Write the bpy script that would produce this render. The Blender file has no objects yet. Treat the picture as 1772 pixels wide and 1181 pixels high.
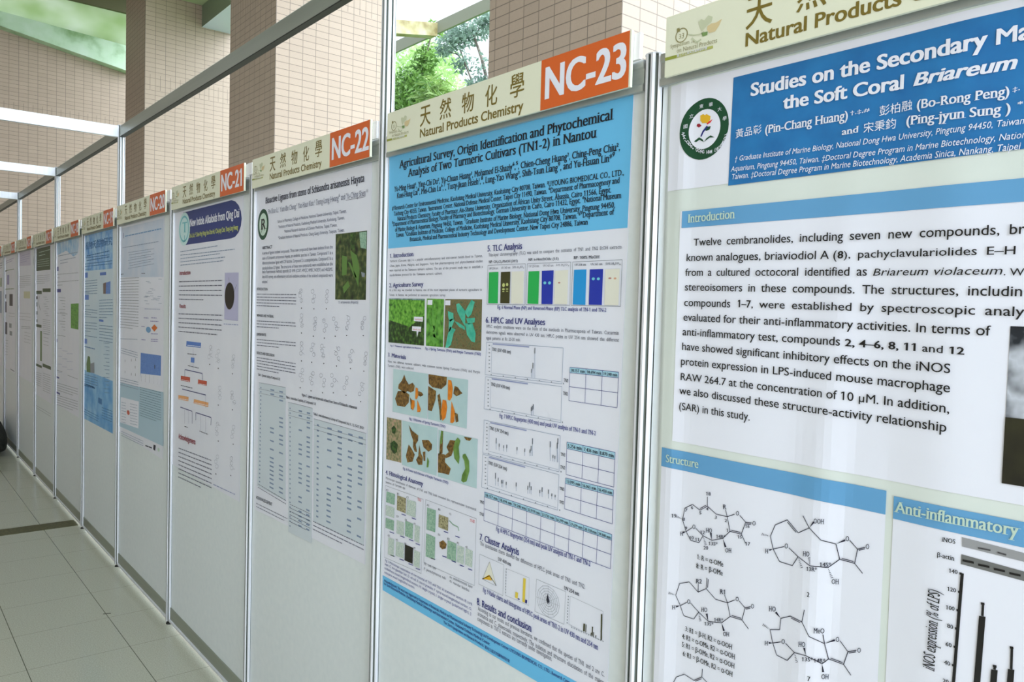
import bpy, math, random
import numpy as np
from mathutils import Vector, Matrix

# ------------------------------------------------------------------ camera
scn = bpy.context.scene
COL = scn.collection
cam_d = bpy.data.cameras.new('camera')
cam = bpy.data.objects.new('camera', cam_d)
COL.objects.link(cam)
scn.camera = cam
cam_d.sensor_width = 36.0
cam_d.lens = 36.0 * 1350.0 / 1772.0
cam_d.clip_start = 0.02
YAW, PITCH, ROLL = 0.88032, -0.0401, 0.02775
_f = Vector((-math.sin(YAW) * math.cos(PITCH), math.cos(YAW) * math.cos(PITCH), math.sin(PITCH)))
_r = Vector((math.cos(YAW), math.sin(YAW), 0))
_u = _r.cross(_f)
_r2 = _r * math.cos(ROLL) + _u * math.sin(ROLL)
_u2 = -_r * math.sin(ROLL) + _u * math.cos(ROLL)
cam.matrix_world = Matrix(((_r2.x, _u2.x, -_f.x, 0.95793), (_r2.y, _u2.y, -_f.y, -1.12859), (_r2.z, _u2.z, -_f.z, 1.5729), (0, 0, 0, 1)))

# ------------------------------------------------------------------ sky
world = bpy.data.worlds.new('sky')
scn.world = world
world.use_nodes = True
wn = world.node_tree.nodes; wl = world.node_tree.links
wn.clear()
wo = wn.new('ShaderNodeOutputWorld'); bg = wn.new('ShaderNodeBackground')
tc = wn.new('ShaderNodeTexCoord'); dot = wn.new('ShaderNodeVectorMath'); dot.operation = 'DOT_PRODUCT'
dot.inputs[1].default_value = (0.80, 0.35, 0.49)
mr = wn.new('ShaderNodeMapRange'); mr.inputs['From Min'].default_value = -0.35; mr.inputs['From Max'].default_value = 0.9
mr.inputs['To Min'].default_value = 0.72; mr.inputs['To Max'].default_value = 4.7
bg.inputs['Color'].default_value = (0.80, 0.90, 1.0, 1)
wl.new(tc.outputs['Generated'], dot.inputs[0]); wl.new(dot.outputs['Value'], mr.inputs['Value'])
wl.new(mr.outputs['Result'], bg.inputs['Strength']); wl.new(bg.outputs['Background'], wo.inputs['Surface'])
vs = scn.view_settings
vs.view_transform = 'Standard'; vs.look = 'None'; vs.gamma = 1.0; vs.exposure = 0.80
vs.use_curve_mapping = False

# ------------------------------------------------------------------ materials
def lin(c):
    return tuple(((x / 255.0) / 12.92 if x / 255.0 <= 0.04045 else ((x / 255.0 + 0.055) / 1.055) ** 2.4) for x in c)

def mat(name, rgb, rough=0.5, metal=0.0, spec=0.5):
    m = bpy.data.materials.new(name); m.use_nodes = True
    b = m.node_tree.nodes['Principled BSDF']
    b.inputs['Base Color'].default_value = (*lin(rgb), 1)
    b.inputs['Roughness'].default_value = rough; b.inputs['Metallic'].default_value = metal
    b.inputs['Specular IOR Level'].default_value = spec
    return m

def noisemat(name, cols, scale=30.0, rough=0.6, stretch=(1, 1, 1), detail=4.0, spread=(0.3, 0.7), coord='Object', spec=0.5, metal=0.0, bump=0.0):
    m = mat(name, cols[0], rough, metal, spec); nt = m.node_tree; b = nt.nodes['Principled BSDF']
    t = nt.nodes.new('ShaderNodeTexCoord'); mp = nt.nodes.new('ShaderNodeMapping'); mp.inputs['Scale'].default_value = stretch
    n = nt.nodes.new('ShaderNodeTexNoise'); n.inputs['Scale'].default_value = scale; n.inputs['Detail'].default_value = detail
    r = nt.nodes.new('ShaderNodeValToRGB')
    els = r.color_ramp.elements
    while len(els) < len(cols): els.new(0.5)
    for i, c in enumerate(cols):
        els[i].position = spread[0] + (spread[1] - spread[0]) * i / (len(cols) - 1); els[i].color = (*lin(c), 1)
    nt.links.new(t.outputs[coord], mp.inputs['Vector']); nt.links.new(mp.outputs['Vector'], n.inputs['Vector'])
    nt.links.new(n.outputs['Fac'], r.inputs['Fac']); nt.links.new(r.outputs['Color'], b.inputs['Base Color'])
    if bump:
        bp = nt.nodes.new('ShaderNodeBump'); bp.inputs['Strength'].default_value = bump; bp.inputs['Distance'].default_value = 0.01
        nt.links.new(n.outputs['Fac'], bp.inputs['Height']); nt.links.new(bp.outputs['Normal'], b.inputs['Normal'])
    return m

INK = dict(ink=(22, 24, 50), ink2=(10, 14, 30), ink3=(52, 55, 82), black=(14, 14, 16), black2=(22, 22, 12), white=(232, 235, 248), navy=(28, 34, 120), navy2=(50, 56, 140),
    navy_b=(22, 48, 120), grey=(138, 146, 158), blue_mid=(98, 160, 208), palegreen=(196, 220, 205), palegreen2=(196, 202, 172), leaf_dim=(92, 132, 62), sage=(120, 150, 90), green_dark=(10, 72, 44),
    gold=(226, 178, 40), maroon=(150, 28, 48), red=(214, 40, 40), steel=(128, 148, 178), steel2=(150, 160, 200), steelb=(96, 140, 180), sky=(104, 190, 238), lav=(186, 186, 220),
    powder=(22, 20, 16), blue_btn=(84, 128, 206), brick=(196, 84, 60), orange_l=(232, 168, 110), orange=(214, 112, 40), yellow=(214, 226, 120), teal=(110, 190, 200), teal_d=(90, 130, 150), paleteal=(200, 230, 232),
    tint20b=(176, 204, 222), steelblue=(110, 160, 205), lavd=(150, 145, 195), g_green=(34, 176, 84), g_olive=(62, 62, 28), g_cream=(228, 228, 216), g_cream2=(206, 206, 176),
    g_blue=(30, 52, 170), g_cyan=(30, 150, 220), g_yel=(196, 206, 130), g_lcy=(110, 200, 220), g_rose=(190, 130, 125), g_orange=(220, 170, 140), g_gold=(224, 200, 70), g_oliveg=(90, 125, 70),
    green_head=(46, 74, 40), lav_l=(206, 204, 226), cellblue=(170, 214, 232), cellgrey=(205, 216, 226), gel_light=(150, 152, 156), gel_dark=(110, 112, 112), gel_band=(70, 70, 74),
    olive=(120, 104, 38), olive2=(138, 132, 84), limeg=(146, 156, 60), limeg2=(176, 180, 100), peach=(214, 196, 150), grey2=(98, 102, 126), brownish=(120, 100, 96), orange_sign=(214, 98, 36), cream_sign=(228, 230, 208))
MATS = {}
NOISY = dict(leaf_shade=([(16, 32, 10), (40, 70, 26), (86, 130, 50)], 110), blue_deep=([(24, 104, 168), (34, 122, 186)], 20), photo_field=([(40, 92, 24), (96, 164, 52), (140, 196, 84)], 90), photo_haze=([(150, 180, 190), (40, 90, 40)], 120), photo_leaf=([(28, 80, 24), (92, 160, 56), (128, 190, 84)], 60),
    photo_soil=([(60, 96, 66), (120, 112, 74), (96, 82, 54)], 160), leaf_green=([(70, 140, 48), (120, 186, 84)], 60), leaf_teal=([(42, 164, 140), (96, 204, 176)], 50), photo_plate=([(176, 206, 212), (190, 216, 220)], 20),
    photo_bark=([(90, 96, 60), (150, 146, 108), (190, 150, 130)], 120), rhizome=([(60, 42, 14), (120, 88, 40), (150, 120, 60)], 160), turmeric=([(206, 110, 20), (232, 146, 40)], 90), pod=([(84, 120, 48), (120, 160, 80)], 50),
    photo_hist=([(110, 156, 134), (170, 200, 180)], 240), photo_hist2=([(160, 186, 180), (214, 222, 214)], 300), photo_hist_brown=([(90, 84, 56), (196, 190, 150)], 260), photo_stem=([(14, 26, 10), (52, 74, 34), (110, 116, 66)], 50),
    photo_sea=([(10, 14, 20), (26, 34, 44), (196, 202, 214), (40, 44, 48)], 11), photo_sea_foot=([(14, 14, 8), (44, 44, 22)], 20), photo_blot=([(70, 120, 200), (110, 150, 214)], 200), photo_sky=([(70, 150, 225), (176, 214, 240)], 12), photo_sky2=([(110, 176, 224), (214, 228, 240)], 14),
    photo_bluewash=([(60, 150, 220), (150, 200, 235)], 8), tint20=([(196, 212, 234), (216, 222, 238)], 8))
def M(k):
    if k not in MATS:
        if k in NOISY:
            c, s = NOISY[k]; MATS[k] = noisemat('print_' + k, c, s, 0.45)
        else:
            MATS[k] = mat('print_' + k, INK[k], 0.45)
    return MATS[k]

def leaf_mat(name, c1, c2, tr=.45):
    m = noisemat(name, [c1, c2], 2.2, .45, detail=2); nt = m.node_tree; b = nt.nodes['Principled BSDF']; out = nt.nodes['Material Output']
    t = nt.nodes.new('ShaderNodeBsdfTranslucent'); mx = nt.nodes.new('ShaderNodeMixShader'); mx.inputs[0].default_value = tr
    rr = [n for n in nt.nodes if n.type == 'VALTORGB'][0]
    nt.links.new(rr.outputs['Color'], t.inputs['Color']); nt.links.new(b.outputs[0], mx.inputs[1]); nt.links.new(t.outputs[0], mx.inputs[2]); nt.links.new(mx.outputs[0], out.inputs['Surface'])
    return m

PAPER = noisemat('poster_paper', [(226, 230, 244), (232, 235, 247)], 6, 0.38)
PAPER_GREEN = noisemat('pale_green_paper', [(214, 224, 220), (222, 230, 226)], 6, 0.36)
PAPER_BLUE = noisemat('pale_blue_paper', [(196, 220, 238), (212, 228, 240)], 3, 0.40)
BOARD = noisemat('panel_board', [(220, 229, 234), (226, 234, 238)], 40, 0.42)
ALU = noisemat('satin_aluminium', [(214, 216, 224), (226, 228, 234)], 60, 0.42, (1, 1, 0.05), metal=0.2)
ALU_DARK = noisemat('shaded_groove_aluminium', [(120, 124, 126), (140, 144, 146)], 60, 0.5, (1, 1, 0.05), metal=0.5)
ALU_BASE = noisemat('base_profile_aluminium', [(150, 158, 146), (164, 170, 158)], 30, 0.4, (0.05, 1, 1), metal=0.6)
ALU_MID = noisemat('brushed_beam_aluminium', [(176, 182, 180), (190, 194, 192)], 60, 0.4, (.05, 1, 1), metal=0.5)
SLOT = mat('painted_slot_shade', (124, 132, 126), .6, .3)  # aluminium darkened to paint in the shade inside the post slots
GROOVE_LINE = mat('dark_groove_line', (30, 32, 30), 0.6)  # dark line painted in for the shaded groove under the rail
PLASTIC = mat('white_plastic', (244, 244, 248), 0.4)
RUBBER = mat('black_rubber_foot', (24, 24, 22), 0.7)

def tile_material(name, face, joint, band=(4.0, 4.17), rough=0.55, var=0.03):
    m = mat(name, face, rough); nt = m.node_tree; N = nt.nodes; Lk = nt.links; b = N['Principled BSDF']
    uv = N.new('ShaderNodeUVMap'); sep = N.new('ShaderNodeSeparateXYZ'); Lk.new(uv.outputs['UV'], sep.inputs[0])
    def brick(w, h):
        br = N.new('ShaderNodeTexBrick'); br.offset = 0.0; br.squash = 1.0
        br.inputs['Scale'].default_value = 1.0; br.inputs['Brick Width'].default_value = w; br.inputs['Row Height'].default_value = h
        br.inputs['Mortar Size'].default_value = 0.0024; br.inputs['Mortar Smooth'].default_value = 0.15; br.inputs['Bias'].default_value = 0.0
        br.inputs['Color1'].default_value = (*lin(face), 1); br.inputs['Color2'].default_value = (*lin([x * (1 - var) for x in face]), 1)
        br.inputs['Mortar'].default_value = (*lin(joint), 1)
        Lk.new(uv.outputs['UV'], br.inputs['Vector']); return br
    a = brick(0.111, 0.0525); c = brick(0.0555, 0.0843)
    g = N.new('ShaderNodeMath'); g.operation = 'GREATER_THAN'; g.inputs[1].default_value = band[0]
    l = N.new('ShaderNodeMath'); l.operation = 'LESS_THAN'; l.inputs[1].default_value = band[1]
    mu = N.new('ShaderNodeMath'); mu.operation = 'MULTIPLY'
    Lk.new(sep.outputs['Y'], g.inputs[0]); Lk.new(sep.outputs['Y'], l.inputs[0]); Lk.new(g.outputs[0], mu.inputs[0]); Lk.new(l.outputs[0], mu.inputs[1])
    mx = N.new('ShaderNodeMix'); mx.data_type = 'RGBA'
    Lk.new(mu.outputs[0], mx.inputs['Factor']); Lk.new(a.outputs['Color'], mx.inputs['A']); Lk.new(c.outputs['Color'], mx.inputs['B'])
    ns = N.new('ShaderNodeTexNoise'); ns.inputs['Scale'].default_value = 120; ns.inputs['Detail'].default_value = 3
    tcn = N.new('ShaderNodeTexCoord'); Lk.new(tcn.outputs['Object'], ns.inputs['Vector'])
    m2 = N.new('ShaderNodeMix'); m2.data_type = 'RGBA'; m2.blend_type = 'MULTIPLY'; m2.inputs['Factor'].default_value = 0.35
    Lk.new(mx.outputs['Result'], m2.inputs['A']); Lk.new(ns.outputs['Color'], m2.inputs['B'])
    rmp = N.new('ShaderNodeMapRange'); rmp.inputs['To Min'].default_value = 0.8; rmp.inputs['To Max'].default_value = 1.2
    Lk.new(ns.outputs['Fac'], rmp.inputs['Value']); Lk.new(rmp.outputs['Result'], m2.inputs['B'])
    Lk.new(m2.outputs['Result'], b.inputs['Base Color'])
    bp = N.new('ShaderNodeBump'); bp.inputs['Strength'].default_value = 0.35; bp.inputs['Distance'].default_value = 0.003; bp.invert = True
    Lk.new(a.outputs['Fac'], bp.inputs['Height']); Lk.new(bp.outputs['Normal'], b.inputs['Normal'])
    return m
TILE = tile_material('beige_wall_tile', (172, 151, 134), (118, 104, 94))

# ------------------------------------------------------------------ mesh helpers
def link(name, verts, faces, mats, parent=None, mi=None, smooth=False, uvs=None, loc=None):
    me = bpy.data.meshes.new(name); me.from_pydata([tuple(v) for v in verts], [], faces)
    for m in (mats if isinstance(mats, (list, tuple)) else [mats]): me.materials.append(m)
    if mi is not None: me.polygons.foreach_set('material_index', mi)
    if smooth: me.polygons.foreach_set('use_smooth', [True] * len(faces))
    if uvs is not None:
        ul = me.uv_layers.new(name='UVMap')
        ul.data.foreach_set('uv', [c for p in uvs for c in p])
    me.update()
    o = bpy.data.objects.new(name, me); COL.objects.link(o)
    if parent is not None: o.parent = parent
    if loc is not None: o.location = loc
    return o

class MB:
    def __init__(s): s.v = []; s.f = []; s.m = []
    def box(s, x0, x1, y0, y1, z0, z1, m=0, bev=0.0):
        if bev <= 0:
            b = len(s.v)
            s.v += [(x0, y0, z0), (x1, y0, z0), (x1, y1, z0), (x0, y1, z0), (x0, y0, z1), (x1, y0, z1), (x1, y1, z1), (x0, y1, z1)]
            fs = [(0, 3, 2, 1), (4, 5, 6, 7), (0, 1, 5, 4), (1, 2, 6, 5), (2, 3, 7, 6), (3, 0, 4, 7)]
            s.f += [tuple(b + i for i in q) for q in fs]; s.m += [m] * 6
        else:
            pts = [(x0 + bev, y0), (x1 - bev, y0), (x1, y0 + bev), (x1, y1 - bev), (x1 - bev, y1), (x0 + bev, y1), (x0, y1 - bev), (x0, y0 + bev)]
            s.prism(pts, z0, z1, m)
    def prism(s, pts, z0, z1, m=0):
        b = len(s.v); n = len(pts)
        s.v += [(p[0], p[1], z0) for p in pts] + [(p[0], p[1], z1) for p in pts]
        s.f += [tuple(b + i for i in reversed(range(n))), tuple(b + n + i for i in range(n))]
        s.f += [(b + i, b + (i + 1) % n, b + n + (i + 1) % n, b + n + i) for i in range(n)]
        s.m += [m] * (n + 2)
    def prism_x(s, pts, x0, x1, m=0):
        """profile of (y, z) points swept along x"""
        b = len(s.v); n = len(pts)
        s.v += [(x0, p[0], p[1]) for p in pts] + [(x1, p[0], p[1]) for p in pts]
        s.f += [tuple(b + i for i in range(n)), tuple(b + n + i for i in reversed(range(n)))]
        s.f += [(b + (i + 1) % n, b + i, b + n + i, b + n + (i + 1) % n) for i in range(n)]
        s.m += [m] * (n + 2)
    def prism_y(s, pts, y0, y1, m=0):
        """profile of (x, z) points swept along y"""
        b = len(s.v); n = len(pts)
        s.v += [(p[0], y0, p[1]) for p in pts] + [(p[0], y1, p[1]) for p in pts]
        s.f += [tuple(b + i for i in reversed(range(n))), tuple(b + n + i for i in range(n))]
        s.f += [(b + i, b + (i + 1) % n, b + n + (i + 1) % n, b + n + i) for i in range(n)]
        s.m += [m] * (n + 2)
    def tube(s, pts, rad, n=7, m=0):
        rings = []
        for i, p in enumerate(pts):
            p = Vector(p); d = (Vector(pts[min(i + 1, len(pts) - 1)]) - Vector(pts[max(i - 1, 0)])).normalized()
            a = d.orthogonal().normalized(); c = d.cross(a); r = rad[i] if isinstance(rad, (list, tuple)) else rad
            b = len(s.v); s.v += [tuple(p + a * math.cos(2 * math.pi * k / n) * r + c * math.sin(2 * math.pi * k / n) * r) for k in range(n)]
            rings.append(b)
        for a, b in zip(rings, rings[1:]):
            for k in range(n): s.f.append((a + k, a + (k + 1) % n, b + (k + 1) % n, b + k)); s.m.append(m)
        s.f.append(tuple(rings[0] + k for k in reversed(range(n)))); s.f.append(tuple(rings[-1] + k for k in range(n))); s.m += [m, m]
    def build(s, name, mats, parent=None, smooth=False, metric_uv=False, loc=None):
        uvs = None
        if metric_uv:
            uvs = []
            for f in s.f:
                p = [Vector(s.v[i]) for i in f]; n = (p[1] - p[0]).cross(p[2] - p[1])
                ax = max(range(3), key=lambda k: abs(n[k]))
                for q in p: uvs.append((q.y, q.z) if ax == 0 else ((q.x, q.z) if ax == 1 else (q.x, q.y)))
        return link(name, s.v, s.f, mats, parent, s.m, smooth, uvs, loc)

def tag(o, label=None, cat=None, group=None, kind=None):
    if label: o['label'] = label
    if cat: o['category'] = cat
    if group: o['group'] = group
    if kind: o['kind'] = kind
    return o
def empty(name, loc):
    o = bpy.data.objects.new(name, None); COL.objects.link(o); o.location = loc; o.empty_display_size = 0.1
    return o

# ------------------------------------------------------------------ lettering engine
GL = {}
def _glyph_raw(ch, off, res):
    cu = bpy.data.curves.new('g', 'FONT'); cu.body = ch; cu.size = 1; cu.offset = off; cu.resolution_u = res; cu.dimensions = '2D'; cu.fill_mode = 'FRONT'
    o = bpy.data.objects.new('g', cu); COL.objects.link(o)
    bpy.context.view_layer.update()
    ev = o.evaluated_get(bpy.context.evaluated_depsgraph_get()); me = ev.to_mesh()
    v = [(a.co.x, a.co.y) for a in me.vertices]; f = [tuple(p.vertices) for p in me.polygons]
    ev.to_mesh_clear(); bpy.data.objects.remove(o); bpy.data.curves.remove(cu)
    return v, f
_W = {}
def _width(s):
    if s not in _W:
        v, f = _glyph_raw(s, 0, 1); _W[s] = (max(a[0] for a in v) - min(a[0] for a in v)) if v else 0
    return _W[s]
def advance(ch):
    return _width('H' + ch + 'H') - _width('HH') if ch != ' ' else _width('H H') - _width('HH')
# style: outline growth, slant, roman slabs, sideways stem weight (kept off the thin horizontals)
STY = {'sans': (.001, 0, 0, (.012,)), 'sansb': (.010, 0, 0, (.016, .032)), 'sansx': (.012, 0, 0, (.026, .052)), 'sansi': (0, .2, 0, ()), 'sansxi': (.012, .22, 0, (.026, .052)),
       'serif': (-.010, 0, 1, (.012,)), 'serifl': (-.006, 0, 1, (.012,)), 'serifb': (-.004, 0, 1, (.030, .060)), 'serifbi': (-.008, .2, 1, (.026, .052))}
def glyph(ch, style, res):
    k = (ch, style, res)
    if k in GL: return GL[k]
    off, sh, serif, shifts = STY[style]
    cjk = ord(ch) > 0x2e80
    if cjk: off = min(off, .004) if off > 0 else 0; shifts = (.018,) if shifts and 'b' in style or 'x' in style else ()
    if ch == 'M': off = min(off, 0)
    if ch == ' ':
        GL[k] = ([], [], advance(' ')); return GL[k]
    v, f = _glyph_raw(ch, off, res); v = [(q[0], q[1], 0) for q in v]; f = list(f)
    if ch == '1':
        xl = min(q[0] for q in v); yt = max(q[1] for q in v); n = len(v)
        v += [(xl + .02, yt, 0), (xl - .13, yt - .10, 0), (xl - .13, yt - .18, 0), (xl + .02, yt - .09, 0)]; f.append((n, n + 1, n + 2, n + 3))
    if serif:
        # roman lettering: vertical stems gain weight, stem ends gain a slab
        cnt = {}
        for q in f:
            for i in range(len(q)):
                e = (q[i], q[(i + 1) % len(q)]); e = e if e[0] < e[1] else (e[1], e[0]); cnt[e] = cnt.get(e, 0) + 1
        wid = shifts[-1] if shifts else 0
        if ch.isascii() and ch.isalnum():
            for (a, b), c in cnt.items():
                if c != 1: continue
                (xa, ya, _), (xb, yb, _) = v[a], v[b]; w = abs(xa - xb)
                if abs(ya - yb) < 2e-3 and .03 < w < .17:
                    lo, hi = min(xa, xb), max(xa, xb) + wid; e = .060; t = .026
                    low = -.05 < ya < .03
                    if ch in 'tcesazgkx0235689' and not (low and ch in 'kx'): continue
                    if ch.isdigit() and not low: continue
                    if low or ya < -.2 or ya > .40:
                        l, r = lo - e, hi + e
                        if ch.islower() and ya > .40 and ch not in 'vwy': r = hi
                        if ch in 'EFLTCGSZ' and not low and w > .12: continue
                        y0, y1 = (ya, ya + t) if low or ya < -.2 else (ya - t, ya)
                        n = len(v); v += [(l, y0, -1), (r, y0, -1), (r, y1, -1), (l, y1, -1)]; f.append((n, n + 1, n + 2, n + 3))
    base_v, base_f = list(v), list(f)
    for kk, dx in enumerate(shifts):
        n = len(v); v = v + [(x + dx, y, e2 + kk * 2 + 2) for x, y, e2 in base_v]; f = f + [tuple(i + n for i in q) for q in base_f]
    if ch.isascii() and ch.islower():
        v = [(x, y * 1.10 if y < .449 else .494 + (y - .449) * .90, e2) for x, y, e2 in v]
    if sh: v = [(x + sh * y, y, e2) for x, y, e2 in v]
    GL[k] = (v, f, advance(ch))
    return GL[k]

def flat(x, z): return 0.0
def wavy(x, z):
    """the loosely hung sheet: shallow upright folds, deeper towards the foot"""
    d = .0011 + .0010 * math.sin(8.5 * x + 1.3 * math.sin(2.1 * z) + .4) + .0013 * math.sin(19 * x + 2.0 * z + 1.0) * (.35 + .65 * min(1, max(0, (2.0 - z) / 1.0)))
    d += .0046 * math.exp(-((x - .345 - .05 * (z - 1.2)) / .035) ** 2) * (1 / (1 + math.exp((z - 1.55) * 7)))
    d += .0022 * math.exp(-((x - .06) / .02) ** 2) + .0020 * math.exp(-((x - .52) / .05) ** 2)
    return max(0.0, d * 1.25)

class Sheet:
    """one poster: everything printed on it is gathered per part and per ink, then linked as one mesh per part"""
    def __init__(s, root, origin, y, warp=flat, lstep=.0004, step=None):
        s.root = root; s.o = origin; s.y = y; s.warp = warp; s.ls = lstep; s.parts = {}; s.step = step
    def p(s, x, z, lay, e=0):
        return (x - s.o[0], s.y - s.warp(x, z) - s.ls * lay - e * .00004 - s.o[1], z - s.o[2])
    def add(s, part, col, pts, faces, lay):
        d = s.parts.setdefault(part, ([], [], [], []))
        if col not in d[3]: d[3].append(col)
        b = len(d[0]); d[0].extend(s.p(q[0], q[1], lay, q[2] if len(q) > 2 else 0) for q in pts)
        d[1].extend(tuple(b + i for i in q) for q in faces); d[2].extend([d[3].index(col)] * len(faces))
    def quad(s, part, col, pts, lay):
        if len(pts) == 4 and s.step:
            n = max(1, int(max(math.dist(pts[0], pts[1]), math.dist(pts[3], pts[2])) / s.step)); m = max(1, int(max(math.dist(pts[0], pts[3]), math.dist(pts[1], pts[2])) / s.step))
            n = min(n, 120); m = min(m, 120)
            P = []; F = []
            for j in range(m + 1):
                v = j / m
                for i in range(n + 1):
                    u = i / n
                    P.append(tuple((pts[0][k] * (1 - u) + pts[1][k] * u) * (1 - v) + (pts[3][k] * (1 - u) + pts[2][k] * u) * v for k in (0, 1)))
            for j in range(m):
                for i in range(n):
                    a = j * (n + 1) + i; F.append((a, a + 1, a + n + 2, a + n + 1))
            s.add(part, col, P, F, lay)
        else:
            s.add(part, col, pts, [tuple(range(len(pts)))], lay)
    def line(s, part, col, w, pts, lay=3):
        for (x0, z0), (x1, z1) in zip(pts, pts[1:]):
            d = math.hypot(x1 - x0, z1 - z0) or 1e-6; nx, nz = -(z1 - z0) / d * w / 2, (x1 - x0) / d * w / 2
            k = max(1, int(d / .03)) if s.step else 1
            for i in range(k):
                a, b = i / k, (i + 1) / k
                xa, za, xb, zb = x0 + (x1 - x0) * a, z0 + (z1 - z0) * a, x0 + (x1 - x0) * b, z0 + (z1 - z0) * b
                s.add(part, col, [(xa + nx, za + nz), (xa - nx, za - nz), (xb - nx, zb - nz), (xb + nx, zb + nz)], [(0, 1, 2, 3)], lay)
    def ellipse(s, part, col, cx, cz, rx, rz, inner, lay):
        n = 40; rings = [inner, 1.0] if inner > 0 else ([.02, .35, .7, 1.0] if s.step else [.02, 1.0])
        P = [(cx + rx * r * math.cos(2 * math.pi * k / n), cz + rz * r * math.sin(2 * math.pi * k / n)) for r in rings for k in range(n)]
        F = [(j * n + k, j * n + (k + 1) % n, (j + 1) * n + (k + 1) % n, (j + 1) * n + k) for j in range(len(rings) - 1) for k in range(n)]
        if inner <= 0: F.append(tuple(range(n)))
        s.add(part, col, P, F, lay)
    def put(s, part, style, col, A, ux, uz, vx, vz, txt, lay, res, gap=1.0):
        """glyphs along u with up-vector v (both per em)"""
        pen = 0.0; P = []; F = []
        for ch in txt:
            v, f, adv = glyph(ch, style, res); b = len(P)
            for gx, gy, ge in v:
                P.append((A[0] + (pen + gx) * ux + gy * vx, A[1] + (pen + gx) * uz + gy * vz, ge))
            F += [tuple(b + i for i in q) for q in f]; pen += adv * (gap if ch == ' ' else 1)
        s.add(part, col, P, F, lay)
    def text(s, part, style, col, x0, z0, x1, z1, h, txt, lay=4):
        gap = 1.0
        if style.endswith('j'): style = style[:-1]; gap = 1.7
        w = sum(advance(c) * (gap if c == ' ' else 1) for c in txt) or 1; L = math.hypot(x1 - x0, z1 - z0); em = h / .682
        if ord(txt[0]) > 0x2e80: em = h / .80
        s.put(part, style, col, (x0, z0), (x1 - x0) / w, (z1 - z0) / w, 0, em, txt, lay, gap=gap, res=1 if h < .005 else (2 if h < .012 else 4))
    def words(s, part, col, x0, z0, x1, z1, h, n, dy, last, rnd):
        for k in range(n):
            t = 0.0; end = last if k == n - 1 and n > 1 else 1.0; L = math.hypot(x1 - x0, z1 - z0); ww = h * 1.1 / max(L, 1e-4)
            while t < end:
                w = min(end - t, ww * rnd.uniform(1.2, 5.5)); a = t; b = t + w
                for (ya, yb, e) in ((0, .5, 0),):
                    xa, xb = x0 + (x1 - x0) * a, x0 + (x1 - x0) * b; za, zb = z0 + (z1 - z0) * a - k * dy, z0 + (z1 - z0) * b - k * dy
                    s.add(part, col, [(xa, za + ya * h), (xb, zb + ya * h), (xb, zb + yb * h), (xa, za + yb * h)], [(0, 1, 2, 3)], 3)
                t = b + ww * .7
    def run(s, ops, seed=1):
        rnd = random.Random(seed)
        for op in ops:
            k = op[0]
            if k == 'q': s.quad(op[1], op[2], op[4], op[3])
            elif k == 'l': s.line(op[1], op[2], op[3], op[4])
            elif k == 'e': s.ellipse(op[1], op[2], op[4], op[5], op[6], op[7], op[8], op[3])
            elif k == 't': s.text(op[1], op[2], op[3], *op[4:])
            elif k == 'w': s.words(op[1], op[2], *op[3:], rnd)
            elif k == 'r':
                _, part, st, col, x, z, h, ang, ch = op
                a = math.radians(ang + 180 - 360); em = h * .62 / .682; ca, sa = math.cos(math.radians(-ang) + math.pi), math.sin(math.radians(-ang) + math.pi)
                s.put(part, st, col, (x, z), em * .8 * -ca, em * .8 * -sa, em * sa, -em * ca, ch, 4, 2)
            elif k == 'v':
                _, part, st, col, x0, z0, x1, z1, h, txt = op
                w = sum(advance(c) for c in txt); em = h / .682
                s.put(part, st, col, (x0, z0), (x1 - x0) / w, (z1 - z0) / w, -em, 0, txt, 4, 2)
    def link_parts(s):
        for name, (v, f, mi, cols) in s.parts.items():
            link(name.split('#')[0], v, f, [M(c) for c in cols], s.root, mi)

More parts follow.
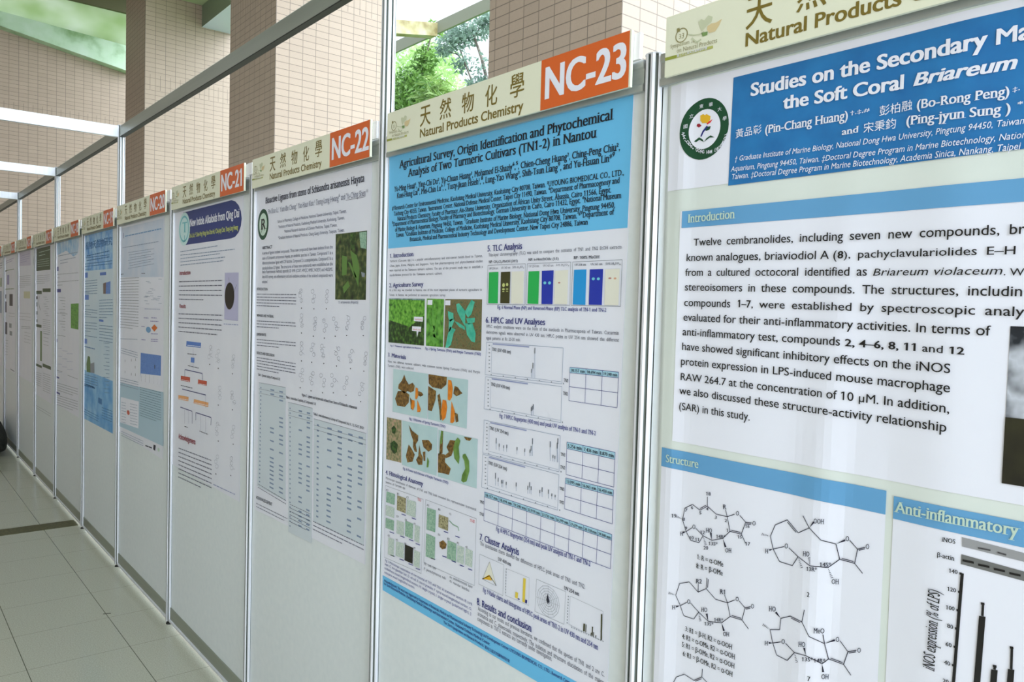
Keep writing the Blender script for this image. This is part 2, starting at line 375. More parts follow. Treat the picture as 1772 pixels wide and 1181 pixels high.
DATA = {
 '24': [
 ('q','text_box#1','white',1,[(.03,1.985),(.915,1.985),(.915,1.796),(.03,1.796)]),
 ('q','header_banner','blue_deep',2,[(.1642,1.9725),(.905,1.9725),(.905,1.7944),(.1622,1.7924)]),
 ('e','emblem','green_dark',2,.1069,1.8963,.0515,.0527,0),
 ('e','emblem','white',3,.1086,1.8957,.0333,.0341,0),
 ('q','emblem','gold',4,[(.0991,1.9207),(.1052,1.9221),(.1091,1.9195),(.1121,1.921),(.1209,1.9157),(.1205,1.9095),(.1152,1.9053),(.1044,1.9066),(.0995,1.9117)]),
 ('q','emblem','maroon',4,[(.0928,1.907),(.0982,1.9069),(.1024,1.9024),(.0969,1.9002),(.092,1.9035)]),
 ('q','emblem','red',4,[(.1128,1.9057),(.1257,1.9098),(.1214,1.9048),(.1148,1.9024)]),
 ('q','emblem','green_dark',4,[(.1096,1.8949),(.1131,1.8986),(.1223,1.8986),(.1204,1.8932),(.1128,1.8918)]),
 ('q','emblem','navy',4,[(.1007,1.8843),(.105,1.8931),(.1139,1.901),(.1162,1.8986),(.1073,1.8902),(.1033,1.8832)]),
 ('q','emblem','green_dark',4,[(.0878,1.8778),(.0983,1.8832),(.1057,1.8785),(.109,1.873),(.0994,1.8787),(.0917,1.8755)]),
 ('q','emblem','green_dark',4,[(.109,1.873),(.114,1.879),(.1224,1.8828),(.1311,1.8782),(.121,1.8792),(.1135,1.8758)]),
 ('t','emblem','sans','white',.0639,1.9034,.0736,1.9039,.0063,'國'),
 ('t','emblem','sans','white',.0754,1.9196,.085,1.92,.0062,'立'),
 ('t','emblem','sans','white',.096,1.9334,.1053,1.9338,.0061,'東'),
 ('t','emblem','sans','white',.1161,1.9328,.1252,1.9332,.0061,'華'),
 ('t','emblem','sans','white',.1348,1.9215,.1437,1.9219,.006,'大'),
 ('t','emblem','sans','white',.146,1.9039,.1548,1.9044,.006,'學'),
 ('r','emblem','sansb','white',.0663,1.8908,.0095,-74.0,'N'),
 ('r','emblem','sansb','white',.0679,1.8864,.0095,-68.4,'A'),
 ('r','emblem','sansb','white',.07,1.8821,.0095,-62.7,'T'),
 ('r','emblem','sansb','white',.0724,1.8779,.0095,-57.1,'I'),
 ('r','emblem','sansb','white',.0752,1.874,.0095,-51.5,'O'),
 ('r','emblem','sansb','white',.0783,1.8703,.0095,-45.9,'N'),
 ('r','emblem','sansb','white',.0817,1.8668,.0095,-40.2,'A'),
 ('r','emblem','sansb','white',.0853,1.8637,.0095,-34.6,'L'),
 ('r','emblem','sansb','white',.0932,1.8584,.0095,-23.3,'D'),
 ('r','emblem','sansb','white',.0974,1.8563,.0095,-17.7,'O'),
 ('r','emblem','sansb','white',.1016,1.8547,.0095,-12.1,'N'),
 ('r','emblem','sansb','white',.1059,1.8534,.0095,-6.4,'G'),
 ('r','emblem','sansb','white',.1145,1.8521,.0095,4.8,'H'),
 ('r','emblem','sansb','white',.1188,1.8521,.0095,10.4,'W'),
 ('r','emblem','sansb','white',.1228,1.8525,.0095,16.1,'A'),
 ('r','emblem','sansb','white',.1305,1.8546,.0095,27.3,'U'),
 ('r','emblem','sansb','white',.1341,1.8562,.0095,33.0,'N'),
 ('r','emblem','sansb','white',.1374,1.8582,.0095,38.6,'I'),
 ('r','emblem','sansb','white',.1404,1.8606,.0095,44.2,'V'),
 ('r','emblem','sansb','white',.143,1.8633,.0095,49.9,'E'),
 ('r','emblem','sansb','white',.1454,1.8663,.0095,55.5,'R'),
 ('r','emblem','sansb','white',.1474,1.8695,.0095,61.1,'S'),
 ('r','emblem','sansb','white',.149,1.8731,.0095,66.7,'I'),
 ('r','emblem','sansb','white',.1503,1.8768,.0095,72.4,'T'),
 ('r','emblem','sansb','white',.1512,1.8807,.0095,78.0,'Y'),
 ('t','title_lettering','sansx','white',.1984,1.9347,.6004,1.9304,.0203,'Studies on the Secondary Ma'),
 ('t','title_lettering','sansx','white',.2596,1.903,.4472,1.8981,.0191,'the Soft Coral'),
 ('t','title_lettering','sansxi','white',.4581,1.899,.5847,1.8961,.0167,'Briareum'),
 ('t','title_lettering','sans','white',.1731,1.8709,.2232,1.8721,.0128,'黃品彰'),
 ('t','title_lettering','serifb','white',.2282,1.869,.3676,1.8686,.0131,'(Pin-Chang Huang)'),
 ('t','title_lettering','sans','white',.3703,1.8751,.3997,1.8749,.0052,'†,‡,#'),
 ('t','title_lettering','sans','white',.4136,1.8666,.4606,1.8676,.0126,'彭柏融'),
 ('t','title_lettering','serifb','white',.4652,1.8662,.58,1.8629,.0123,'(Bo-Rong Peng)'),
 ('t','title_lettering','sans','white',.5827,1.8674,.5917,1.8686,.0052,'‡,'),
 ('t','title_lettering','serifb','white',.3585,1.8467,.3842,1.8471,.0092,'and'),
 ('t','title_lettering','sans','white',.3915,1.8459,.4395,1.8457,.0129,'宋秉鈞'),
 ('t','title_lettering','serifb','white',.4516,1.8462,.5823,1.8412,.0124,'(Ping-jyun Sung )'),
 ('t','title_lettering','sansb','white',.5894,1.8477,.5954,1.8477,.0056,'*'),
 ('t','title_lettering','sansi','white',.1735,1.8315,.5979,1.8248,.0084,'† Graduate Institute of Marine Biology, National Dong Hwa University, Pingtung 94450, Taiwan'),
 ('t','title_lettering','sansi','white',.167,1.8152,.6011,1.8069,.0084,'Aquarium, Pingtung 94450, Taiwan. ‡Doctoral Degree Program in Marine Biotechnology, Nation'),
 ('t','title_lettering','sansi','white',.1686,1.802,.5951,1.7931,.0087,'Taiwan. ‡Doctoral Degree Program in Marine Biotechnology, Academia Sinica, Nankang, Taipei'),
 ('q','section_bar#1','blue_mid',2,[(.0675,1.7568),(.905,1.7568),(.905,1.7271),(.0675,1.7271)]),
 ('q','text_box#2','white',1,[(.0635,1.7571),(.905,1.7571),(.905,1.3436),(.0635,1.3436)]),
 ('t','section_bar#1','serifb','palegreen',.0804,1.7355,.1777,1.7364,.0146,'Introduction'),
 ('t','body_text#1','sansj','black',.0945,1.6941,.6054,1.6864,.0124,'Twelve cembranolides, including seven new compounds, br'),
 ('t','body_text#1','sans','black',.0798,1.6677,.3599,1.6628,.0125,'known analogues, briaviodiol A ('),
 ('t','body_text#1','sansb','black',.3606,1.6631,.3701,1.6635,.0106,'8'),
 ('t','body_text#1','sansj','black',.3705,1.6632,.5974,1.661,.0105,'), pachyclavulariolides E–H'),
 ('t','body_text#1','sansj','black',.0795,1.6415,.4069,1.6367,.0125,'from a cultured octocoral identified as'),
 ('t','body_text#2','sansi','black',.4138,1.6366,.5827,1.6354,.0102,'Briareum violaceum'),
 ('t','body_text#2','sans','black',.5835,1.6345,.6071,1.6338,.009,'. W'),
 ('t','body_text#3','sansj','black',.0791,1.6156,.607,1.6075,.0125,'stereoisomers in these compounds. The structures, includin'),
 ('t','body_text#3','sans','black',.0788,1.5879,.1771,1.5869,.0126,'compounds'),
 ('t','body_text#3','sansb','black',.19,1.5879,.2157,1.5871,.0118,'1–7'),
 ('t','body_text#3','sansj','black',.2161,1.5871,.6095,1.5824,.0117,', were established by spectroscopic analy'),
 ('t','body_text#3','sans','black',.0784,1.5619,.572,1.5564,.0126,'evaluated for their anti-inflammatory activities. In terms of'),
 ('t','body_text#3','sans','black',.078,1.5359,.3718,1.5326,.0126,'anti-inflammatory test, compounds'),
 ('t','body_text#3','sansb','black',.378,1.5326,.4838,1.5311,.0105,'2, 4–6, 8, 11'),
 ('t','body_text#4','sans','black',.4888,1.531,.5175,1.5302,.0098,'and'),
 ('t','body_text#5','sansb','black',.5235,1.5302,.5434,1.5299,.0095,'12'),
 ('t','body_text#5','sans','black',.0776,1.5098,.5277,1.5039,.0126,'have showed significant inhibitory effects on the iNOS'),
 ('t','body_text#5','sans','black',.0762,1.4831,.5286,1.478,.0126,'protein expression in LPS-induced mouse macrophage'),
 ('t','body_text#5','sans','black',.0764,1.4557,.5293,1.4501,.0126,'RAW 264.7 at the concentration of 10 μM. In addition,'),
 ('t','body_text#5','sans','black',.076,1.4303,.5267,1.4243,.0126,'we also discussed these structure-activity relationship'),
 ('t','body_text#5','sans','black',.0757,1.4027,.2234,1.4008,.0126,'(SAR) in this study.'),
 ('q','section_bar#2','blue_mid',2,[(.0395,1.3284),(.4483,1.3284),(.4483,1.2938),(.0395,1.2938)]),
 ('q','text_box#3','white',1,[(.0395,1.3038),(.4483,1.3038),(.4483,.8),(.0395,.8)]),
 ('t','section_bar#2','serifb','palegreen',.0509,1.3035,.1225,1.3042,.0138,'Structure'),
 ('q','section_bar#3','blue_mid',2,[(.4592,1.3231),(.905,1.3231),(.905,1.2908),(.4592,1.2908)]),
 ('q','text_box#4','white',1,[(.4592,1.3008),(.905,1.3008),(.905,.8),(.4592,.8)]),
 ('t','section_bar#3','serifb','palegreen',.462,1.301,.6157,1.3031,.0155,'Anti-inflammatory'),
 ('l','molecule_drawing#1','ink',.0012,[(.1438,1.2579),(.1445,1.2415)]),
 ('l','molecule_drawing#1','ink',.0012,[(.1293,1.2311),(.1125,1.2376),(.0962,1.2276),(.0919,1.2059),(.1008,1.1862),(.1135,1.1964)]),
 ('l','molecule_drawing#1','ink',.0012,[(.1213,1.1972),(.1377,1.1879),(.1293,1.1734),(.1111,1.1731),(.1008,1.1862)]),
 ('l','molecule_drawing#1','ink',.0012,[(.1377,1.1879),(.1564,1.1844),(.1786,1.1933),(.1924,1.2088),(.1861,1.2325),(.1637,1.2317),(.1445,1.2415)]),
 ('l','molecule_drawing#1','ink',.0012,[(.1861,1.2325),(.182,1.2436)]),
 ('l','molecule_drawing#1','ink',.0012,[(.1861,1.2325),(.2005,1.2398)]),
 ('l','molecule_drawing#1','ink',.0012,[(.2103,1.2403),(.2223,1.2312),(.2148,1.2097),(.2236,1.196)]),
 ('l','molecule_drawing#1','ink',.0012,[(.1445,1.2415),(.1293,1.2311)]),
 ('l','molecule_drawing#1','ink',.0012,[(.1415,1.2424),(.1293,1.2341)]),
 ('l','molecule_drawing#1','ink',.0012,[(.2223,1.2312),(.2337,1.2328)]),
 ('l','molecule_drawing#1','ink',.0012,[(.2233,1.2289),(.2324,1.2302)]),
 ('l','molecule_drawing#1','ink',.0012,[(.2148,1.2097),(.1924,1.2088)]),
 ('l','molecule_drawing#1','ink',.0012,[(.2131,1.2121),(.1952,1.2113)]),
 ('q','molecule_drawing#1','ink',3,[(.1564,1.1844),(.1557,1.1975),(.1517,1.196)]),
 ('q','molecule_drawing#1','ink',3,[(.1786,1.1933),(.183,1.179),(.1867,1.181)]),
 ('q','molecule_drawing#1','ink',3,[(.1008,1.1862),(.0932,1.1847),(.0944,1.1814)]),
 ('l','molecule_drawing#1','ink',.0008,[(.0897,1.2077),(.0891,1.2063)]),
 ('l','molecule_drawing#1','ink',.0008,[(.0875,1.2083),(.0866,1.2064)]),
 ('l','molecule_drawing#1','ink',.0008,[(.0852,1.209),(.084,1.2064)]),
 ('l','molecule_drawing#1','ink',.0008,[(.0829,1.2097),(.0814,1.2065)]),
 ('l','molecule_drawing#1','ink',.0008,[(.0806,1.2104),(.0788,1.2065)]),
 ('l','molecule_drawing#1','ink',.0008,[(.0784,1.211),(.0762,1.2066)]),
 ('l','molecule_drawing#1','ink',.0008,[(.138,1.1852),(.1394,1.1859)]),
 ('l','molecule_drawing#1','ink',.0008,[(.1387,1.1827),(.1408,1.1837)]),
 ('l','molecule_drawing#1','ink',.0008,[(.1394,1.1801),(.1421,1.1815)]),
 ('l','molecule_drawing#1','ink',.0008,[(.14,1.1776),(.1435,1.1794)]),
 ('l','molecule_drawing#1','ink',.0008,[(.1407,1.1751),(.1448,1.1772)]),
 ('l','molecule_drawing#1','ink',.0008,[(.1414,1.1726),(.1462,1.175)]),
 ('t','molecule_drawing#1','serifb','ink',.1406,1.2599,.1509,1.2613,.006,'18'),
 ('t','molecule_drawing#1','serifb','ink',.0682,1.205,.0793,1.2069,.0063,'19'),
 ('t','molecule_drawing#1','serifb','ink',.1423,1.2339,.1474,1.2347,.0055,'4'),
 ('t','molecule_drawing#1','serifb','ink',.1278,1.2236,.1331,1.2245,.0056,'5'),
 ('t','molecule_drawing#1','serifb','ink',.1094,1.2289,.1147,1.2297,.0056,'6'),
 ('t','molecule_drawing#1','serifb','ink',.0964,1.2214,.1019,1.2223,.0057,'7'),
 ('t','molecule_drawing#1','serifb','ink',.0919,1.204,.0974,1.2049,.0057,'8'),
 ('t','molecule_drawing#1','serifb','ink',.0979,1.1894,.1033,1.1904,.0057,'9'),
 ('t','molecule_drawing#1','serifb','ink',.1082,1.1745,.1181,1.1764,.0057,'10'),
 ('t','molecule_drawing#1','serifb','ink',.1209,1.1748,.1306,1.1766,.0056,'11'),
 ('t','molecule_drawing#1','serifb','ink',.1311,1.1896,.1414,1.1915,.006,'12'),
 ('t','molecule_drawing#1','serifb','ink',.1495,1.1746,.1688,1.1783,.006,'13S*'),
 ('t','molecule_drawing#1','serifb','ink',.165,1.1908,.184,1.1943,.0059,'14R*'),
 ('t','molecule_drawing#1','serifb','ink',.1852,1.2067,.1901,1.2075,.0054,'1'),
 ('t','molecule_drawing#1','serifb','ink',.1812,1.2223,.1862,1.2232,.0054,'2'),
 ('t','molecule_drawing#1','serifb','ink',.1607,1.2232,.1658,1.2241,.0055,'3'),
 ('t','molecule_drawing#1','serifb','ink',.2076,1.2008,.2165,1.2024,.0053,'15'),
 ('t','molecule_drawing#1','serifb','ink',.2215,1.2221,.2301,1.2236,.0053,'16'),
 ('t','molecule_drawing#1','serifb','ink',.2229,1.1928,.2322,1.1946,.0057,'17'),
 ('t','molecule_drawing#1','serifb','ink',.1395,1.1642,.1497,1.1663,.0061,'20'),
 ('t','molecule_drawing#1','serifb','ink',.0881,1.1762,.0947,1.1774,.0071,'H'),
 ('t','molecule_drawing#1','serifb','ink',.1139,1.1943,.1211,1.1956,.008,'O'),
 ('t','molecule_drawing#1','serifb','ink',.2028,1.2385,.2093,1.2396,.0076,'O'),
 ('t','molecule_drawing#1','serifb','ink',.2349,1.2289,.2412,1.23,.0075,'O'),
 ('t','molecule_drawing#1','serifb','ink',.1765,1.2438,.1833,1.2448,.0077,'R'),
 ('t','molecule_drawing#1','serifb','ink',.1434,1.1952,.1565,1.1976,.0079,'HO'),
 ('t','molecule_drawing#1','serifb','ink',.1846,1.1709,.1971,1.1734,.0076,'OH'),
 ('t','body_text#6','serifb','black',.1264,1.144,.182,1.1449,.0085,'1: R = α-OMe'),
 ('t','body_text#6','serifb','black',.1254,1.1275,.1815,1.1298,.0086,'8: R = β-OMe'),
 ('l','molecule_drawing#2','ink',.0012,[(.1309,1.1004),(.1312,1.0858),(.1114,1.0983),(.0904,1.0893),(.0833,1.0659),(.0936,1.0499),(.1078,1.0602)]),
 ('l','molecule_drawing#2','ink',.0012,[(.1312,1.0858),(.1482,1.0973),(.1684,1.0847),(.1928,1.0863),(.1862,1.0982)]),
 ('l','molecule_drawing#2','ink',.0012,[(.1928,1.0863),(.2067,1.0954)]),
 ('l','molecule_drawing#2','ink',.0012,[(.1157,1.0616),(.134,1.0511),(.1239,1.0353),(.1019,1.0342),(.0936,1.0499)]),
 ('l','molecule_drawing#2','ink',.0012,[(.134,1.0511),(.1549,1.0415),(.1824,1.0481),(.199,1.0647),(.1928,1.0863)]),
 ('l','molecule_drawing#2','ink',.0012,[(.2153,1.0967),(.2273,1.0886),(.2222,1.0665),(.2354,1.0556)]),
 ('l','molecule_drawing#2','ink',.0012,[(.1482,1.0973),(.149,1.1163)]),
 ('l','molecule_drawing#2','ink',.0012,[(.1512,1.0999),(.1518,1.1151)]),
 ('l','molecule_drawing#2','ink',.0012,[(.2273,1.0886),(.2375,1.0938)]),
 ('l','molecule_drawing#2','ink',.0012,[(.229,1.087),(.2371,1.0912)]),
 ('l','molecule_drawing#2','ink',.0012,[(.2222,1.0665),(.199,1.0647)]),
 ('l','molecule_drawing#2','ink',.0012,[(.2205,1.0688),(.202,1.0674)]),
 ('q','molecule_drawing#2','ink',3,[(.0936,1.0499),(.0841,1.0469),(.0853,1.0437)]),
 ('q','molecule_drawing#2','ink',3,[(.1549,1.0415),(.153,1.0548),(.149,1.0527)]),
 ('q','molecule_drawing#2','ink',3,[(.1824,1.0481),(.1859,1.0349),(.1897,1.0372)]),
 ('l','molecule_drawing#2','ink',.0008,[(.0812,1.0666),(.0807,1.0652)]),
 ('l','molecule_drawing#2','ink',.0008,[(.079,1.0669),(.0782,1.0649)]),
 ('l','molecule_drawing#2','ink',.0008,[(.0768,1.0673),(.0757,1.0646)]),
 ('l','molecule_drawing#2','ink',.0008,[(.0745,1.0676),(.0732,1.0643)]),
 ('l','molecule_drawing#2','ink',.0008,[(.0722,1.068),(.0707,1.0639)]),
 ('l','molecule_drawing#2','ink',.0008,[(.07,1.0683),(.0682,1.0636)]),
 ('l','molecule_drawing#2','ink',.0008,[(.134,1.0484),(.1355,1.0491)]),
 ('l','molecule_drawing#2','ink',.0008,[(.1343,1.0458),(.1365,1.0468)]),
 ('l','molecule_drawing#2','ink',.0008,[(.1346,1.0432),(.1375,1.0446)]),
 ('l','molecule_drawing#2','ink',.0008,[(.135,1.0406),(.1386,1.0424)]),
 ('l','molecule_drawing#2','ink',.0008,[(.1353,1.0381),(.1396,1.0401)]),
 ('l','molecule_drawing#2','ink',.0008,[(.1357,1.0355),(.1406,1.0379)]),
 ('t','molecule_drawing#2','serifb','ink',.1255,1.1002,.1388,1.1033,.0079,'R2'),
 ('t','molecule_drawing#2','serifb','ink',.1766,1.0969,.1892,1.1,.0078,'R1'),
 ('t','molecule_drawing#2','serifb','ink',.1082,1.0581,.1155,1.0599,.008,'O'),
 ('t','molecule_drawing#2','serifb','ink',.0766,1.0382,.0833,1.04,.0073,'H'),
 ('t','molecule_drawing#2','serifb','ink',.1392,1.0534,.1524,1.0569,.008,'HO'),
 ('t','molecule_drawing#2','serifb','ink',.2086,1.0942,.2151,1.0959,.0076,'O'),
 ('t','molecule_drawing#2','serifb','ink',.2382,1.0913,.2445,1.0929,.0074,'O'),
 ('t','molecule_drawing#2','serifb','ink',.1863,1.0267,.1988,1.0303,.0077,'OH'),
 ('t','molecule_drawing#2','serifb','ink',.1467,1.0321,.1662,1.0374,.006,'13S*'),
 ('t','molecule_drawing#2','serifb','ink',.1667,1.0458,.1857,1.051,.006,'14R*'),
 ('t','body_text#7','serifb','black',.1062,1.0083,.2055,1.0099,.0087,'3: R1 = β-H, R2 = α-OOH'),
 ('t','body_text#7','serifb','black',.1002,.9926,.2117,.9953,.0088,'4: R1 = α-OMe, R2 = α-OOH'),
 ('t','body_text#7','serifb','black',.1,.9779,.2116,.9797,.0087,'5: R1 = β-OMe, R2 = α-OOH'),
 ('t','body_text#7','serifb','black',.1029,.9621,.2084,.9643,.0087,'6: R1 = β-OMe, R2 = α-OH'),
 ('l','molecule_drawing#3','ink',.0012,[(.2682,1.2187),(.276,1.2392),(.2968,1.2521)]),
 ('l','molecule_drawing#3','ink',.0012,[(.3169,1.2363),(.3357,1.2487),(.3238,1.2649)]),
 ('l','molecule_drawing#3','ink',.0012,[(.3357,1.2487),(.3555,1.2344),(.378,1.2338),(.3844,1.2119),(.3677,1.1951),(.34,1.1906),(.3187,1.1991),(.3091,1.1821),(.2862,1.1824),(.2742,1.1995),(.2932,1.2083)]),
 ('l','molecule_drawing#3','ink',.0012,[(.2742,1.1995),(.2682,1.2187)]),
 ('l','molecule_drawing#3','ink',.0012,[(.3016,1.2085),(.3187,1.1991)]),
 ('l','molecule_drawing#3','ink',.0012,[(.3979,1.2443),(.4106,1.2339),(.4071,1.2119),(.4197,1.2004)]),
 ('l','molecule_drawing#3','ink',.0012,[(.2968,1.2521),(.3169,1.2363)]),
 ('l','molecule_drawing#3','ink',.0012,[(.297,1.2486),(.3132,1.236)]),
 ('l','molecule_drawing#3','ink',.0012,[(.4106,1.2339),(.4215,1.2397)]),
 ('l','molecule_drawing#3','ink',.0012,[(.4124,1.2327),(.4211,1.2373)]),
 ('l','molecule_drawing#3','ink',.0012,[(.4071,1.2119),(.3844,1.2119)]),
 ('l','molecule_drawing#3','ink',.0012,[(.4053,1.2141),(.3872,1.2141)]),
 ('q','molecule_drawing#3','ink',3,[(.3357,1.2487),(.3442,1.2591),(.3415,1.2604)]),
 ('q','molecule_drawing#3','ink',3,[(.378,1.2338),(.3918,1.2414),(.3905,1.2439)]),
 ('q','molecule_drawing#3','ink',3,[(.2742,1.1995),(.2669,1.1976),(.268,1.1947)]),
 ('l','molecule_drawing#3','ink',.0008,[(.266,1.2193),(.2657,1.2181)]),
 ('l','molecule_drawing#3','ink',.0008,[(.2636,1.2196),(.2632,1.2178)]),
 ('l','molecule_drawing#3','ink',.0008,[(.2612,1.2199),(.2606,1.2175)]),
 ('l','molecule_drawing#3','ink',.0008,[(.2588,1.2202),(.2581,1.2173)]),
 ('l','molecule_drawing#3','ink',.0008,[(.2564,1.2205),(.2556,1.217)]),
 ('l','molecule_drawing#3','ink',.0008,[(.254,1.2208),(.253,1.2167)]),
 ('l','molecule_drawing#3','ink',.0008,[(.3193,1.1963),(.3204,1.197)]),
 ('l','molecule_drawing#3','ink',.0008,[(.3202,1.1936),(.3219,1.1946)]),
 ('l','molecule_drawing#3','ink',.0008,[(.3212,1.1909),(.3233,1.1923)]),
 ('l','molecule_drawing#3','ink',.0008,[(.3221,1.1883),(.3248,1.19)]),
 ('l','molecule_drawing#3','ink',.0008,[(.323,1.1856),(.3263,1.1876)]),
 ('l','molecule_drawing#3','ink',.0008,[(.324,1.183),(.3277,1.1853)]),
 ('l','molecule_drawing#3','ink',.0008,[(.3403,1.1928),(.3391,1.1924)]),
 ('l','molecule_drawing#3','ink',.0008,[(.3402,1.1949),(.3384,1.1942)]),
 ('l','molecule_drawing#3','ink',.0008,[(.3401,1.197),(.3378,1.1961)]),
 ('l','molecule_drawing#3','ink',.0008,[(.34,1.1991),(.3371,1.198)]),
 ('l','molecule_drawing#3','ink',.0008,[(.3399,1.2012),(.3365,1.1999)]),
 ('l','molecule_drawing#3','ink',.0008,[(.3398,1.2034),(.3358,1.2018)]),
 ('l','molecule_drawing#3','ink',.0008,[(.3682,1.1924),(.3693,1.1931)]),
 ('l','molecule_drawing#3','ink',.0008,[(.3691,1.19),(.3706,1.191)]),
 ('l','molecule_drawing#3','ink',.0008,[(.3699,1.1876),(.3719,1.1889)]),
 ('l','molecule_drawing#3','ink',.0008,[(.3707,1.1851),(.3732,1.1868)]),
 ('l','molecule_drawing#3','ink',.0008,[(.3715,1.1827),(.3746,1.1846)]),
 ('l','molecule_drawing#3','ink',.0008,[(.3724,1.1803),(.3759,1.1825)]),
 ('t','molecule_drawing#3','serifb','ink',.3424,1.2574,.3591,1.2601,.0077,'OOH'),
 ('t','molecule_drawing#3','serifb','ink',.3918,1.2414,.3974,1.2425,.0076,'O'),
 ('t','molecule_drawing#3','serifb','ink',.4224,1.2375,.4279,1.2385,.0073,'O'),
 ('t','molecule_drawing#3','serifb','ink',.2939,1.2057,.3003,1.207,.0081,'O'),
 ('t','molecule_drawing#3','serifb','ink',.3269,1.2024,.3385,1.2047,.0079,'HO'),
 ('t','molecule_drawing#3','serifb','ink',.3738,1.1716,.3847,1.1741,.0077,'OH'),
 ('t','molecule_drawing#3','serifb','ink',.2599,1.1891,.266,1.1904,.0074,'H'),
 ('t','molecule_drawing#3','serifb','ink',.3338,1.1813,.3515,1.185,.0062,'13R*'),
 ('t','molecule_drawing#3','serifb','ink',.3548,1.194,.3721,1.1976,.0061,'14S*'),
 ('t','body_text#8','serifb','black',.3369,1.1417,.3416,1.1421,.0075,'2'),
 ('l','molecule_drawing#4','ink',.0012,[(.2928,1.0923),(.31,1.1018)]),
 ('l','molecule_drawing#4','ink',.0012,[(.3308,1.0996),(.3339,1.1198)]),
 ('l','molecule_drawing#4','ink',.0012,[(.3308,1.0996),(.3434,1.081),(.3673,1.0774),(.3644,1.0908)]),
 ('l','molecule_drawing#4','ink',.0012,[(.3901,1.0895),(.4032,1.0773),(.3973,1.0559),(.4094,1.0439)]),
 ('l','molecule_drawing#4','ink',.0012,[(.3742,1.0559),(.3673,1.0774)]),
 ('l','molecule_drawing#4','ink',.0012,[(.3742,1.0559),(.3649,1.0453),(.3398,1.0496),(.3202,1.0472),(.3081,1.0299),(.2885,1.0309),(.2805,1.0478),(.2949,1.0548)]),
 ('l','molecule_drawing#4','ink',.0012,[(.3034,1.0558),(.3202,1.0472)]),
 ('l','molecule_drawing#4','ink',.0012,[(.2805,1.0478),(.2748,1.0679),(.2919,1.0737),(.2928,1.0923)]),
 ('l','molecule_drawing#4','ink',.0012,[(.31,1.1018),(.3308,1.0996)]),
 ('l','molecule_drawing#4','ink',.0012,[(.3112,1.0993),(.3278,1.0975)]),
 ('l','molecule_drawing#4','ink',.0012,[(.4032,1.0773),(.4158,1.084)]),
 ('l','molecule_drawing#4','ink',.0012,[(.4049,1.076),(.415,1.0814)]),
 ('l','molecule_drawing#4','ink',.0012,[(.3973,1.0559),(.3742,1.0559)]),
 ('l','molecule_drawing#4','ink',.0012,[(.3957,1.0581),(.3772,1.0582)]),
 ('q','molecule_drawing#4','ink',3,[(.2928,1.0923),(.2849,1.1006),(.2822,1.0977)]),
 ('q','molecule_drawing#4','ink',3,[(.3673,1.0774),(.3829,1.0864),(.3817,1.0889)]),
 ('q','molecule_drawing#4','ink',3,[(.3649,1.0453),(.3655,1.0322),(.3687,1.0337)]),
 ('q','molecule_drawing#4','ink',3,[(.3398,1.0496),(.3382,1.0617),(.335,1.06)]),
 ('q','molecule_drawing#4','ink',3,[(.2805,1.0478),(.2732,1.0469),(.2734,1.0436)]),
 ('l','molecule_drawing#4','ink',.0008,[(.3204,1.0447),(.3216,1.0455)]),
 ('l','molecule_drawing#4','ink',.0008,[(.321,1.0424),(.3227,1.0435)]),
 ('l','molecule_drawing#4','ink',.0008,[(.3216,1.04),(.3238,1.0415)]),
 ('l','molecule_drawing#4','ink',.0008,[(.3222,1.0377),(.3249,1.0395)]),
 ('l','molecule_drawing#4','ink',.0008,[(.3227,1.0354),(.3261,1.0375)]),
 ('l','molecule_drawing#4','ink',.0008,[(.3233,1.0331),(.3272,1.0355)]),
 ('l','molecule_drawing#4','ink',.0008,[(.2731,1.0692),(.2724,1.0679)]),
 ('l','molecule_drawing#4','ink',.0008,[(.2711,1.0701),(.2701,1.0683)]),
 ('l','molecule_drawing#4','ink',.0008,[(.2692,1.071),(.2678,1.0686)]),
 ('l','molecule_drawing#4','ink',.0008,[(.2672,1.0719),(.2655,1.0689)]),
 ('l','molecule_drawing#4','ink',.0008,[(.2653,1.0728),(.2633,1.0693)]),
 ('l','molecule_drawing#4','ink',.0008,[(.2633,1.0737),(.261,1.0696)]),
 ('t','molecule_drawing#4','serifb','ink',.2711,1.097,.2836,1.1002,.0082,'HO'),
 ('t','molecule_drawing#4','serifb','ink',.3502,1.0886,.3668,1.0932,.0078,'MeO'),
 ('t','molecule_drawing#4','serifb','ink',.3836,1.0858,.3893,1.0874,.0076,'O'),
 ('t','molecule_drawing#4','serifb','ink',.4171,1.0813,.4226,1.0829,.0074,'O'),
 ('t','molecule_drawing#4','serifb','ink',.3646,1.0215,.3757,1.0251,.0077,'OH'),
 ('t','molecule_drawing#4','serifb','ink',.3267,1.0594,.3384,1.0628,.0079,'HO'),
 ('t','molecule_drawing#4','serifb','ink',.296,1.0521,.3025,1.054,.0081,'O'),
 ('t','molecule_drawing#4','serifb','ink',.2661,1.0393,.2722,1.041,.0073,'H'),
 ('t','molecule_drawing#4','serifb','ink',.3333,1.0389,.3511,1.0443,.0062,'13S*'),
 ('t','molecule_drawing#4','serifb','ink',.3522,1.0434,.3696,1.0487,.0061,'14R*'),
 ('t','body_text#9','serifb','black',.3436,1.0113,.3483,1.0121,.0075,'7'),
 ('l','molecule_drawing#5','ink',.0012,[(.0814,.8864),(.0851,.9062),(.0905,.9179),(.108,.9295),(.1289,.9266)]),
 ('l','molecule_drawing#5','ink',.0012,[(.1456,.9393),(.1462,.9539)]),
 ('l','molecule_drawing#5','ink',.0012,[(.1456,.9393),(.165,.9308)]),
 ('l','molecule_drawing#5','ink',.0012,[(.1289,.9266),(.1456,.9393)]),
 ('l','molecule_drawing#5','ink',.0012,[(.1318,.9261),(.1452,.9362)]),
 ('q','gel_strip#1','gel_light',2,[(.5519,1.2871),(.6404,1.2834),(.6409,1.2727),(.5525,1.2747)]),
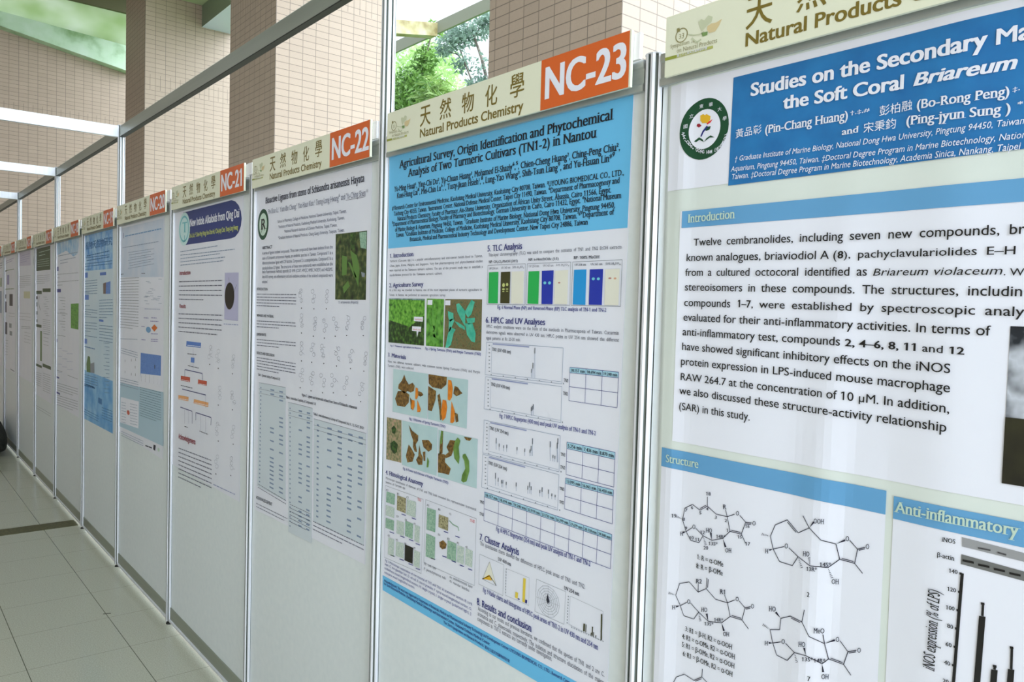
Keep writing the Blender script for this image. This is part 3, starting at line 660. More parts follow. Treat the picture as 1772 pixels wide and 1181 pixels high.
 ('q','gel_strip#2','gel_dark',2,[(.5523,1.2642),(.6415,1.26),(.642,1.2484),(.5521,1.2509)]),
 ('q','gel_strip#2','gel_band',3,[(.5715,1.2787),(.5861,1.2792),(.5862,1.2772),(.5716,1.2767)]),
 ('q','gel_strip#2','gel_band',3,[(.5944,1.2785),(.6044,1.2779),(.6044,1.2759),(.5945,1.2765)]),
 ('q','gel_strip#2','black',3,[(.5541,1.2581),(.5676,1.2584),(.5677,1.2555),(.5542,1.2552)]),
 ('q','gel_strip#2','black',3,[(.5729,1.2573),(.586,1.2576),(.5862,1.2548),(.573,1.2545)]),
 ('q','gel_strip#2','black',3,[(.5911,1.2566),(.6039,1.2569),(.6041,1.2542),(.5913,1.2538)]),
 ('q','gel_strip#2','black',3,[(.6089,1.2559),(.6214,1.2562),(.6215,1.2535),(.609,1.2531)]),
 ('t','bar_chart','serifb','black',.5273,1.2755,.5444,1.2764,.006,'iNOS'),
 ('t','bar_chart','serifb','black',.522,1.2533,.5443,1.2534,.0061,'β-actin'),
 ('l','bar_chart','black',.004,[(.5546,1.2394),(.5509,1.0891),(.5489,1.025)]),
 ('l','bar_chart','black',.003,[(.5512,1.2381),(.5542,1.2385)]),
 ('t','bar_chart','serifb','black',.5378,1.236,.549,1.2366,.0055,'140'),
 ('l','bar_chart','black',.003,[(.5506,1.2131),(.5536,1.2136)]),
 ('t','bar_chart','serifb','black',.5371,1.2108,.5483,1.2116,.0055,'120'),
 ('l','bar_chart','black',.003,[(.5499,1.1881),(.553,1.1886)]),
 ('t','bar_chart','serifb','black',.5365,1.1855,.5477,1.1865,.0055,'100'),
 ('l','bar_chart','black',.003,[(.5493,1.163),(.5524,1.1636)]),
 ('t','bar_chart','serifb','black',.5393,1.1613,.5471,1.1614,.0055,'80'),
 ('l','bar_chart','black',.003,[(.5487,1.1378),(.5517,1.1384)]),
 ('t','bar_chart','serifb','black',.5386,1.1359,.5464,1.1361,.0055,'60'),
 ('l','bar_chart','black',.003,[(.548,1.1125),(.5511,1.1132)]),
 ('t','bar_chart','serifb','black',.538,1.1105,.5458,1.1108,.0055,'40'),
 ('l','bar_chart','black',.003,[(.5474,1.0872),(.5505,1.088)]),
 ('t','bar_chart','serifb','black',.5373,1.0849,.5452,1.0855,.0056,'20'),
 ('v','bar_chart','serifbi','black',.5266,1.095,.5289,1.2067,.016,'iNOS expression (% of LPS)'),
 ('q','bar_chart','black',3,[(.5772,1.1891),(.5848,1.1903),(.5813,1.0393),(.5736,1.0375)]),
 ('l','bar_chart','black',.003,[(.581,1.1899),(.581,1.2063)]),
 ('l','bar_chart','black',.003,[(.5784,1.2059),(.5828,1.2065)]),
 ('q','bar_chart','black',3,[(.5945,1.1242),(.602,1.1258),(.6002,1.0476),(.5927,1.0459)]),
 ('l','bar_chart','black',.003,[(.5982,1.1252),(.5987,1.1299)]),
 ('l','bar_chart','black',.003,[(.5962,1.1293),(.6005,1.1301)]),
 ('q','bar_chart','black',3,[(.6134,1.1318),(.6206,1.1333),(.619,1.0559),(.6117,1.0543)]),
 ('l','bar_chart','black',.003,[(.617,1.1327),(.6164,1.1606)]),
 ('l','bar_chart','black',.003,[(.614,1.1601),(.6181,1.1608)]),
 ('q','photograph#1','photo_sea',2,[(.5947,1.5695),(.9,1.5695),(.9,1.3677),(.5947,1.3677)]),
 ('q','photograph#1','photo_sea_foot',3,[(.5947,1.453),(.9,1.453),(.9,1.3677),(.5947,1.3677)]),
 ],
 '23': [
 ('q','header_banner','sky',1,[(-.965,1.99),(-.062,1.99),(-.066,1.7365),(-.961,1.7345)]),
 ('t','title_lettering','serifb','ink2',-.9083,1.9514,-.1139,1.9502,.0208,'Agricultural Survey, Origin Identification and Phytochemical'),
 ('t','title_lettering','serifb','ink2',-.8624,1.923,-.1575,1.9222,.0204,'Analysis of Two Turmeric Cultivars (TN1-2) in Nantou'),
 ('t','title_lettering','serifb','ink2',-.9334,1.8898,-.0913,1.8877,.0145,'Yu-Ming Hsu#¹, Ying-Chi Du², Yu-Chuan Huang³, Mohamed El-Shazly⁴,⁵, Chien-Cheng Huang², Ching-Peng Chiu²,'),
 ('t','title_lettering','serifb','ink2',-.9191,1.8707,-.1042,1.8686,.0145,'Kuei-Hung Lai⁸, Mei-Chin Lu⁶,⁷, Tusty-Jiuan Hsieh¹,⁸, Lung-Yao Wang³, Shih-Tsun Liang⁹, and Yu-Hsuan Lin*⁹'),
 ('t','title_lettering','serifb','ink2',-.9434,1.8397,-.0786,1.8381,.0115,'#¹Research Center for Environmental Medicine, Kaohsiung Medical University, Kaohsiung City 80708, Taiwan. ²UYOUNG BIOMEDICAL CO., LTD.,'),
 ('t','title_lettering','serifb','ink2',-.9331,1.8236,-.0896,1.824,.0114,'Taichung City 40255, Taiwan. ³Instrument Center, National Defense Medical Center, Taipei City 11490, Taiwan. ⁴Department of Pharmacognosy and'),
 ('t','title_lettering','serifb','ink2',-.9141,1.8086,-.1107,1.8079,.0114,'Natural Products Chemistry, Faculty of Pharmacy, Ain-Shams University, Organization of African Unity Street, Abassia, Cairo 11566, Egypt.'),
 ('t','title_lettering','serifb','ink2',-.9415,1.7952,-.0844,1.7947,.0114,'⁵Department of Pharmaceutical Biology, Faculty of Pharmacy and Biotechnology, German University in Cairo, Cairo 11432, Egypt. ⁶National Museum'),
 ('t','title_lettering','serifb','ink2',-.9248,1.7792,-.0994,1.7777,.0114,'of Marine Biology & Aquarium, Pingtung 94450, Taiwan. ⁷Graduate Institute of Marine Biology, National Dong Hwa University, Pingtung 94450,'),
 ('t','title_lettering','serifb','ink2',-.9202,1.7641,-.1027,1.7643,.0114,'Taiwan. ⁸Graduate Institute of Medicine, College of Medicine, Kaohsiung Medical University, Kaohsiung City 80708, Taiwan. *⁹Department of'),
 ('t','title_lettering','serifb','ink2',-.8475,1.749,-.1731,1.7494,.011,'Botanicals, Medical and Pharmaceutical Industry Technology and Development Center, New Taipei City 24886, Taiwan'),
 ('t','section_heading#1','serifb','navy',-.9509,1.7081,-.8276,1.7088,.0111,'1. Introduction'),
 ('t','body_text#1','seriflj','ink3',-.9485,1.6961,-.5211,1.6959,.0059,'Turmeric (Curcuma spp.) is a popular anti-inflammatory and anti-cancer health food in Taiwan,'),
 ('t','body_text#1','seriflj','ink3',-.948,1.683,-.5197,1.6836,.0058,'China, Japan, Korea, Malaysia, and Singapore. Very few pharmacognosy and phytochemical studies'),
 ('t','body_text#1','seriflj','ink3',-.9493,1.6701,-.52,1.6703,.0059,'were reported on the Taiwanese turmeric cultivars. The aim of the present study was to establish a'),
 ('t','body_text#1','seriflj','ink3',-.9487,1.6569,-.688,1.6575,.0059,'standardization protocol for the Taiwanese turmeric cultivars.'),
 ('t','section_heading#2','serifb','navy',-.9499,1.6258,-.7764,1.628,.0111,'2. Agriculture Survey'),
 ('t','body_text#1','seriflj','ink3',-.9482,1.6151,-.5207,1.6154,.0059,'As a first step, we travelled to Nantou, one of the most important places of turmeric agriculture in'),
 ('t','body_text#1','seriflj','ink3',-.9477,1.6019,-.6706,1.6019,.0059,'Taiwan. In Nantou, we performed an extensive agriculture survey.'),
 ('q','photograph#1','photo_field',2,[(-.9498,1.595),(-.7675,1.595),(-.7666,1.4722),(-.9472,1.4721)]),
 ('q','photograph#1','photo_haze',3,[(-.9498,1.595),(-.7675,1.595),(-.7673,1.5909),(-.9497,1.5925)]),
 ('q','photograph#1','leaf_shade',3,[(-.9485,1.5345),(-.8382,1.5194),(-.7689,1.5513),(-.7666,1.4722),(-.9472,1.4721)]),
 ('q','photograph#1','white',4,[(-.8169,1.5472),(-.773,1.5471),(-.7736,1.535),(-.8175,1.5352)]),
 ('t','photograph#1','sans','red',-.8109,1.5378,-.7769,1.5378,.0048,'turmeric'),
 ('q','photograph#1','white',4,[(-.8247,1.5211),(-.7806,1.5214),(-.7811,1.5083),(-.7931,1.5084),(-.8001,1.4923),(-.803,1.5087),(-.8253,1.509)]),
 ('t','photograph#1','sans','red',-.8209,1.511,-.7823,1.5112,.0042,'black tea'),
 ('q','photograph#2','photo_leaf',2,[(-.7579,1.5957),(-.6788,1.5951),(-.6781,1.4729),(-.757,1.4727)]),
 ('q','photograph#3','photo_soil',2,[(-.6733,1.5951),(-.5199,1.5956),(-.5186,1.4731),(-.6741,1.4726)]),
 ('q','photograph#3','white',5,[(-.7524,1.5922),(-.7298,1.5924),(-.7303,1.5796),(-.753,1.5799)]),
 ('t','photograph#3','sans','red',-.7488,1.582,-.732,1.5819,.0058,'TN1'),
 ('q','photograph#3','white',5,[(-.6712,1.5917),(-.6489,1.5919),(-.6494,1.5795),(-.6716,1.5798)]),
 ('t','photograph#3','sans','red',-.6683,1.5821,-.651,1.582,.0057,'TN2'),
 ('q','photograph#3','leaf_green',4,[(-.7293,1.5813),(-.7144,1.5353),(-.7186,1.5119),(-.7328,1.5405)]),
 ('q','photograph#3','leaf_green',4,[(-.6855,1.5762),(-.6939,1.5359),(-.7084,1.5152),(-.7147,1.5179),(-.7051,1.5586)]),
 ('q','photograph#3','leaf_green',4,[(-.7536,1.5693),(-.7355,1.5405),(-.7284,1.5232),(-.7414,1.5315)]),
 ('q','photograph#3','leaf_green',4,[(-.7463,1.5226),(-.7192,1.5264),(-.716,1.512),(-.742,1.5081)]),
 ('q','photograph#3','leaf_green',4,[(-.7387,1.4936),(-.7184,1.5061),(-.7021,1.4866),(-.7172,1.4786)]),
 ('q','photograph#3','leaf_green',4,[(-.7027,1.501),(-.6875,1.5045),(-.6797,1.4992),(-.692,1.49)]),
 ('q','photograph#3','leaf_green',4,[(-.7265,1.5145),(-.7082,1.5095),(-.7086,1.495),(-.7221,1.4973)]),
 ('q','photograph#3','leaf_teal',4,[(-.6601,1.5652),(-.6354,1.5601),(-.6348,1.5461),(-.6491,1.5372),(-.6569,1.5483)]),
 ('q','photograph#3','leaf_teal',4,[(-.6243,1.5826),(-.6125,1.5855),(-.5857,1.5666),(-.585,1.5501),(-.5841,1.5282),(-.6062,1.5496),(-.6202,1.566)]),
 ('q','photograph#3','leaf_teal',4,[(-.588,1.5638),(-.5616,1.5943),(-.5477,1.589),(-.56,1.5589),(-.5735,1.5504)]),
 ('q','photograph#3','leaf_teal',4,[(-.6297,1.5406),(-.6152,1.5382),(-.5864,1.5281),(-.5837,1.5199),(-.61,1.5273)]),
 ('q','photograph#3','leaf_teal',4,[(-.5844,1.5364),(-.5546,1.5373),(-.5409,1.5135),(-.5426,1.4917),(-.5572,1.4937),(-.5763,1.5093)]),
 ('q','photograph#3','leaf_teal',4,[(-.6486,1.526),(-.624,1.5198),(-.6332,1.5097),(-.6418,1.4811),(-.6561,1.4724),(-.6671,1.4727),(-.6576,1.5058)]),
 ('q','photograph#3','leaf_teal',4,[(-.5803,1.5489),(-.5452,1.5512),(-.5465,1.5403),(-.5727,1.534)]),
 ('q','photograph#3','leaf_teal',4,[(-.6542,1.5427),(-.6396,1.5459),(-.6298,1.5434),(-.6458,1.5176),(-.6539,1.5116)]),
 ('t','caption#1','serifb','navy2',-.9369,1.461,-.7791,1.462,.0048,'Fig. 1 Turmeric agriculture in Nantou'),
 ('t','caption#2','serifb','navy2',-.7597,1.4623,-.5181,1.4621,.0064,'Fig. 2 Spring Turmeric (TN1) and Purple Turmeric (TN2)'),
 ('t','section_heading#3','serifb','navy',-.9498,1.4324,-.8533,1.4303,.0104,'3. Materials'),
 ('t','body_text#2','seriflj','ink3',-.9482,1.4158,-.5195,1.4189,.0059,'Next, two different turmeric cultivars, with common names Spring Turmeric (TN1) and Purple'),
 ('t','body_text#2','seriflj','ink3',-.9477,1.4036,-.8112,1.4055,.0059,'Turmeric (TN2), were collected.'),
 ('q','photograph#4','photo_plate',2,[(-.9185,1.3994),(-.7444,1.3997),(-.743,1.2815),(-.9177,1.2801)]),
 ('q','photograph#5','photo_plate',2,[(-.7408,1.3993),(-.5674,1.3995),(-.5685,1.2798),(-.7394,1.2816)]),
 ('q','photograph#6','photo_bark',2,[(-.9473,1.2607),(-.8698,1.2619),(-.8662,1.1453),(-.9466,1.1417)]),
 ('q','photograph#7','photo_plate',2,[(-.8652,1.2618),(-.6938,1.2647),(-.6932,1.1404),(-.862,1.1404)]),
 ('q','photograph#8','photo_plate',2,[(-.6902,1.2603),(-.5228,1.2608),(-.5222,1.1416),(-.6885,1.14)]),
 ('q','photograph#8','rhizome',4,[(-.8593,1.3886),(-.8509,1.3755),(-.8355,1.363),(-.8412,1.3452),(-.8571,1.3367),(-.8705,1.3423),(-.8893,1.3475),(-.8878,1.3582),(-.8717,1.3702)]),
 ('q','photograph#8','rhizome',4,[(-.8355,1.363),(-.8166,1.3699),(-.8056,1.3624),(-.8094,1.3483),(-.825,1.3427),(-.8412,1.3452)]),
 ('q','photograph#8','rhizome',4,[(-.8904,1.3404),(-.8574,1.3436),(-.8312,1.3359),(-.8335,1.3149),(-.8523,1.3007),(-.892,1.2997),(-.9043,1.3178)]),
 ('q','photograph#8','rhizome',4,[(-.7876,1.3505),(-.7702,1.3482),(-.7626,1.3422),(-.7758,1.3365),(-.7871,1.3387)]),
 ('q','photograph#8','rhizome',4,[(-.8277,1.3293),(-.8179,1.3235),(-.8168,1.2996),(-.8219,1.2973)]),
 ('q','photograph#8','rhizome',4,[(-.7408,1.399),(-.6567,1.3988),(-.6587,1.3793),(-.6808,1.3659),(-.7216,1.3669),(-.7386,1.3753)]),
 ('q','photograph#8','rhizome',4,[(-.7407,1.3684),(-.7036,1.3587),(-.7056,1.3356),(-.7219,1.304),(-.7392,1.3053)]),
 ('q','photograph#8','rhizome',4,[(-.6226,1.3794),(-.609,1.3775),(-.5978,1.3692),(-.588,1.3645),(-.6134,1.3543),(-.6273,1.3599)]),
 ('q','photograph#8','rhizome',4,[(-.6974,1.3479),(-.6872,1.3538),(-.6794,1.3319),(-.6747,1.2901),(-.682,1.2852),(-.6871,1.3114)]),
 ('q','photograph#8','rhizome',4,[(-.6198,1.3129),(-.6061,1.3114),(-.6026,1.2929),(-.6133,1.2889)]),
 ('q','photograph#8','rhizome',4,[(-.831,1.2548),(-.8144,1.2415),(-.7826,1.2323),(-.7832,1.2186),(-.794,1.2068),(-.7869,1.1874),(-.7982,1.187),(-.8075,1.1979),(-.8069,1.2151),(-.819,1.2306)]),
 ('q','photograph#8','rhizome',4,[(-.8287,1.2015),(-.8156,1.1932),(-.7978,1.1788),(-.8077,1.1583),(-.8331,1.1516),(-.8422,1.1682)]),
 ('q','photograph#8','rhizome',4,[(-.7649,1.223),(-.7335,1.2276),(-.7165,1.2186),(-.7177,1.2051),(-.7322,1.1968),(-.7568,1.2057)]),
 ('q','photograph#8','rhizome',4,[(-.7766,1.2094),(-.7683,1.187),(-.7587,1.1784),(-.7597,1.158),(-.7793,1.1546),(-.791,1.1663),(-.7803,1.1783)]),
 ('q','photograph#8','rhizome',4,[(-.7593,1.1918),(-.7472,1.1954),(-.7462,1.1704),(-.754,1.1691)]),
 ('q','photograph#8','rhizome',4,[(-.6361,1.242),(-.6141,1.2436),(-.6176,1.224),(-.6289,1.203),(-.6535,1.1925),(-.6594,1.198),(-.6403,1.2108),(-.6509,1.222)]),
 ('q','photograph#8','rhizome',4,[(-.6876,1.2),(-.6568,1.2017),(-.6559,1.1823),(-.6302,1.1706),(-.6378,1.1532),(-.6547,1.1533),(-.6861,1.1509)]),
 ('q','photograph#8','rhizome',4,[(-.5782,1.2584),(-.5448,1.2601),(-.5532,1.252),(-.5689,1.2519)]),
 ('q','photograph#8','rhizome',4,[(-.6763,1.2605),(-.6672,1.2605),(-.6682,1.2031),(-.6823,1.1975),(-.6809,1.2338)]),
 ('q','photograph#8','turmeric',5,[(-.8004,1.3588),(-.7891,1.3571),(-.7871,1.3387),(-.7928,1.3279),(-.8017,1.3293)]),
 ('q','photograph#8','turmeric',5,[(-.8179,1.3235),(-.8039,1.3233),(-.8033,1.308),(-.8116,1.2951),(-.8195,1.3027)]),
 ('q','photograph#8','turmeric',5,[(-.7909,1.3264),(-.772,1.3031),(-.776,1.2959),(-.7902,1.2942)]),
 ('q','photograph#8','turmeric',5,[(-.6508,1.3922),(-.6369,1.3922),(-.6295,1.3724),(-.6324,1.3498),(-.6403,1.3409),(-.6504,1.3421)]),
 ('q','photograph#8','turmeric',5,[(-.6729,1.3397),(-.657,1.3391),(-.6518,1.322),(-.6579,1.2954),(-.6717,1.2856),(-.6783,1.3059)]),
 ('q','photograph#8','turmeric',5,[(-.6336,1.3401),(-.6183,1.3163),(-.6189,1.2908),(-.6269,1.2856),(-.6368,1.2859)]),
 ('q','photograph#8','pod',5,[(-.6036,1.2531),(-.5915,1.247),(-.5983,1.2302),(-.5935,1.2056),(-.5965,1.1877),(-.6149,1.1989),(-.6215,1.2234),(-.6141,1.2436)]),
 ('q','photograph#8','pod',5,[(-.5805,1.214),(-.5701,1.2182),(-.5537,1.2028),(-.5516,1.1782),(-.5619,1.1514),(-.5749,1.1458),(-.5841,1.1488),(-.581,1.1635),(-.5685,1.1815),(-.5735,1.1995),(-.5813,1.2076)]),
 ('q','photograph#8','pod',5,[(-.6763,1.2599),(-.6683,1.26),(-.6704,1.2288),(-.6794,1.2242)]),
 ('q','photograph#8','pod',5,[(-.7364,1.1821),(-.7283,1.1734),(-.7305,1.1563),(-.7389,1.1549)]),
 ('q','photograph#8','leaf_shade',4,[(-.9249,1.1905),(-.9048,1.2006),(-.8842,1.1931),(-.8887,1.1712),(-.9033,1.1635),(-.9208,1.1732)]),
 ('q','photograph#8','leaf_shade',4,[(-.9199,1.2341),(-.9066,1.243),(-.894,1.2341),(-.9022,1.2188),(-.9159,1.2204)]),
 ('t','caption#3','serifb','navy2',-.8296,1.2685,-.658,1.2696,.0064,'Fig. 3 Rhizome of Spring Turmeric (TN1)'),
 ('t','caption#4','serifb','navy2',-.8563,1.1287,-.6396,1.1296,.0066,'Fig. 4 Flower and rhizome of Purple Turmeric (TN2)'),
 ('t','section_heading#4','serifb','navy',-.9476,1.0992,-.7555,1.102,.0119,'4. Histological Anatomy'),
 ('t','body_text#3','seriflj','ink3',-.9453,1.0861,-.5212,1.0874,.0061,'Microscopic examination of rhizomes of TN1 and TN2 both revealed the representative anatomical'),
 ('t','body_text#3','seriflj','ink3',-.9448,1.0743,-.8403,1.0767,.006,'features of Curcuma spp.'),
 ('l','histology_chart#1','grey',.0008,[(-.9477,1.0667),(-.7525,1.0675),(-.7536,.8693),(-.9446,.8618),(-.9477,1.0667)]),
 ('l','histology_chart#2','grey',.0008,[(-.7409,1.0691),(-.5196,1.0687),(-.5204,.9052),(-.7422,.9012),(-.7409,1.0691)]),
 ('q','histology_chart#1','photo_hist',3,[(-.9406,1.0514),(-.8945,1.0524),(-.8958,1.0219),(-.9415,1.0206)]),
 ('q','histology_chart#1','photo_hist2',3,[(-.9417,1.0122),(-.8955,1.0138),(-.8964,.9848),(-.9421,.9828)]),
 ('q','histology_chart#1','photo_hist',3,[(-.9412,.976),(-.8961,.9779),(-.897,.9489),(-.9417,.9474)]),
 ('q','histology_chart#1','photo_hist_brown',3,[(-.8825,1.052),(-.8368,1.0527),(-.8375,1.0115),(-.8834,1.0109)]),
 ('q','histology_chart#1','photo_hist2',3,[(-.8327,1.0514),(-.7867,1.0531),(-.7868,1.0108),(-.833,1.0098)]),
 ('q','histology_chart#1','photo_hist2',3,[(-.8822,.9825),(-.843,.9847),(-.8444,.9466),(-.8823,.9461)]),
 ('q','histology_chart#1','photo_hist',3,[(-.8377,.9913),(-.7986,.9917),(-.7998,.9495),(-.8375,.9496)]),
 ('q','histology_chart#1','photo_hist2',3,[(-.7899,.9916),(-.7649,.9922),(-.7659,.9474),(-.7905,.9478)]),
 ('q','histology_chart#1','photo_hist2',3,[(-.9246,.9242),(-.8928,.9251),(-.894,.8766),(-.9257,.8752)]),
 ('q','histology_chart#1','photo_hist2',3,[(-.8834,.9233),(-.8415,.927),(-.8428,.8848),(-.8843,.8825)]),
 ('q','histology_chart#1','black2',3,[(-.8375,.9262),(-.7959,.9271),(-.797,.8832),(-.8376,.8821)]),
 ('q','histology_chart#1','photo_hist2',3,[(-.7908,.9226),(-.7606,.9238),(-.7621,.8801),(-.792,.8798)]),
 ('q','histology_chart#2','photo_hist',3,[(-.7331,1.0501),(-.6921,1.0513),(-.6928,.9938),(-.7339,.9917)]),
 ('q','histology_chart#2','photo_hist',3,[(-.7348,.9811),(-.6922,.9812),(-.6925,.9224),(-.7346,.9202)]),
 ('q','histology_chart#2','photo_hist_brown',3,[(-.6784,1.0441),(-.636,1.0449),(-.6362,1.0111),(-.6792,1.011)]),
 ('q','histology_chart#2','photo_hist',3,[(-.6365,.9874),(-.5983,.9882),(-.5993,.9424),(-.6376,.9409)]),
 ('q','histology_chart#2','photo_hist2',3,[(-.594,.9856),(-.5652,.9869),(-.5662,.9441),(-.5952,.9436)]),
 ('q','histology_chart#2','photo_hist2',3,[(-.5591,.9872),(-.5303,.9874),(-.5309,.9465),(-.5602,.9457)]),
 ('q','histology_chart#2','rhizome',3,[(-.6731,.9732),(-.6559,.9826),(-.6404,.9764),(-.6442,.9642),(-.6592,.9585),(-.6704,.9612)]),
 ('l','histology_chart#2','photo_hist',.003,[(-.6314,1.0384),(-.6149,1.0323),(-.5939,1.0311),(-.5894,1.0223)]),
 ('t','histology_chart#1','sans','ink',-.9428,1.0529,-.93,1.0538,.0055,'A1'),
 ('t','histology_chart#1','sans','ink',-.8836,1.0537,-.8713,1.0546,.0054,'B1'),
 ('t','histology_chart#1','sans','ink',-.8348,1.0542,-.8229,1.0551,.0053,'C1'),
 ('t','histology_chart#1','sans','ink',-.8836,.9906,-.8712,.9918,.0055,'D1'),
 ('t','histology_chart#1','sans','ink',-.8397,.9908,-.8277,.992,.0054,'E1'),
 ('t','histology_chart#1','sans','ink',-.7956,.9903,-.7841,.9914,.0052,'F1'),
 ('t','histology_chart#1','sans','ink',-.9284,.9261,-.9156,.9275,.0055,'G1'),
 ('t','histology_chart#1','sans','ink',-.8845,.925,-.8721,.9264,.0054,'H1'),
 ('t','histology_chart#1','sans','ink',-.84,.9253,-.828,.9267,.0053,'I1'),
 ('t','histology_chart#1','sans','ink',-.7939,.9255,-.7823,.9269,.0052,'J1'),
 ('t','histology_chart#2','sans','ink',-.7342,1.0542,-.7231,1.0551,.0052,'A2'),
 ('t','histology_chart#2','sans','ink',-.6819,1.054,-.6713,1.0548,.005,'B2'),
 ('t','histology_chart#2','sans','ink',-.6329,1.0535,-.6227,1.0543,.0049,'C2'),
 ('t','histology_chart#2','sans','ink',-.68,.9893,-.6694,.9903,.005,'D2'),
 ('t','histology_chart#2','sans','ink',-.6379,.9888,-.6276,.9898,.0049,'E2'),
 ('t','histology_chart#2','sans','ink',-.5962,.9885,-.5863,.9896,.0049,'F2'),
 ('t','histology_chart#2','sans','ink',-.5608,.9878,-.5511,.9888,.0048,'G2'),
 ('l','histology_chart#1','navy2',.0022,[(-.9183,.9413),(-.8951,.9424)]),
 ('l','histology_chart#1','navy2',.0022,[(-.8585,1.005),(-.8363,1.0056)]),
 ('l','histology_chart#1','navy2',.0022,[(-.8061,1.006),(-.7847,1.0066)]),
 ('l','histology_chart#1','navy2',.0022,[(-.8625,.943),(-.8402,.9441)]),
 ('l','histology_chart#1','navy2',.0022,[(-.8173,.9446),(-.7957,.9457)]),
 ('l','histology_chart#1','navy2',.0022,[(-.7839,.9418),(-.7628,.9429)]),
 ('l','histology_chart#1','navy2',.0022,[(-.913,.8772),(-.8899,.8788)]),
 ('l','histology_chart#1','navy2',.0022,[(-.8634,.8787),(-.8411,.8804)]),
 ('l','histology_chart#1','navy2',.0022,[(-.817,.8783),(-.7954,.8799)]),
 ('l','histology_chart#1','navy2',.0022,[(-.7802,.8759),(-.7591,.8775)]),
 ('l','histology_chart#2','navy2',.0022,[(-.7102,.9223),(-.6902,.9235)]),
 ('l','histology_chart#2','navy2',.0022,[(-.6542,1.0056),(-.6352,1.0062)]),
 ('l','histology_chart#2','navy2',.0022,[(-.6041,1.006),(-.5858,1.0066)]),
 ('l','histology_chart#2','navy2',.0022,[(-.6585,.9416),(-.6394,.9426)]),
 ('l','histology_chart#2','navy2',.0022,[(-.6174,.94),(-.5988,.9411)]),
 ('l','histology_chart#2','navy2',.0022,[(-.5825,.9387),(-.5644,.9397)]),
 ('l','histology_chart#2','navy2',.0022,[(-.5478,.939),(-.5302,.94)]),
 ('t','histology_chart#1','serifl','red',-.7792,1.0583,-.7611,1.0589,.0075,'TN1'),
 ('t','histology_chart#2','serifl','red',-.5452,1.0557,-.5254,1.0567,.0068,'TN2'),
 ('t','body_text#4','seriflj','ink3',-.7411,.8968,-.6822,.8986,.0066,'KL: cork layer'),
 ('t','body_text#4','seriflj','ink3',-.7406,.8832,-.6397,.8853,.0066,'P: parenchymatous cells'),
 ('t','body_text#4','seriflj','ink3',-.6242,.895,-.5264,.8965,.0063,'en: endodermoidal layer'),
 ('t','body_text#4','seriflj','ink3',-.6238,.8846,-.5406,.8838,.0063,'vb: vascular bundles'),
 ('t','caption#5','serifl','navy2',-.9404,.8519,-.5267,.8546,.0064,'Fig. 5 Microscopic examination of raw material of TN1 and TN2. A: transverse section, B: cork'),
 ('t','caption#6','serifl','navy2',-.9411,.8413,-.5282,.8419,.0065,'layer, C: non-glandular hair, D: oil cell, E: starch granules, F: spiral vessel longitudinal section, G:'),
 ('t','caption#7','serifl','navy2',-.9418,.8293,-.5277,.8301,.0065,'scalariform vessel longitudinal section, H: single crystal, I: single crystal (polarized light), J:'),
 ('t','caption#8','serifl','navy2',-.9424,.8173,-.7821,.819,.0064,'reticulate vessel longitudinal section.'),
 ('q','footer_banner','sky',1,[(-.9531,.8082),(-.078,.8084),(-.0853,.7596),(-.9513,.7657)]),
 ('t','footer_banner','serifb','navy',-.9437,.7932,-.177,.7958,.0071,'Acknowledgement: This work was supported by Department of Botanicals, Medical and Pharmaceutical Industry Technology and Development Center; UYOUNG BIOMEDICAL CO., LTD.; Research Center'),
 ('t','footer_banner','serifb','navy',-.9434,.7844,-.4524,.7819,.0071,'for Environmental Medicine, Kaohsiung Medical University; and Instrument Center, National Defense Medical Center.'),
 ('t','footer_banner','serifb','navy',-.6464,.7721,-.4778,.7703,.0064,'The 33rd Symposium on Natural Products'),
 ('t','footer_banner','sansb','navy',-.4737,.7688,-.379,.7685,.0068,'第卅三屆天然藥物研討會'),
 ('t','section_heading#5','serifb','navy',-.5046,1.708,-.3774,1.709,.014,'5. TLC Analysis'),
 ('t','body_text#5','seriflj','ink3',-.4989,1.6962,-.0763,1.6971,.0069,'Thin-layer chromatography (TLC) was used to compare the contents of TN1 and TN2 EtOH extracts.'),
 ('t','caption#9','serifb','ink',-.4974,1.6808,-.391,1.6801,.0058,'NP: CH₂Cl₂:MeOH (20:1)'),
 ('t','caption#10','serifb','ink',-.3547,1.6817,-.2562,1.6809,.0055,'NP: n-Hex:EtOAc (1:1)'),
 ('t','caption#11','serifb','ink',-.2112,1.6811,-.1377,1.68,.0061,'RP: 100% MeOH'),
 ('l','thin_layer_chart#1','grey',.001,[(-.5006,1.6756),(-.3643,1.6756),(-.3627,1.5843),(-.5001,1.5841),(-.5006,1.6756)]),
 ('l','thin_layer_chart#2','grey',.001,[(-.3582,1.6754),(-.2196,1.6753),(-.2183,1.5852),(-.3588,1.5848),(-.3582,1.6754)]),
 ('l','thin_layer_chart#3','grey',.001,[(-.2136,1.6751),(-.076,1.6754),(-.0766,1.5853),(-.2143,1.5852),(-.2136,1.6751)]),
 ('q','thin_layer_chart#1','g_green',3,[(-.4956,1.6592),(-.4599,1.6595),(-.4593,1.5867),(-.4951,1.5868)]),
 ('q','thin_layer_chart#1','g_olive',3,[(-.4507,1.6588),(-.4164,1.6592),(-.4165,1.5871),(-.4501,1.5873)]),
 ('q','thin_layer_chart#1','g_cream',3,[(-.4116,1.6591),(-.369,1.6595),(-.3682,1.5869),(-.4108,1.5872)]),
 ('q','thin_layer_chart#2','g_green',3,[(-.3529,1.6584),(-.3169,1.6586),(-.3174,1.5868),(-.3536,1.5874)]),
 ('q','thin_layer_chart#2','g_blue',3,[(-.3088,1.659),(-.2714,1.6591),(-.2717,1.5869),(-.3071,1.5869)]),
 ('q','thin_layer_chart#2','g_cream',3,[(-.2664,1.6581),(-.2263,1.6587),(-.2259,1.5874),(-.2661,1.5874)]),
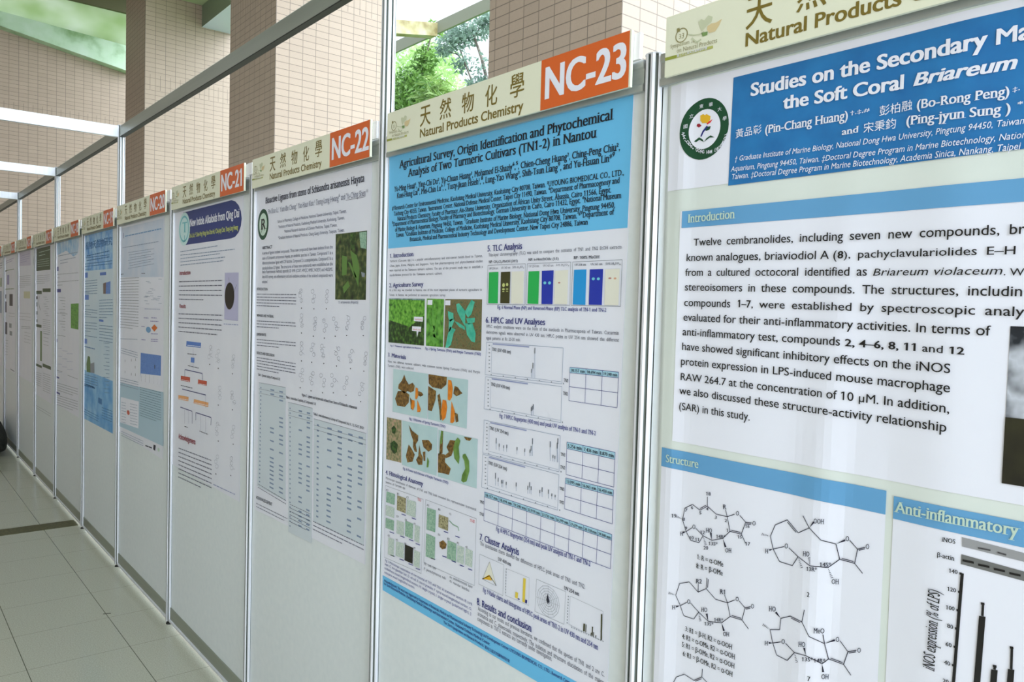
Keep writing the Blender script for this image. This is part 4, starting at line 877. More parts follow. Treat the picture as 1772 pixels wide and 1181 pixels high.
 ('q','thin_layer_chart#3','g_cyan',3,[(-.2088,1.6587),(-.1728,1.6589),(-.1728,1.5867),(-.2097,1.5872)]),
 ('q','thin_layer_chart#3','g_blue',3,[(-.1632,1.6587),(-.1262,1.6587),(-.1267,1.5873),(-.1632,1.5873)]),
 ('q','thin_layer_chart#3','g_cream',3,[(-.1194,1.6581),(-.0816,1.6582),(-.082,1.587),(-.1193,1.5874)]),
 ('e','thin_layer_chart#1','g_yel',4,-.4391,1.6287,.0049,.0046,0),
 ('e','thin_layer_chart#1','g_yel',4,-.4264,1.6301,.004,.0035,0),
 ('e','thin_layer_chart#1','g_yel',4,-.4391,1.6194,.005,.0021,0),
 ('e','thin_layer_chart#1','g_yel',4,-.426,1.6197,.0041,.0015,0),
 ('e','thin_layer_chart#1','g_yel',4,-.4397,1.6142,.0037,.0012,0),
 ('e','thin_layer_chart#1','g_yel',4,-.4258,1.6147,.0037,.001,0),
 ('e','thin_layer_chart#2','g_lcy',4,-.2978,1.6326,.0047,.0031,0),
 ('e','thin_layer_chart#2','g_lcy',4,-.2827,1.6324,.0046,.0033,0),
 ('e','thin_layer_chart#2','g_rose',4,-.2524,1.6326,.0035,.0017,0),
 ('e','thin_layer_chart#3','g_lcy',4,-.1522,1.6395,.0044,.0028,0),
 ('e','thin_layer_chart#3','g_lcy',4,-.1381,1.6393,.0043,.0027,0),
 ('e','thin_layer_chart#3','g_rose',4,-.1067,1.64,.0043,.0015,0),
 ('e','thin_layer_chart#3','g_orange',4,-.093,1.6395,.0036,.002,0),
 ('t','caption#12','serifl','ink3',-.495,1.6655,-.461,1.6658,.0052,'UV 254 nm'),
 ('t','caption#13','serifl','ink3',-.4494,1.666,-.4167,1.6663,.0051,'UV 365 nm'),
 ('t','caption#14','serifl','ink3',-.4095,1.6664,-.3682,1.6664,.005,'50% H₂SO₄'),
 ('t','caption#15','serifl','ink3',-.3525,1.6673,-.318,1.6674,.0049,'UV 254 nm'),
 ('t','caption#16','serifl','ink3',-.3055,1.6671,-.2721,1.6673,.0049,'UV 365 nm'),
 ('t','caption#17','serifl','ink3',-.264,1.6676,-.2237,1.6675,.0047,'50% H₂SO₄'),
 ('t','caption#18','serifb','ink3',-.2079,1.6666,-.1741,1.6666,.0046,'UV 254 nm'),
 ('t','caption#19','serifb','ink3',-.1613,1.6665,-.1284,1.6666,.0045,'UV 365 nm'),
 ('t','caption#20','serifb','ink3',-.1198,1.6666,-.0797,1.6664,.0044,'50% H₂SO₄'),
 ('t','caption#21','serifb','navy2',-.4608,1.5741,-.1135,1.5737,.0075,'Fig. 6 Normal Phase (NP) and Reversed Phase (RP) TLC analysis of TN-1 and TN-2'),
 ('t','section_heading#6','serifb','navy',-.5035,1.5405,-.2934,1.5415,.0134,'6. HPLC and UV Analyses'),
 ('t','body_text#6','seriflj','ink3',-.5004,1.5289,-.0777,1.5298,.007,'HPLC analysis conditions were on the basis of the methods in Pharmacopoeia of Taiwan. Cucurmin'),
 ('t','body_text#6','seriflj','ink3',-.4998,1.5151,-.077,1.5163,.007,'derivatives signals were observed in UV 430 nm. HPLC peaks in UV 254 nm showed the different'),
 ('t','body_text#6','seriflj','ink3',-.5,1.5012,-.3738,1.5026,.007,'signal patterns at Rt 20-30 min.'),
 ('l','chromatogram_chart#1','steel',.0008,[(-.4977,1.495),(-.2341,1.4957),(-.2349,1.4198),(-.4996,1.4177),(-.4977,1.495)]),
 ('t','caption#22','serifb','ink',-.4759,1.4758,-.4061,1.4729,.0078,'TN1 (UV 430 nm)'),
 ('l','chromatogram_chart#1','steel',.0006,[(-.4746,1.4236),(-.2376,1.4241)]),
 ('l','chromatogram_chart#1','steel',.0006,[(-.4775,1.4896),(-.4767,1.4222)]),
 ('l','chromatogram_chart#1','grey',.0022,[(-.4894,1.4876),(-.4842,1.4876)]),
 ('l','chromatogram_chart#1','grey',.0022,[(-.4891,1.479),(-.4838,1.4789)]),
 ('l','chromatogram_chart#1','grey',.0022,[(-.4887,1.4703),(-.4834,1.4703)]),
 ('l','chromatogram_chart#1','grey',.0022,[(-.4883,1.4616),(-.4831,1.4616)]),
 ('l','chromatogram_chart#1','grey',.0022,[(-.4879,1.4529),(-.4827,1.4529)]),
 ('l','chromatogram_chart#1','grey',.0022,[(-.4876,1.4442),(-.4823,1.4443)]),
 ('l','chromatogram_chart#1','grey',.0022,[(-.4872,1.4355),(-.4819,1.4356)]),
 ('l','chromatogram_chart#1','grey',.0022,[(-.4868,1.4268),(-.4816,1.4269)]),
 ('l','chromatogram_chart#1','grey',.003,[(-.4786,1.4191),(-.475,1.4191)]),
 ('l','chromatogram_chart#1','grey',.003,[(-.4335,1.4195),(-.43,1.4194)]),
 ('l','chromatogram_chart#1','grey',.003,[(-.3901,1.4198),(-.3868,1.4198)]),
 ('l','chromatogram_chart#1','grey',.003,[(-.3483,1.4201),(-.3451,1.4201)]),
 ('l','chromatogram_chart#1','grey',.003,[(-.308,1.4204),(-.3049,1.4204)]),
 ('l','chromatogram_chart#1','grey',.003,[(-.2691,1.4207),(-.2661,1.4206)]),
 ('l','chromatogram_chart#1','grey',.003,[(-.2316,1.4209),(-.2287,1.4209)]),
 ('l','chromatogram_chart#1','steel2',.0028,[(-.474,1.4918),(-.344,1.4918)]),
 ('l','chromatogram_chart#2','steel',.0008,[(-.4984,1.4129),(-.2347,1.414),(-.2347,1.3381),(-.5004,1.3362),(-.4984,1.4129)]),
 ('t','caption#23','serifb','ink',-.4765,1.3938,-.4064,1.3909,.0077,'TN2 (UV 430 nm)'),
 ('l','chromatogram_chart#2','steel',.0006,[(-.4753,1.343),(-.2374,1.3424)]),
 ('l','chromatogram_chart#2','steel',.0006,[(-.4781,1.4082),(-.4773,1.3415)]),
 ('l','chromatogram_chart#2','grey',.0022,[(-.4901,1.4059),(-.4849,1.406)]),
 ('l','chromatogram_chart#2','grey',.0022,[(-.4897,1.3971),(-.4845,1.3973)]),
 ('l','chromatogram_chart#2','grey',.0022,[(-.4894,1.3884),(-.4841,1.3886)]),
 ('l','chromatogram_chart#2','grey',.0022,[(-.489,1.3797),(-.4837,1.3799)]),
 ('l','chromatogram_chart#2','grey',.0022,[(-.4886,1.371),(-.4833,1.3712)]),
 ('l','chromatogram_chart#2','grey',.0022,[(-.4882,1.3623),(-.483,1.3625)]),
 ('l','chromatogram_chart#2','grey',.0022,[(-.4879,1.3536),(-.4826,1.3538)]),
 ('l','chromatogram_chart#2','grey',.0022,[(-.4875,1.3449),(-.4822,1.3451)]),
 ('l','chromatogram_chart#2','grey',.003,[(-.4793,1.3377),(-.4756,1.3378)]),
 ('l','chromatogram_chart#2','grey',.003,[(-.434,1.338),(-.4305,1.3381)]),
 ('l','chromatogram_chart#2','grey',.003,[(-.3905,1.3383),(-.3871,1.3384)]),
 ('l','chromatogram_chart#2','grey',.003,[(-.3485,1.3385),(-.3452,1.3386)]),
 ('l','chromatogram_chart#2','grey',.003,[(-.308,1.3388),(-.3049,1.3389)]),
 ('l','chromatogram_chart#2','grey',.003,[(-.269,1.339),(-.266,1.3391)]),
 ('l','chromatogram_chart#2','grey',.003,[(-.2314,1.3393),(-.2284,1.3394)]),
 ('l','chromatogram_chart#2','steel2',.0028,[(-.4746,1.4098),(-.3442,1.4099)]),
 ('l','chromatogram_chart#3','steel',.0008,[(-.4992,1.3096),(-.2351,1.3096),(-.236,1.2331),(-.5012,1.2309),(-.4992,1.3096)]),
 ('t','caption#24','serifb','ink',-.4772,1.2903,-.4068,1.2871,.0078,'TN1 (UV 254 nm)'),
 ('l','chromatogram_chart#3','steel',.0006,[(-.476,1.2388),(-.2387,1.2373)]),
 ('l','chromatogram_chart#3','steel',.0006,[(-.4789,1.3057),(-.4781,1.2372)]),
 ('l','chromatogram_chart#3','grey',.0022,[(-.4909,1.3029),(-.4857,1.3032)]),
 ('l','chromatogram_chart#3','grey',.0022,[(-.4906,1.2941),(-.4853,1.2945)]),
 ('l','chromatogram_chart#3','grey',.0022,[(-.4902,1.2854),(-.4849,1.2858)]),
 ('l','chromatogram_chart#3','grey',.0022,[(-.4898,1.2767),(-.4845,1.2771)]),
 ('l','chromatogram_chart#3','grey',.0022,[(-.4894,1.2679),(-.4842,1.2684)]),
 ('l','chromatogram_chart#3','grey',.0022,[(-.4891,1.2592),(-.4838,1.2597)]),
 ('l','chromatogram_chart#3','grey',.0022,[(-.4887,1.2505),(-.4834,1.2509)]),
 ('l','chromatogram_chart#3','grey',.0022,[(-.4883,1.2417),(-.483,1.2422)]),
 ('l','chromatogram_chart#3','grey',.003,[(-.48,1.2323),(-.4763,1.2326)]),
 ('l','chromatogram_chart#3','grey',.003,[(-.4345,1.2327),(-.431,1.233)]),
 ('l','chromatogram_chart#3','grey',.003,[(-.3907,1.2331),(-.3873,1.2333)]),
 ('l','chromatogram_chart#3','grey',.003,[(-.3486,1.2334),(-.3453,1.2336)]),
 ('l','chromatogram_chart#3','grey',.003,[(-.308,1.2337),(-.3048,1.234)]),
 ('l','chromatogram_chart#3','grey',.003,[(-.2688,1.234),(-.2657,1.2343)]),
 ('l','chromatogram_chart#3','grey',.003,[(-.2309,1.2343),(-.228,1.2346)]),
 ('l','chromatogram_chart#3','steel2',.0028,[(-.4753,1.3064),(-.3443,1.306)]),
 ('l','chromatogram_chart#4','steel',.0008,[(-.501,1.2276),(-.2357,1.2273),(-.2366,1.1511),(-.5019,1.1487),(-.501,1.2276)]),
 ('t','caption#25','serifb','ink',-.4789,1.2082,-.4082,1.205,.0078,'TN2 (UV 254 nm)'),
 ('l','chromatogram_chart#4','steel',.0006,[(-.4778,1.1573),(-.2393,1.1552)]),
 ('l','chromatogram_chart#4','steel',.0006,[(-.4807,1.2244),(-.4798,1.1556)]),
 ('l','chromatogram_chart#4','grey',.0022,[(-.4927,1.2211),(-.4874,1.2217)]),
 ('l','chromatogram_chart#4','grey',.0022,[(-.4923,1.2124),(-.4871,1.2129)]),
 ('l','chromatogram_chart#4','grey',.0022,[(-.492,1.2036),(-.4867,1.2042)]),
 ('l','chromatogram_chart#4','grey',.0022,[(-.4916,1.1948),(-.4863,1.1954)]),
 ('l','chromatogram_chart#4','grey',.0022,[(-.4912,1.1861),(-.4859,1.1867)]),
 ('l','chromatogram_chart#4','grey',.0022,[(-.4908,1.1773),(-.4855,1.178)]),
 ('l','chromatogram_chart#4','grey',.0022,[(-.4905,1.1686),(-.4852,1.1692)]),
 ('l','chromatogram_chart#4','grey',.0022,[(-.4901,1.1598),(-.4848,1.1605)]),
 ('l','chromatogram_chart#4','grey',.003,[(-.4817,1.1501),(-.478,1.1505)]),
 ('l','chromatogram_chart#4','grey',.003,[(-.436,1.1505),(-.4325,1.1509)]),
 ('l','chromatogram_chart#4','grey',.003,[(-.3921,1.1509),(-.3886,1.1513)]),
 ('l','chromatogram_chart#4','grey',.003,[(-.3497,1.1513),(-.3464,1.1517)]),
 ('l','chromatogram_chart#4','grey',.003,[(-.3089,1.1516),(-.3057,1.152)]),
 ('l','chromatogram_chart#4','grey',.003,[(-.2695,1.152),(-.2665,1.1523)]),
 ('l','chromatogram_chart#4','grey',.003,[(-.2315,1.1523),(-.2286,1.1527)]),
 ('l','chromatogram_chart#4','steel2',.0028,[(-.477,1.2244),(-.3453,1.2238)]),
 ('l','chromatogram_chart#1','steel',.0009,[(-.3218,1.4248),(-.3251,1.4903)]),
 ('l','chromatogram_chart#1','grey',.003,[(-.3242,1.491),(-.3242,1.4784)]),
 ('l','chromatogram_chart#1','steel',.0009,[(-.3282,1.4257),(-.3301,1.4572)]),
 ('l','chromatogram_chart#1','grey',.003,[(-.3292,1.4579),(-.3291,1.4453)]),
 ('l','chromatogram_chart#1','steel',.0009,[(-.3333,1.4253),(-.3345,1.4433)]),
 ('l','chromatogram_chart#1','grey',.003,[(-.3336,1.444),(-.3337,1.4352)]),
 ('l','chromatogram_chart#2','steel',.0009,[(-.3237,1.3423),(-.3252,1.3663)]),
 ('l','chromatogram_chart#2','grey',.003,[(-.3243,1.367),(-.3242,1.3555)]),
 ('l','chromatogram_chart#2','steel',.0009,[(-.33,1.3409),(-.3313,1.3589)]),
 ('l','chromatogram_chart#2','grey',.003,[(-.3304,1.3596),(-.3305,1.3508)]),
 ('l','chromatogram_chart#2','steel',.0009,[(-.3273,1.3406),(-.3287,1.3622)]),
 ('l','chromatogram_chart#2','grey',.003,[(-.3278,1.3629),(-.3278,1.3525)]),
 ('l','chromatogram_chart#3','steel',.0009,[(-.4504,1.2467),(-.4521,1.2731)]),
 ('l','chromatogram_chart#3','grey',.003,[(-.4511,1.2738),(-.451,1.2612)]),
 ('l','chromatogram_chart#3','steel',.0009,[(-.4392,1.2462),(-.4403,1.262)]),
 ('l','chromatogram_chart#3','grey',.003,[(-.4394,1.2628),(-.4395,1.255)]),
 ('l','chromatogram_chart#3','steel',.0009,[(-.423,1.2472),(-.4241,1.2603)]),
 ('l','chromatogram_chart#3','grey',.003,[(-.4231,1.2611),(-.4233,1.2545)]),
 ('l','chromatogram_chart#3','steel',.0009,[(-.4116,1.2474),(-.4127,1.2633)]),
 ('l','chromatogram_chart#3','grey',.003,[(-.4118,1.2641),(-.4119,1.2562)]),
 ('l','chromatogram_chart#3','steel',.0009,[(-.3749,1.248),(-.3761,1.2633)]),
 ('l','chromatogram_chart#3','grey',.003,[(-.3751,1.2641),(-.3753,1.2565)]),
 ('l','chromatogram_chart#3','steel',.0009,[(-.3483,1.2483),(-.3495,1.2644)]),
 ('l','chromatogram_chart#3','grey',.003,[(-.3486,1.2651),(-.3487,1.2572)]),
 ('l','chromatogram_chart#3','steel',.0009,[(-.322,1.2526),(-.3242,1.2911)]),
 ('l','chromatogram_chart#3','grey',.003,[(-.3233,1.2918),(-.3232,1.2791)]),
 ('l','chromatogram_chart#3','steel',.0009,[(-.3307,1.2509),(-.3318,1.2647)]),
 ('l','chromatogram_chart#3','grey',.003,[(-.3309,1.2655),(-.331,1.2585)]),
 ('l','chromatogram_chart#3','steel',.0009,[(-.3266,1.2516),(-.328,1.2738)]),
 ('l','chromatogram_chart#3','grey',.003,[(-.3271,1.2746),(-.3271,1.2638)]),
 ('l','chromatogram_chart#3','steel',.0009,[(-.2639,1.2518),(-.2661,1.2928)]),
 ('l','chromatogram_chart#3','grey',.003,[(-.2653,1.2935),(-.2652,1.2811)]),
 ('l','chromatogram_chart#3','steel',.0009,[(-.2556,1.2517),(-.2567,1.2654)]),
 ('l','chromatogram_chart#3','grey',.003,[(-.2558,1.2661),(-.256,1.2592)]),
 ('l','chromatogram_chart#3','steel',.0009,[(-.2496,1.2518),(-.2506,1.2643)]),
 ('l','chromatogram_chart#3','grey',.003,[(-.2498,1.265),(-.2499,1.2587)]),
 ('l','chromatogram_chart#3','steel',.0009,[(-.2424,1.2525),(-.2446,1.293)]),
 ('l','chromatogram_chart#3','grey',.003,[(-.2437,1.2938),(-.2436,1.2815)]),
 ('l','chromatogram_chart#3','steel',.0009,[(-.2402,1.2528),(-.2429,1.3029)]),
 ('l','chromatogram_chart#3','grey',.003,[(-.2421,1.3036),(-.2419,1.2914)]),
 ('l','chromatogram_chart#4','steel',.0009,[(-.4493,1.1627),(-.4511,1.1914)]),
 ('l','chromatogram_chart#4','grey',.003,[(-.4501,1.1922),(-.45,1.1787)]),
 ('l','chromatogram_chart#4','steel',.0009,[(-.4396,1.163),(-.441,1.182)]),
 ('l','chromatogram_chart#4','grey',.003,[(-.44,1.1828),(-.4401,1.1735)]),
 ('l','chromatogram_chart#4','steel',.0009,[(-.4274,1.1632),(-.4286,1.1789)]),
 ('l','chromatogram_chart#4','grey',.003,[(-.4276,1.1797),(-.4278,1.1718)]),
 ('l','chromatogram_chart#4','steel',.0009,[(-.4224,1.1635),(-.4236,1.1798)]),
 ('l','chromatogram_chart#4','grey',.003,[(-.4226,1.1806),(-.4228,1.1725)]),
 ('l','chromatogram_chart#4','steel',.0009,[(-.4099,1.164),(-.411,1.1781)]),
 ('l','chromatogram_chart#4','grey',.003,[(-.4101,1.1789),(-.4103,1.1718)]),
 ('l','chromatogram_chart#4','steel',.0009,[(-.3742,1.1648),(-.3755,1.1832)]),
 ('l','chromatogram_chart#4','grey',.003,[(-.3745,1.184),(-.3746,1.175)]),
 ('l','chromatogram_chart#4','steel',.0009,[(-.3344,1.1666),(-.3356,1.1832)]),
 ('l','chromatogram_chart#4','grey',.003,[(-.3347,1.184),(-.3348,1.1757)]),
 ('l','chromatogram_chart#4','steel',.0009,[(-.3284,1.1678),(-.33,1.1925)]),
 ('l','chromatogram_chart#4','grey',.003,[(-.3291,1.1933),(-.329,1.1814)]),
 ('l','chromatogram_chart#4','steel',.0009,[(-.3229,1.1674),(-.3241,1.1845)]),
 ('l','chromatogram_chart#4','grey',.003,[(-.3232,1.1853),(-.3233,1.1768)]),
 ('l','chromatogram_chart#4','steel',.0009,[(-.2943,1.1686),(-.2953,1.182)]),
 ('l','chromatogram_chart#4','grey',.003,[(-.2944,1.1827),(-.2946,1.176)]),
 ('l','chromatogram_chart#4','steel',.0009,[(-.2867,1.169),(-.288,1.1894)]),
 ('l','chromatogram_chart#4','grey',.003,[(-.2872,1.1902),(-.2872,1.1803)]),
 ('l','chromatogram_chart#4','steel',.0009,[(-.2659,1.17),(-.2672,1.1884)]),
 ('l','chromatogram_chart#4','grey',.003,[(-.2663,1.1892),(-.2664,1.1802)]),
 ('l','chromatogram_chart#4','steel',.0009,[(-.2555,1.1706),(-.2565,1.1823)]),
 ('l','chromatogram_chart#4','grey',.003,[(-.2556,1.183),(-.2558,1.1771)]),
 ('l','chromatogram_chart#4','steel',.0009,[(-.2452,1.1713),(-.2461,1.1814)]),
 ('l','chromatogram_chart#4','grey',.003,[(-.2452,1.1822),(-.2454,1.1769)]),
 ('t','caption#26','serifb','navy2',-.442,1.323,-.1313,1.3253,.009,'Fig. 7 HPLC fingerprint (430 nm) and peak UV analysis of TN-1 and TN-2'),
 ('q','data_table#1','cellblue',2,[(-.2124,1.4567),(-.0756,1.4573),(-.0758,1.4462),(-.2125,1.4455)]),
 ('l','data_table#1','navy2',.0009,[(-.2124,1.4567),(-.0756,1.4573)]),
 ('l','data_table#1','navy2',.0009,[(-.2125,1.4455),(-.0758,1.4462)]),
 ('l','data_table#1','navy2',.0009,[(-.2126,1.4162),(-.0761,1.4169)]),
 ('l','data_table#1','navy2',.0009,[(-.2126,1.3869),(-.0765,1.3876)]),
 ('l','data_table#1','navy2',.0009,[(-.2124,1.4567),(-.2126,1.3869)]),
 ('l','data_table#1','navy2',.0009,[(-.1648,1.4569),(-.1652,1.3871)]),
 ('l','data_table#1','navy2',.0009,[(-.1192,1.4571),(-.1199,1.3874)]),
 ('l','data_table#1','navy2',.0009,[(-.0756,1.4573),(-.0765,1.3876)]),
 ('t','data_table#1','serifb','ink',-.2097,1.448,-.1677,1.4481,.0061,'18.157 min'),
 ('t','data_table#1','serifb','ink',-.1622,1.4481,-.1221,1.4483,.006,'18.694 min'),
 ('t','data_table#1','serifb','ink',-.1168,1.4483,-.0784,1.4484,.0058,'19.240 min'),
 ('q','data_table#2','cellblue',2,[(-.2142,1.2999),(-.078,1.2998),(-.0781,1.2861),(-.2141,1.2862)]),
 ('l','data_table#2','navy2',.0009,[(-.2142,1.2999),(-.078,1.2998)]),
 ('l','data_table#2','navy2',.0009,[(-.2141,1.2862),(-.0781,1.2861)]),
 ('l','data_table#2','navy2',.0009,[(-.2141,1.2588),(-.0783,1.2586)]),
 ('l','data_table#2','navy2',.0009,[(-.214,1.2313),(-.0785,1.2311)]),
 ('l','data_table#2','navy2',.0009,[(-.2142,1.2999),(-.214,1.2313)]),
 ('l','data_table#2','navy2',.0009,[(-.1667,1.2999),(-.1669,1.2312)]),
 ('l','data_table#2','navy2',.0009,[(-.1214,1.2998),(-.1217,1.2311)]),
 ('l','data_table#2','navy2',.0009,[(-.078,1.2998),(-.0785,1.2311)]),
 ('t','data_table#2','serifb','ink',-.2114,1.2892,-.1697,1.2891,.0075,'5.256 min'),
 ('t','data_table#2','serifb','ink',-.1641,1.2891,-.1242,1.289,.0073,'7.436 min'),
 ('t','data_table#2','serifb','ink',-.1189,1.289,-.0808,1.2889,.0071,'8.870 min'),
 ('q','data_table#3','cellblue',2,[(-.2153,1.224),(-.079,1.2255),(-.079,1.2134),(-.2154,1.2122)]),
 ('l','data_table#3','navy2',.0009,[(-.2153,1.224),(-.079,1.2255)]),
 ('l','data_table#3','navy2',.0009,[(-.2154,1.2122),(-.079,1.2134)]),
 ('l','data_table#3','navy2',.0009,[(-.2157,1.1853),(-.0791,1.1857)]),
 ('l','data_table#3','navy2',.0009,[(-.216,1.1584),(-.0792,1.1581)]),
 ('l','data_table#3','navy2',.0009,[(-.2153,1.224),(-.216,1.1584)]),
 ('l','data_table#3','navy2',.0009,[(-.1678,1.2245),(-.1684,1.1583)]),
 ('l','data_table#3','navy2',.0009,[(-.1224,1.225),(-.1228,1.1582)]),
 ('l','data_table#3','navy2',.0009,[(-.079,1.2255),(-.0792,1.1581)]),
 ('t','data_table#3','serifb','ink',-.2126,1.2148,-.1708,1.2151,.0064,'13.095 min'),
 ('t','data_table#3','serifb','ink',-.1652,1.2151,-.1253,1.2154,.0063,'16.065 min'),
 ('t','data_table#3','serifb','ink',-.1199,1.2155,-.0817,1.2157,.0061,'16.450 min'),
 ('q','data_table#4','cellblue',2,[(-.49,1.1394),(-.0792,1.1369),(-.0793,1.1253),(-.49,1.1278)]),
 ('l','data_table#4','navy2',.0009,[(-.49,1.1394),(-.0792,1.1369)]),
 ('l','data_table#4','navy2',.0009,[(-.49,1.1278),(-.0793,1.1253)]),
 ('l','data_table#4','navy2',.0009,[(-.4902,1.0994),(-.0798,1.0968)]),
 ('l','data_table#4','navy2',.0009,[(-.4904,1.071),(-.0802,1.0683)]),
 ('l','data_table#4','navy2',.0009,[(-.49,1.1394),(-.4904,1.071)]),
 ('l','data_table#4','navy2',.0009,[(-.4361,1.1391),(-.4366,1.0707)]),
 ('l','data_table#4','navy2',.0009,[(-.3846,1.1388),(-.3853,1.0703)]),
 ('l','data_table#4','navy2',.0009,[(-.3354,1.1385),(-.3361,1.07)]),
 ('l','data_table#4','navy2',.0009,[(-.2882,1.1382),(-.289,1.0697)]),
 ('l','data_table#4','navy2',.0009,[(-.2429,1.1379),(-.2438,1.0694)]),
 ('l','data_table#4','navy2',.0009,[(-.1995,1.1377),(-.2004,1.0691)]),
 ('l','data_table#4','navy2',.0009,[(-.1578,1.1374),(-.1588,1.0688)]),
 ('l','data_table#4','navy2',.0009,[(-.1177,1.1372),(-.1188,1.0685)]),
 ('l','data_table#4','navy2',.0009,[(-.0792,1.1369),(-.0802,1.0683)]),
 ('t','data_table#4','serifb','ink',-.4868,1.1303,-.4395,1.1299,.0063,'18.157 min'),
 ('t','data_table#4','serifb','ink',-.4332,1.1299,-.3879,1.1296,.0062,'18.694 min'),
 ('t','data_table#4','serifb','ink',-.3818,1.1295,-.3385,1.1292,.0061,'19.240 min'),
 ('t','data_table#4','serifb','ink',-.3327,1.1292,-.2912,1.1289,.0059,'22.919 min'),
 ('t','data_table#4','serifb','ink',-.2857,1.1289,-.2459,1.1286,.0057,'23.730 min'),
 ('t','data_table#4','serifb','ink',-.2405,1.1285,-.2023,1.1283,.0057,'26.299 min'),
 ('t','data_table#4','serifb','ink',-.1972,1.1282,-.1605,1.128,.0056,'27.679 min'),
 ('t','data_table#4','serifb','ink',-.1556,1.1279,-.1203,1.1277,.0055,'28.518 min'),
 ('t','data_table#4','serifb','ink',-.1156,1.1276,-.0817,1.1274,.0054,'29.180 min'),
 ('t','caption#27','serifb','ink',-.2301,1.4254,-.2151,1.4244,.0069,'TN1'),
 ('t','caption#28','serifb','ink',-.2306,1.3976,-.2156,1.3969,.007,'TN2'),
 ('t','caption#29','serifb','ink',-.2324,1.2681,-.2173,1.2683,.007,'TN1'),
 ('t','caption#30','serifb','ink',-.2321,1.2408,-.217,1.2412,.007,'TN2'),
 ('t','caption#31','serifb','ink',-.2326,1.1952,-.2175,1.1959,.007,'TN1'),
 ('t','caption#32','serifb','ink',-.2318,1.1675,-.218,1.1674,.0064,'TN2'),
 ('t','caption#33','serifb','ink',-.5075,1.1094,-.49,1.1098,.0072,'TN1'),
 ('t','caption#34','serifb','ink',-.5076,1.0803,-.4901,1.081,.0073,'TN2'),
 ('t','caption#35','serifb','navy2',-.4431,1.0576,-.1348,1.0581,.0105,'Fig. 8 HPLC fingerprint (254 nm) and peak UV analysis of TN-1 and TN-2'),
 ('t','section_heading#7','serifb','navy',-.5051,1.0212,-.3581,1.0217,.0153,'7. Cluster Analysis'),
 ('t','body_text#7','seriflj','ink3',-.5019,1.0095,-.1473,1.0079,.0091,'The quantization charts showed the differences of HPLC peak areas of TN1 and TN2.'),
 ('t','caption#36','serifb','ink',-.4325,.9908,-.3847,.9902,.0079,'UV 430 nm'),
 ('t','caption#37','serifb','ink',-.2096,.9886,-.1644,.9884,.0079,'UV 254 nm'),
 ('l','radar_chart#1','grey',.0007,[(-.5029,.9868),(-.4107,.9862),(-.4113,.9139),(-.5032,.9143),(-.5029,.9868)]),
 ('l','radar_chart#2','grey',.0007,[(-.2969,.9854),(-.2042,.9854),(-.2063,.9152),(-.2989,.913),(-.2969,.9854)]),
 ('l','bar_chart#1','grey',.0005,[(-.4016,.98),(-.3209,.9812),(-.3205,.9196),(-.4027,.9178),(-.4016,.98)]),
 ('l','bar_chart#2','grey',.0005,[(-.1905,.9805),(-.0958,.9782),(-.0978,.9184),(-.1919,.92),(-.1905,.9805)]),
 ('q','radar_chart#1','g_cream',2,[(-.4631,.9793),(-.4375,.9295),(-.463,.9466),(-.489,.9309)]),
 ('l','radar_chart#1','grey',.0007,[(-.4644,.9789),(-.489,.9301),(-.4362,.9291),(-.4644,.9789)]),
 ('q','radar_chart#1','gold',3,[(-.4644,.9478),(-.4528,.9372),(-.481,.9324),(-.4903,.9305)]),
 ('l','radar_chart#1','black',.0016,[(-.4903,.9305),(-.4617,.9461),(-.4362,.9299)]),
 ('q','bar_chart#1','g_gold',3,[(-.3665,.9366),(-.3574,.937),(-.3586,.9229),(-.3677,.9233)]),
 ('q','bar_chart#1','g_gold',3,[(-.3412,.9753),(-.3324,.9759),(-.3335,.9213),(-.3418,.9219)]),
 ('q','bar_chart#1','navy',3,[(-.3321,.9295),(-.3257,.93),(-.3265,.922),(-.3329,.9215)]),
 ('q','bar_chart#1','navy',3,[(-.3581,.9247),(-.3515,.9247),(-.352,.9222),(-.3586,.9218)]),
 ('l','radar_chart#2','grey',.0007,[(-.2512,.9484),(-.2521,.9511),(-.2544,.953),(-.2575,.9537),(-.2605,.9528),(-.2626,.9507),(-.2633,.9479),(-.2624,.9451),(-.2601,.9432),(-.257,.9426),(-.254,.9435),(-.2519,.9456),(-.2512,.9484)]),
 ('l','radar_chart#2','grey',.0007,[(-.2452,.9486),(-.2471,.9541),(-.2516,.958),(-.2577,.9592),(-.2637,.9575),(-.268,.9533),(-.2694,.9476),(-.2675,.9421),(-.2629,.9382),(-.2568,.937),(-.2508,.9388),(-.2466,.943),(-.2452,.9486)]),
 ('l','radar_chart#2','grey',.0007,[(-.2393,.9489),(-.242,.957),(-.2489,.9628),(-.258,.9648),(-.267,.9622),(-.2734,.9558),(-.2755,.9474),(-.2727,.9391),(-.2657,.9333),(-.2565,.9315),(-.2476,.9342),(-.2413,.9405),(-.2393,.9489)]),
 ('l','radar_chart#2','grey',.0007,[(-.2334,.9491),(-.237,.96),(-.2461,.9677),(-.2582,.9703),(-.2702,.9669),(-.2789,.9584),(-.2817,.9471),(-.2779,.9361),(-.2685,.9283),(-.2563,.9259),(-.2444,.9295),(-.236,.938),(-.2334,.9491)]),
 ('l','radar_chart#2','grey',.0007,[(-.2275,.9494),(-.232,.9629),(-.2433,.9726),(-.2585,.9758),(-.2735,.9717),(-.2843,.9611),(-.2879,.9469),(-.2831,.933),(-.2714,.9233),(-.256,.9204),(-.2412,.9249),(-.2308,.9355),(-.2275,.9494)]),
 ('l','radar_chart#2','grey',.0007,[(-.2216,.9496),(-.227,.9658),(-.2405,.9774),(-.2587,.9814),(-.2768,.9764),(-.2898,.9637),(-.2941,.9466),(-.2883,.9299),(-.2742,.9183),(-.2558,.9149),(-.238,.9203),(-.2256,.933),(-.2216,.9496)]),
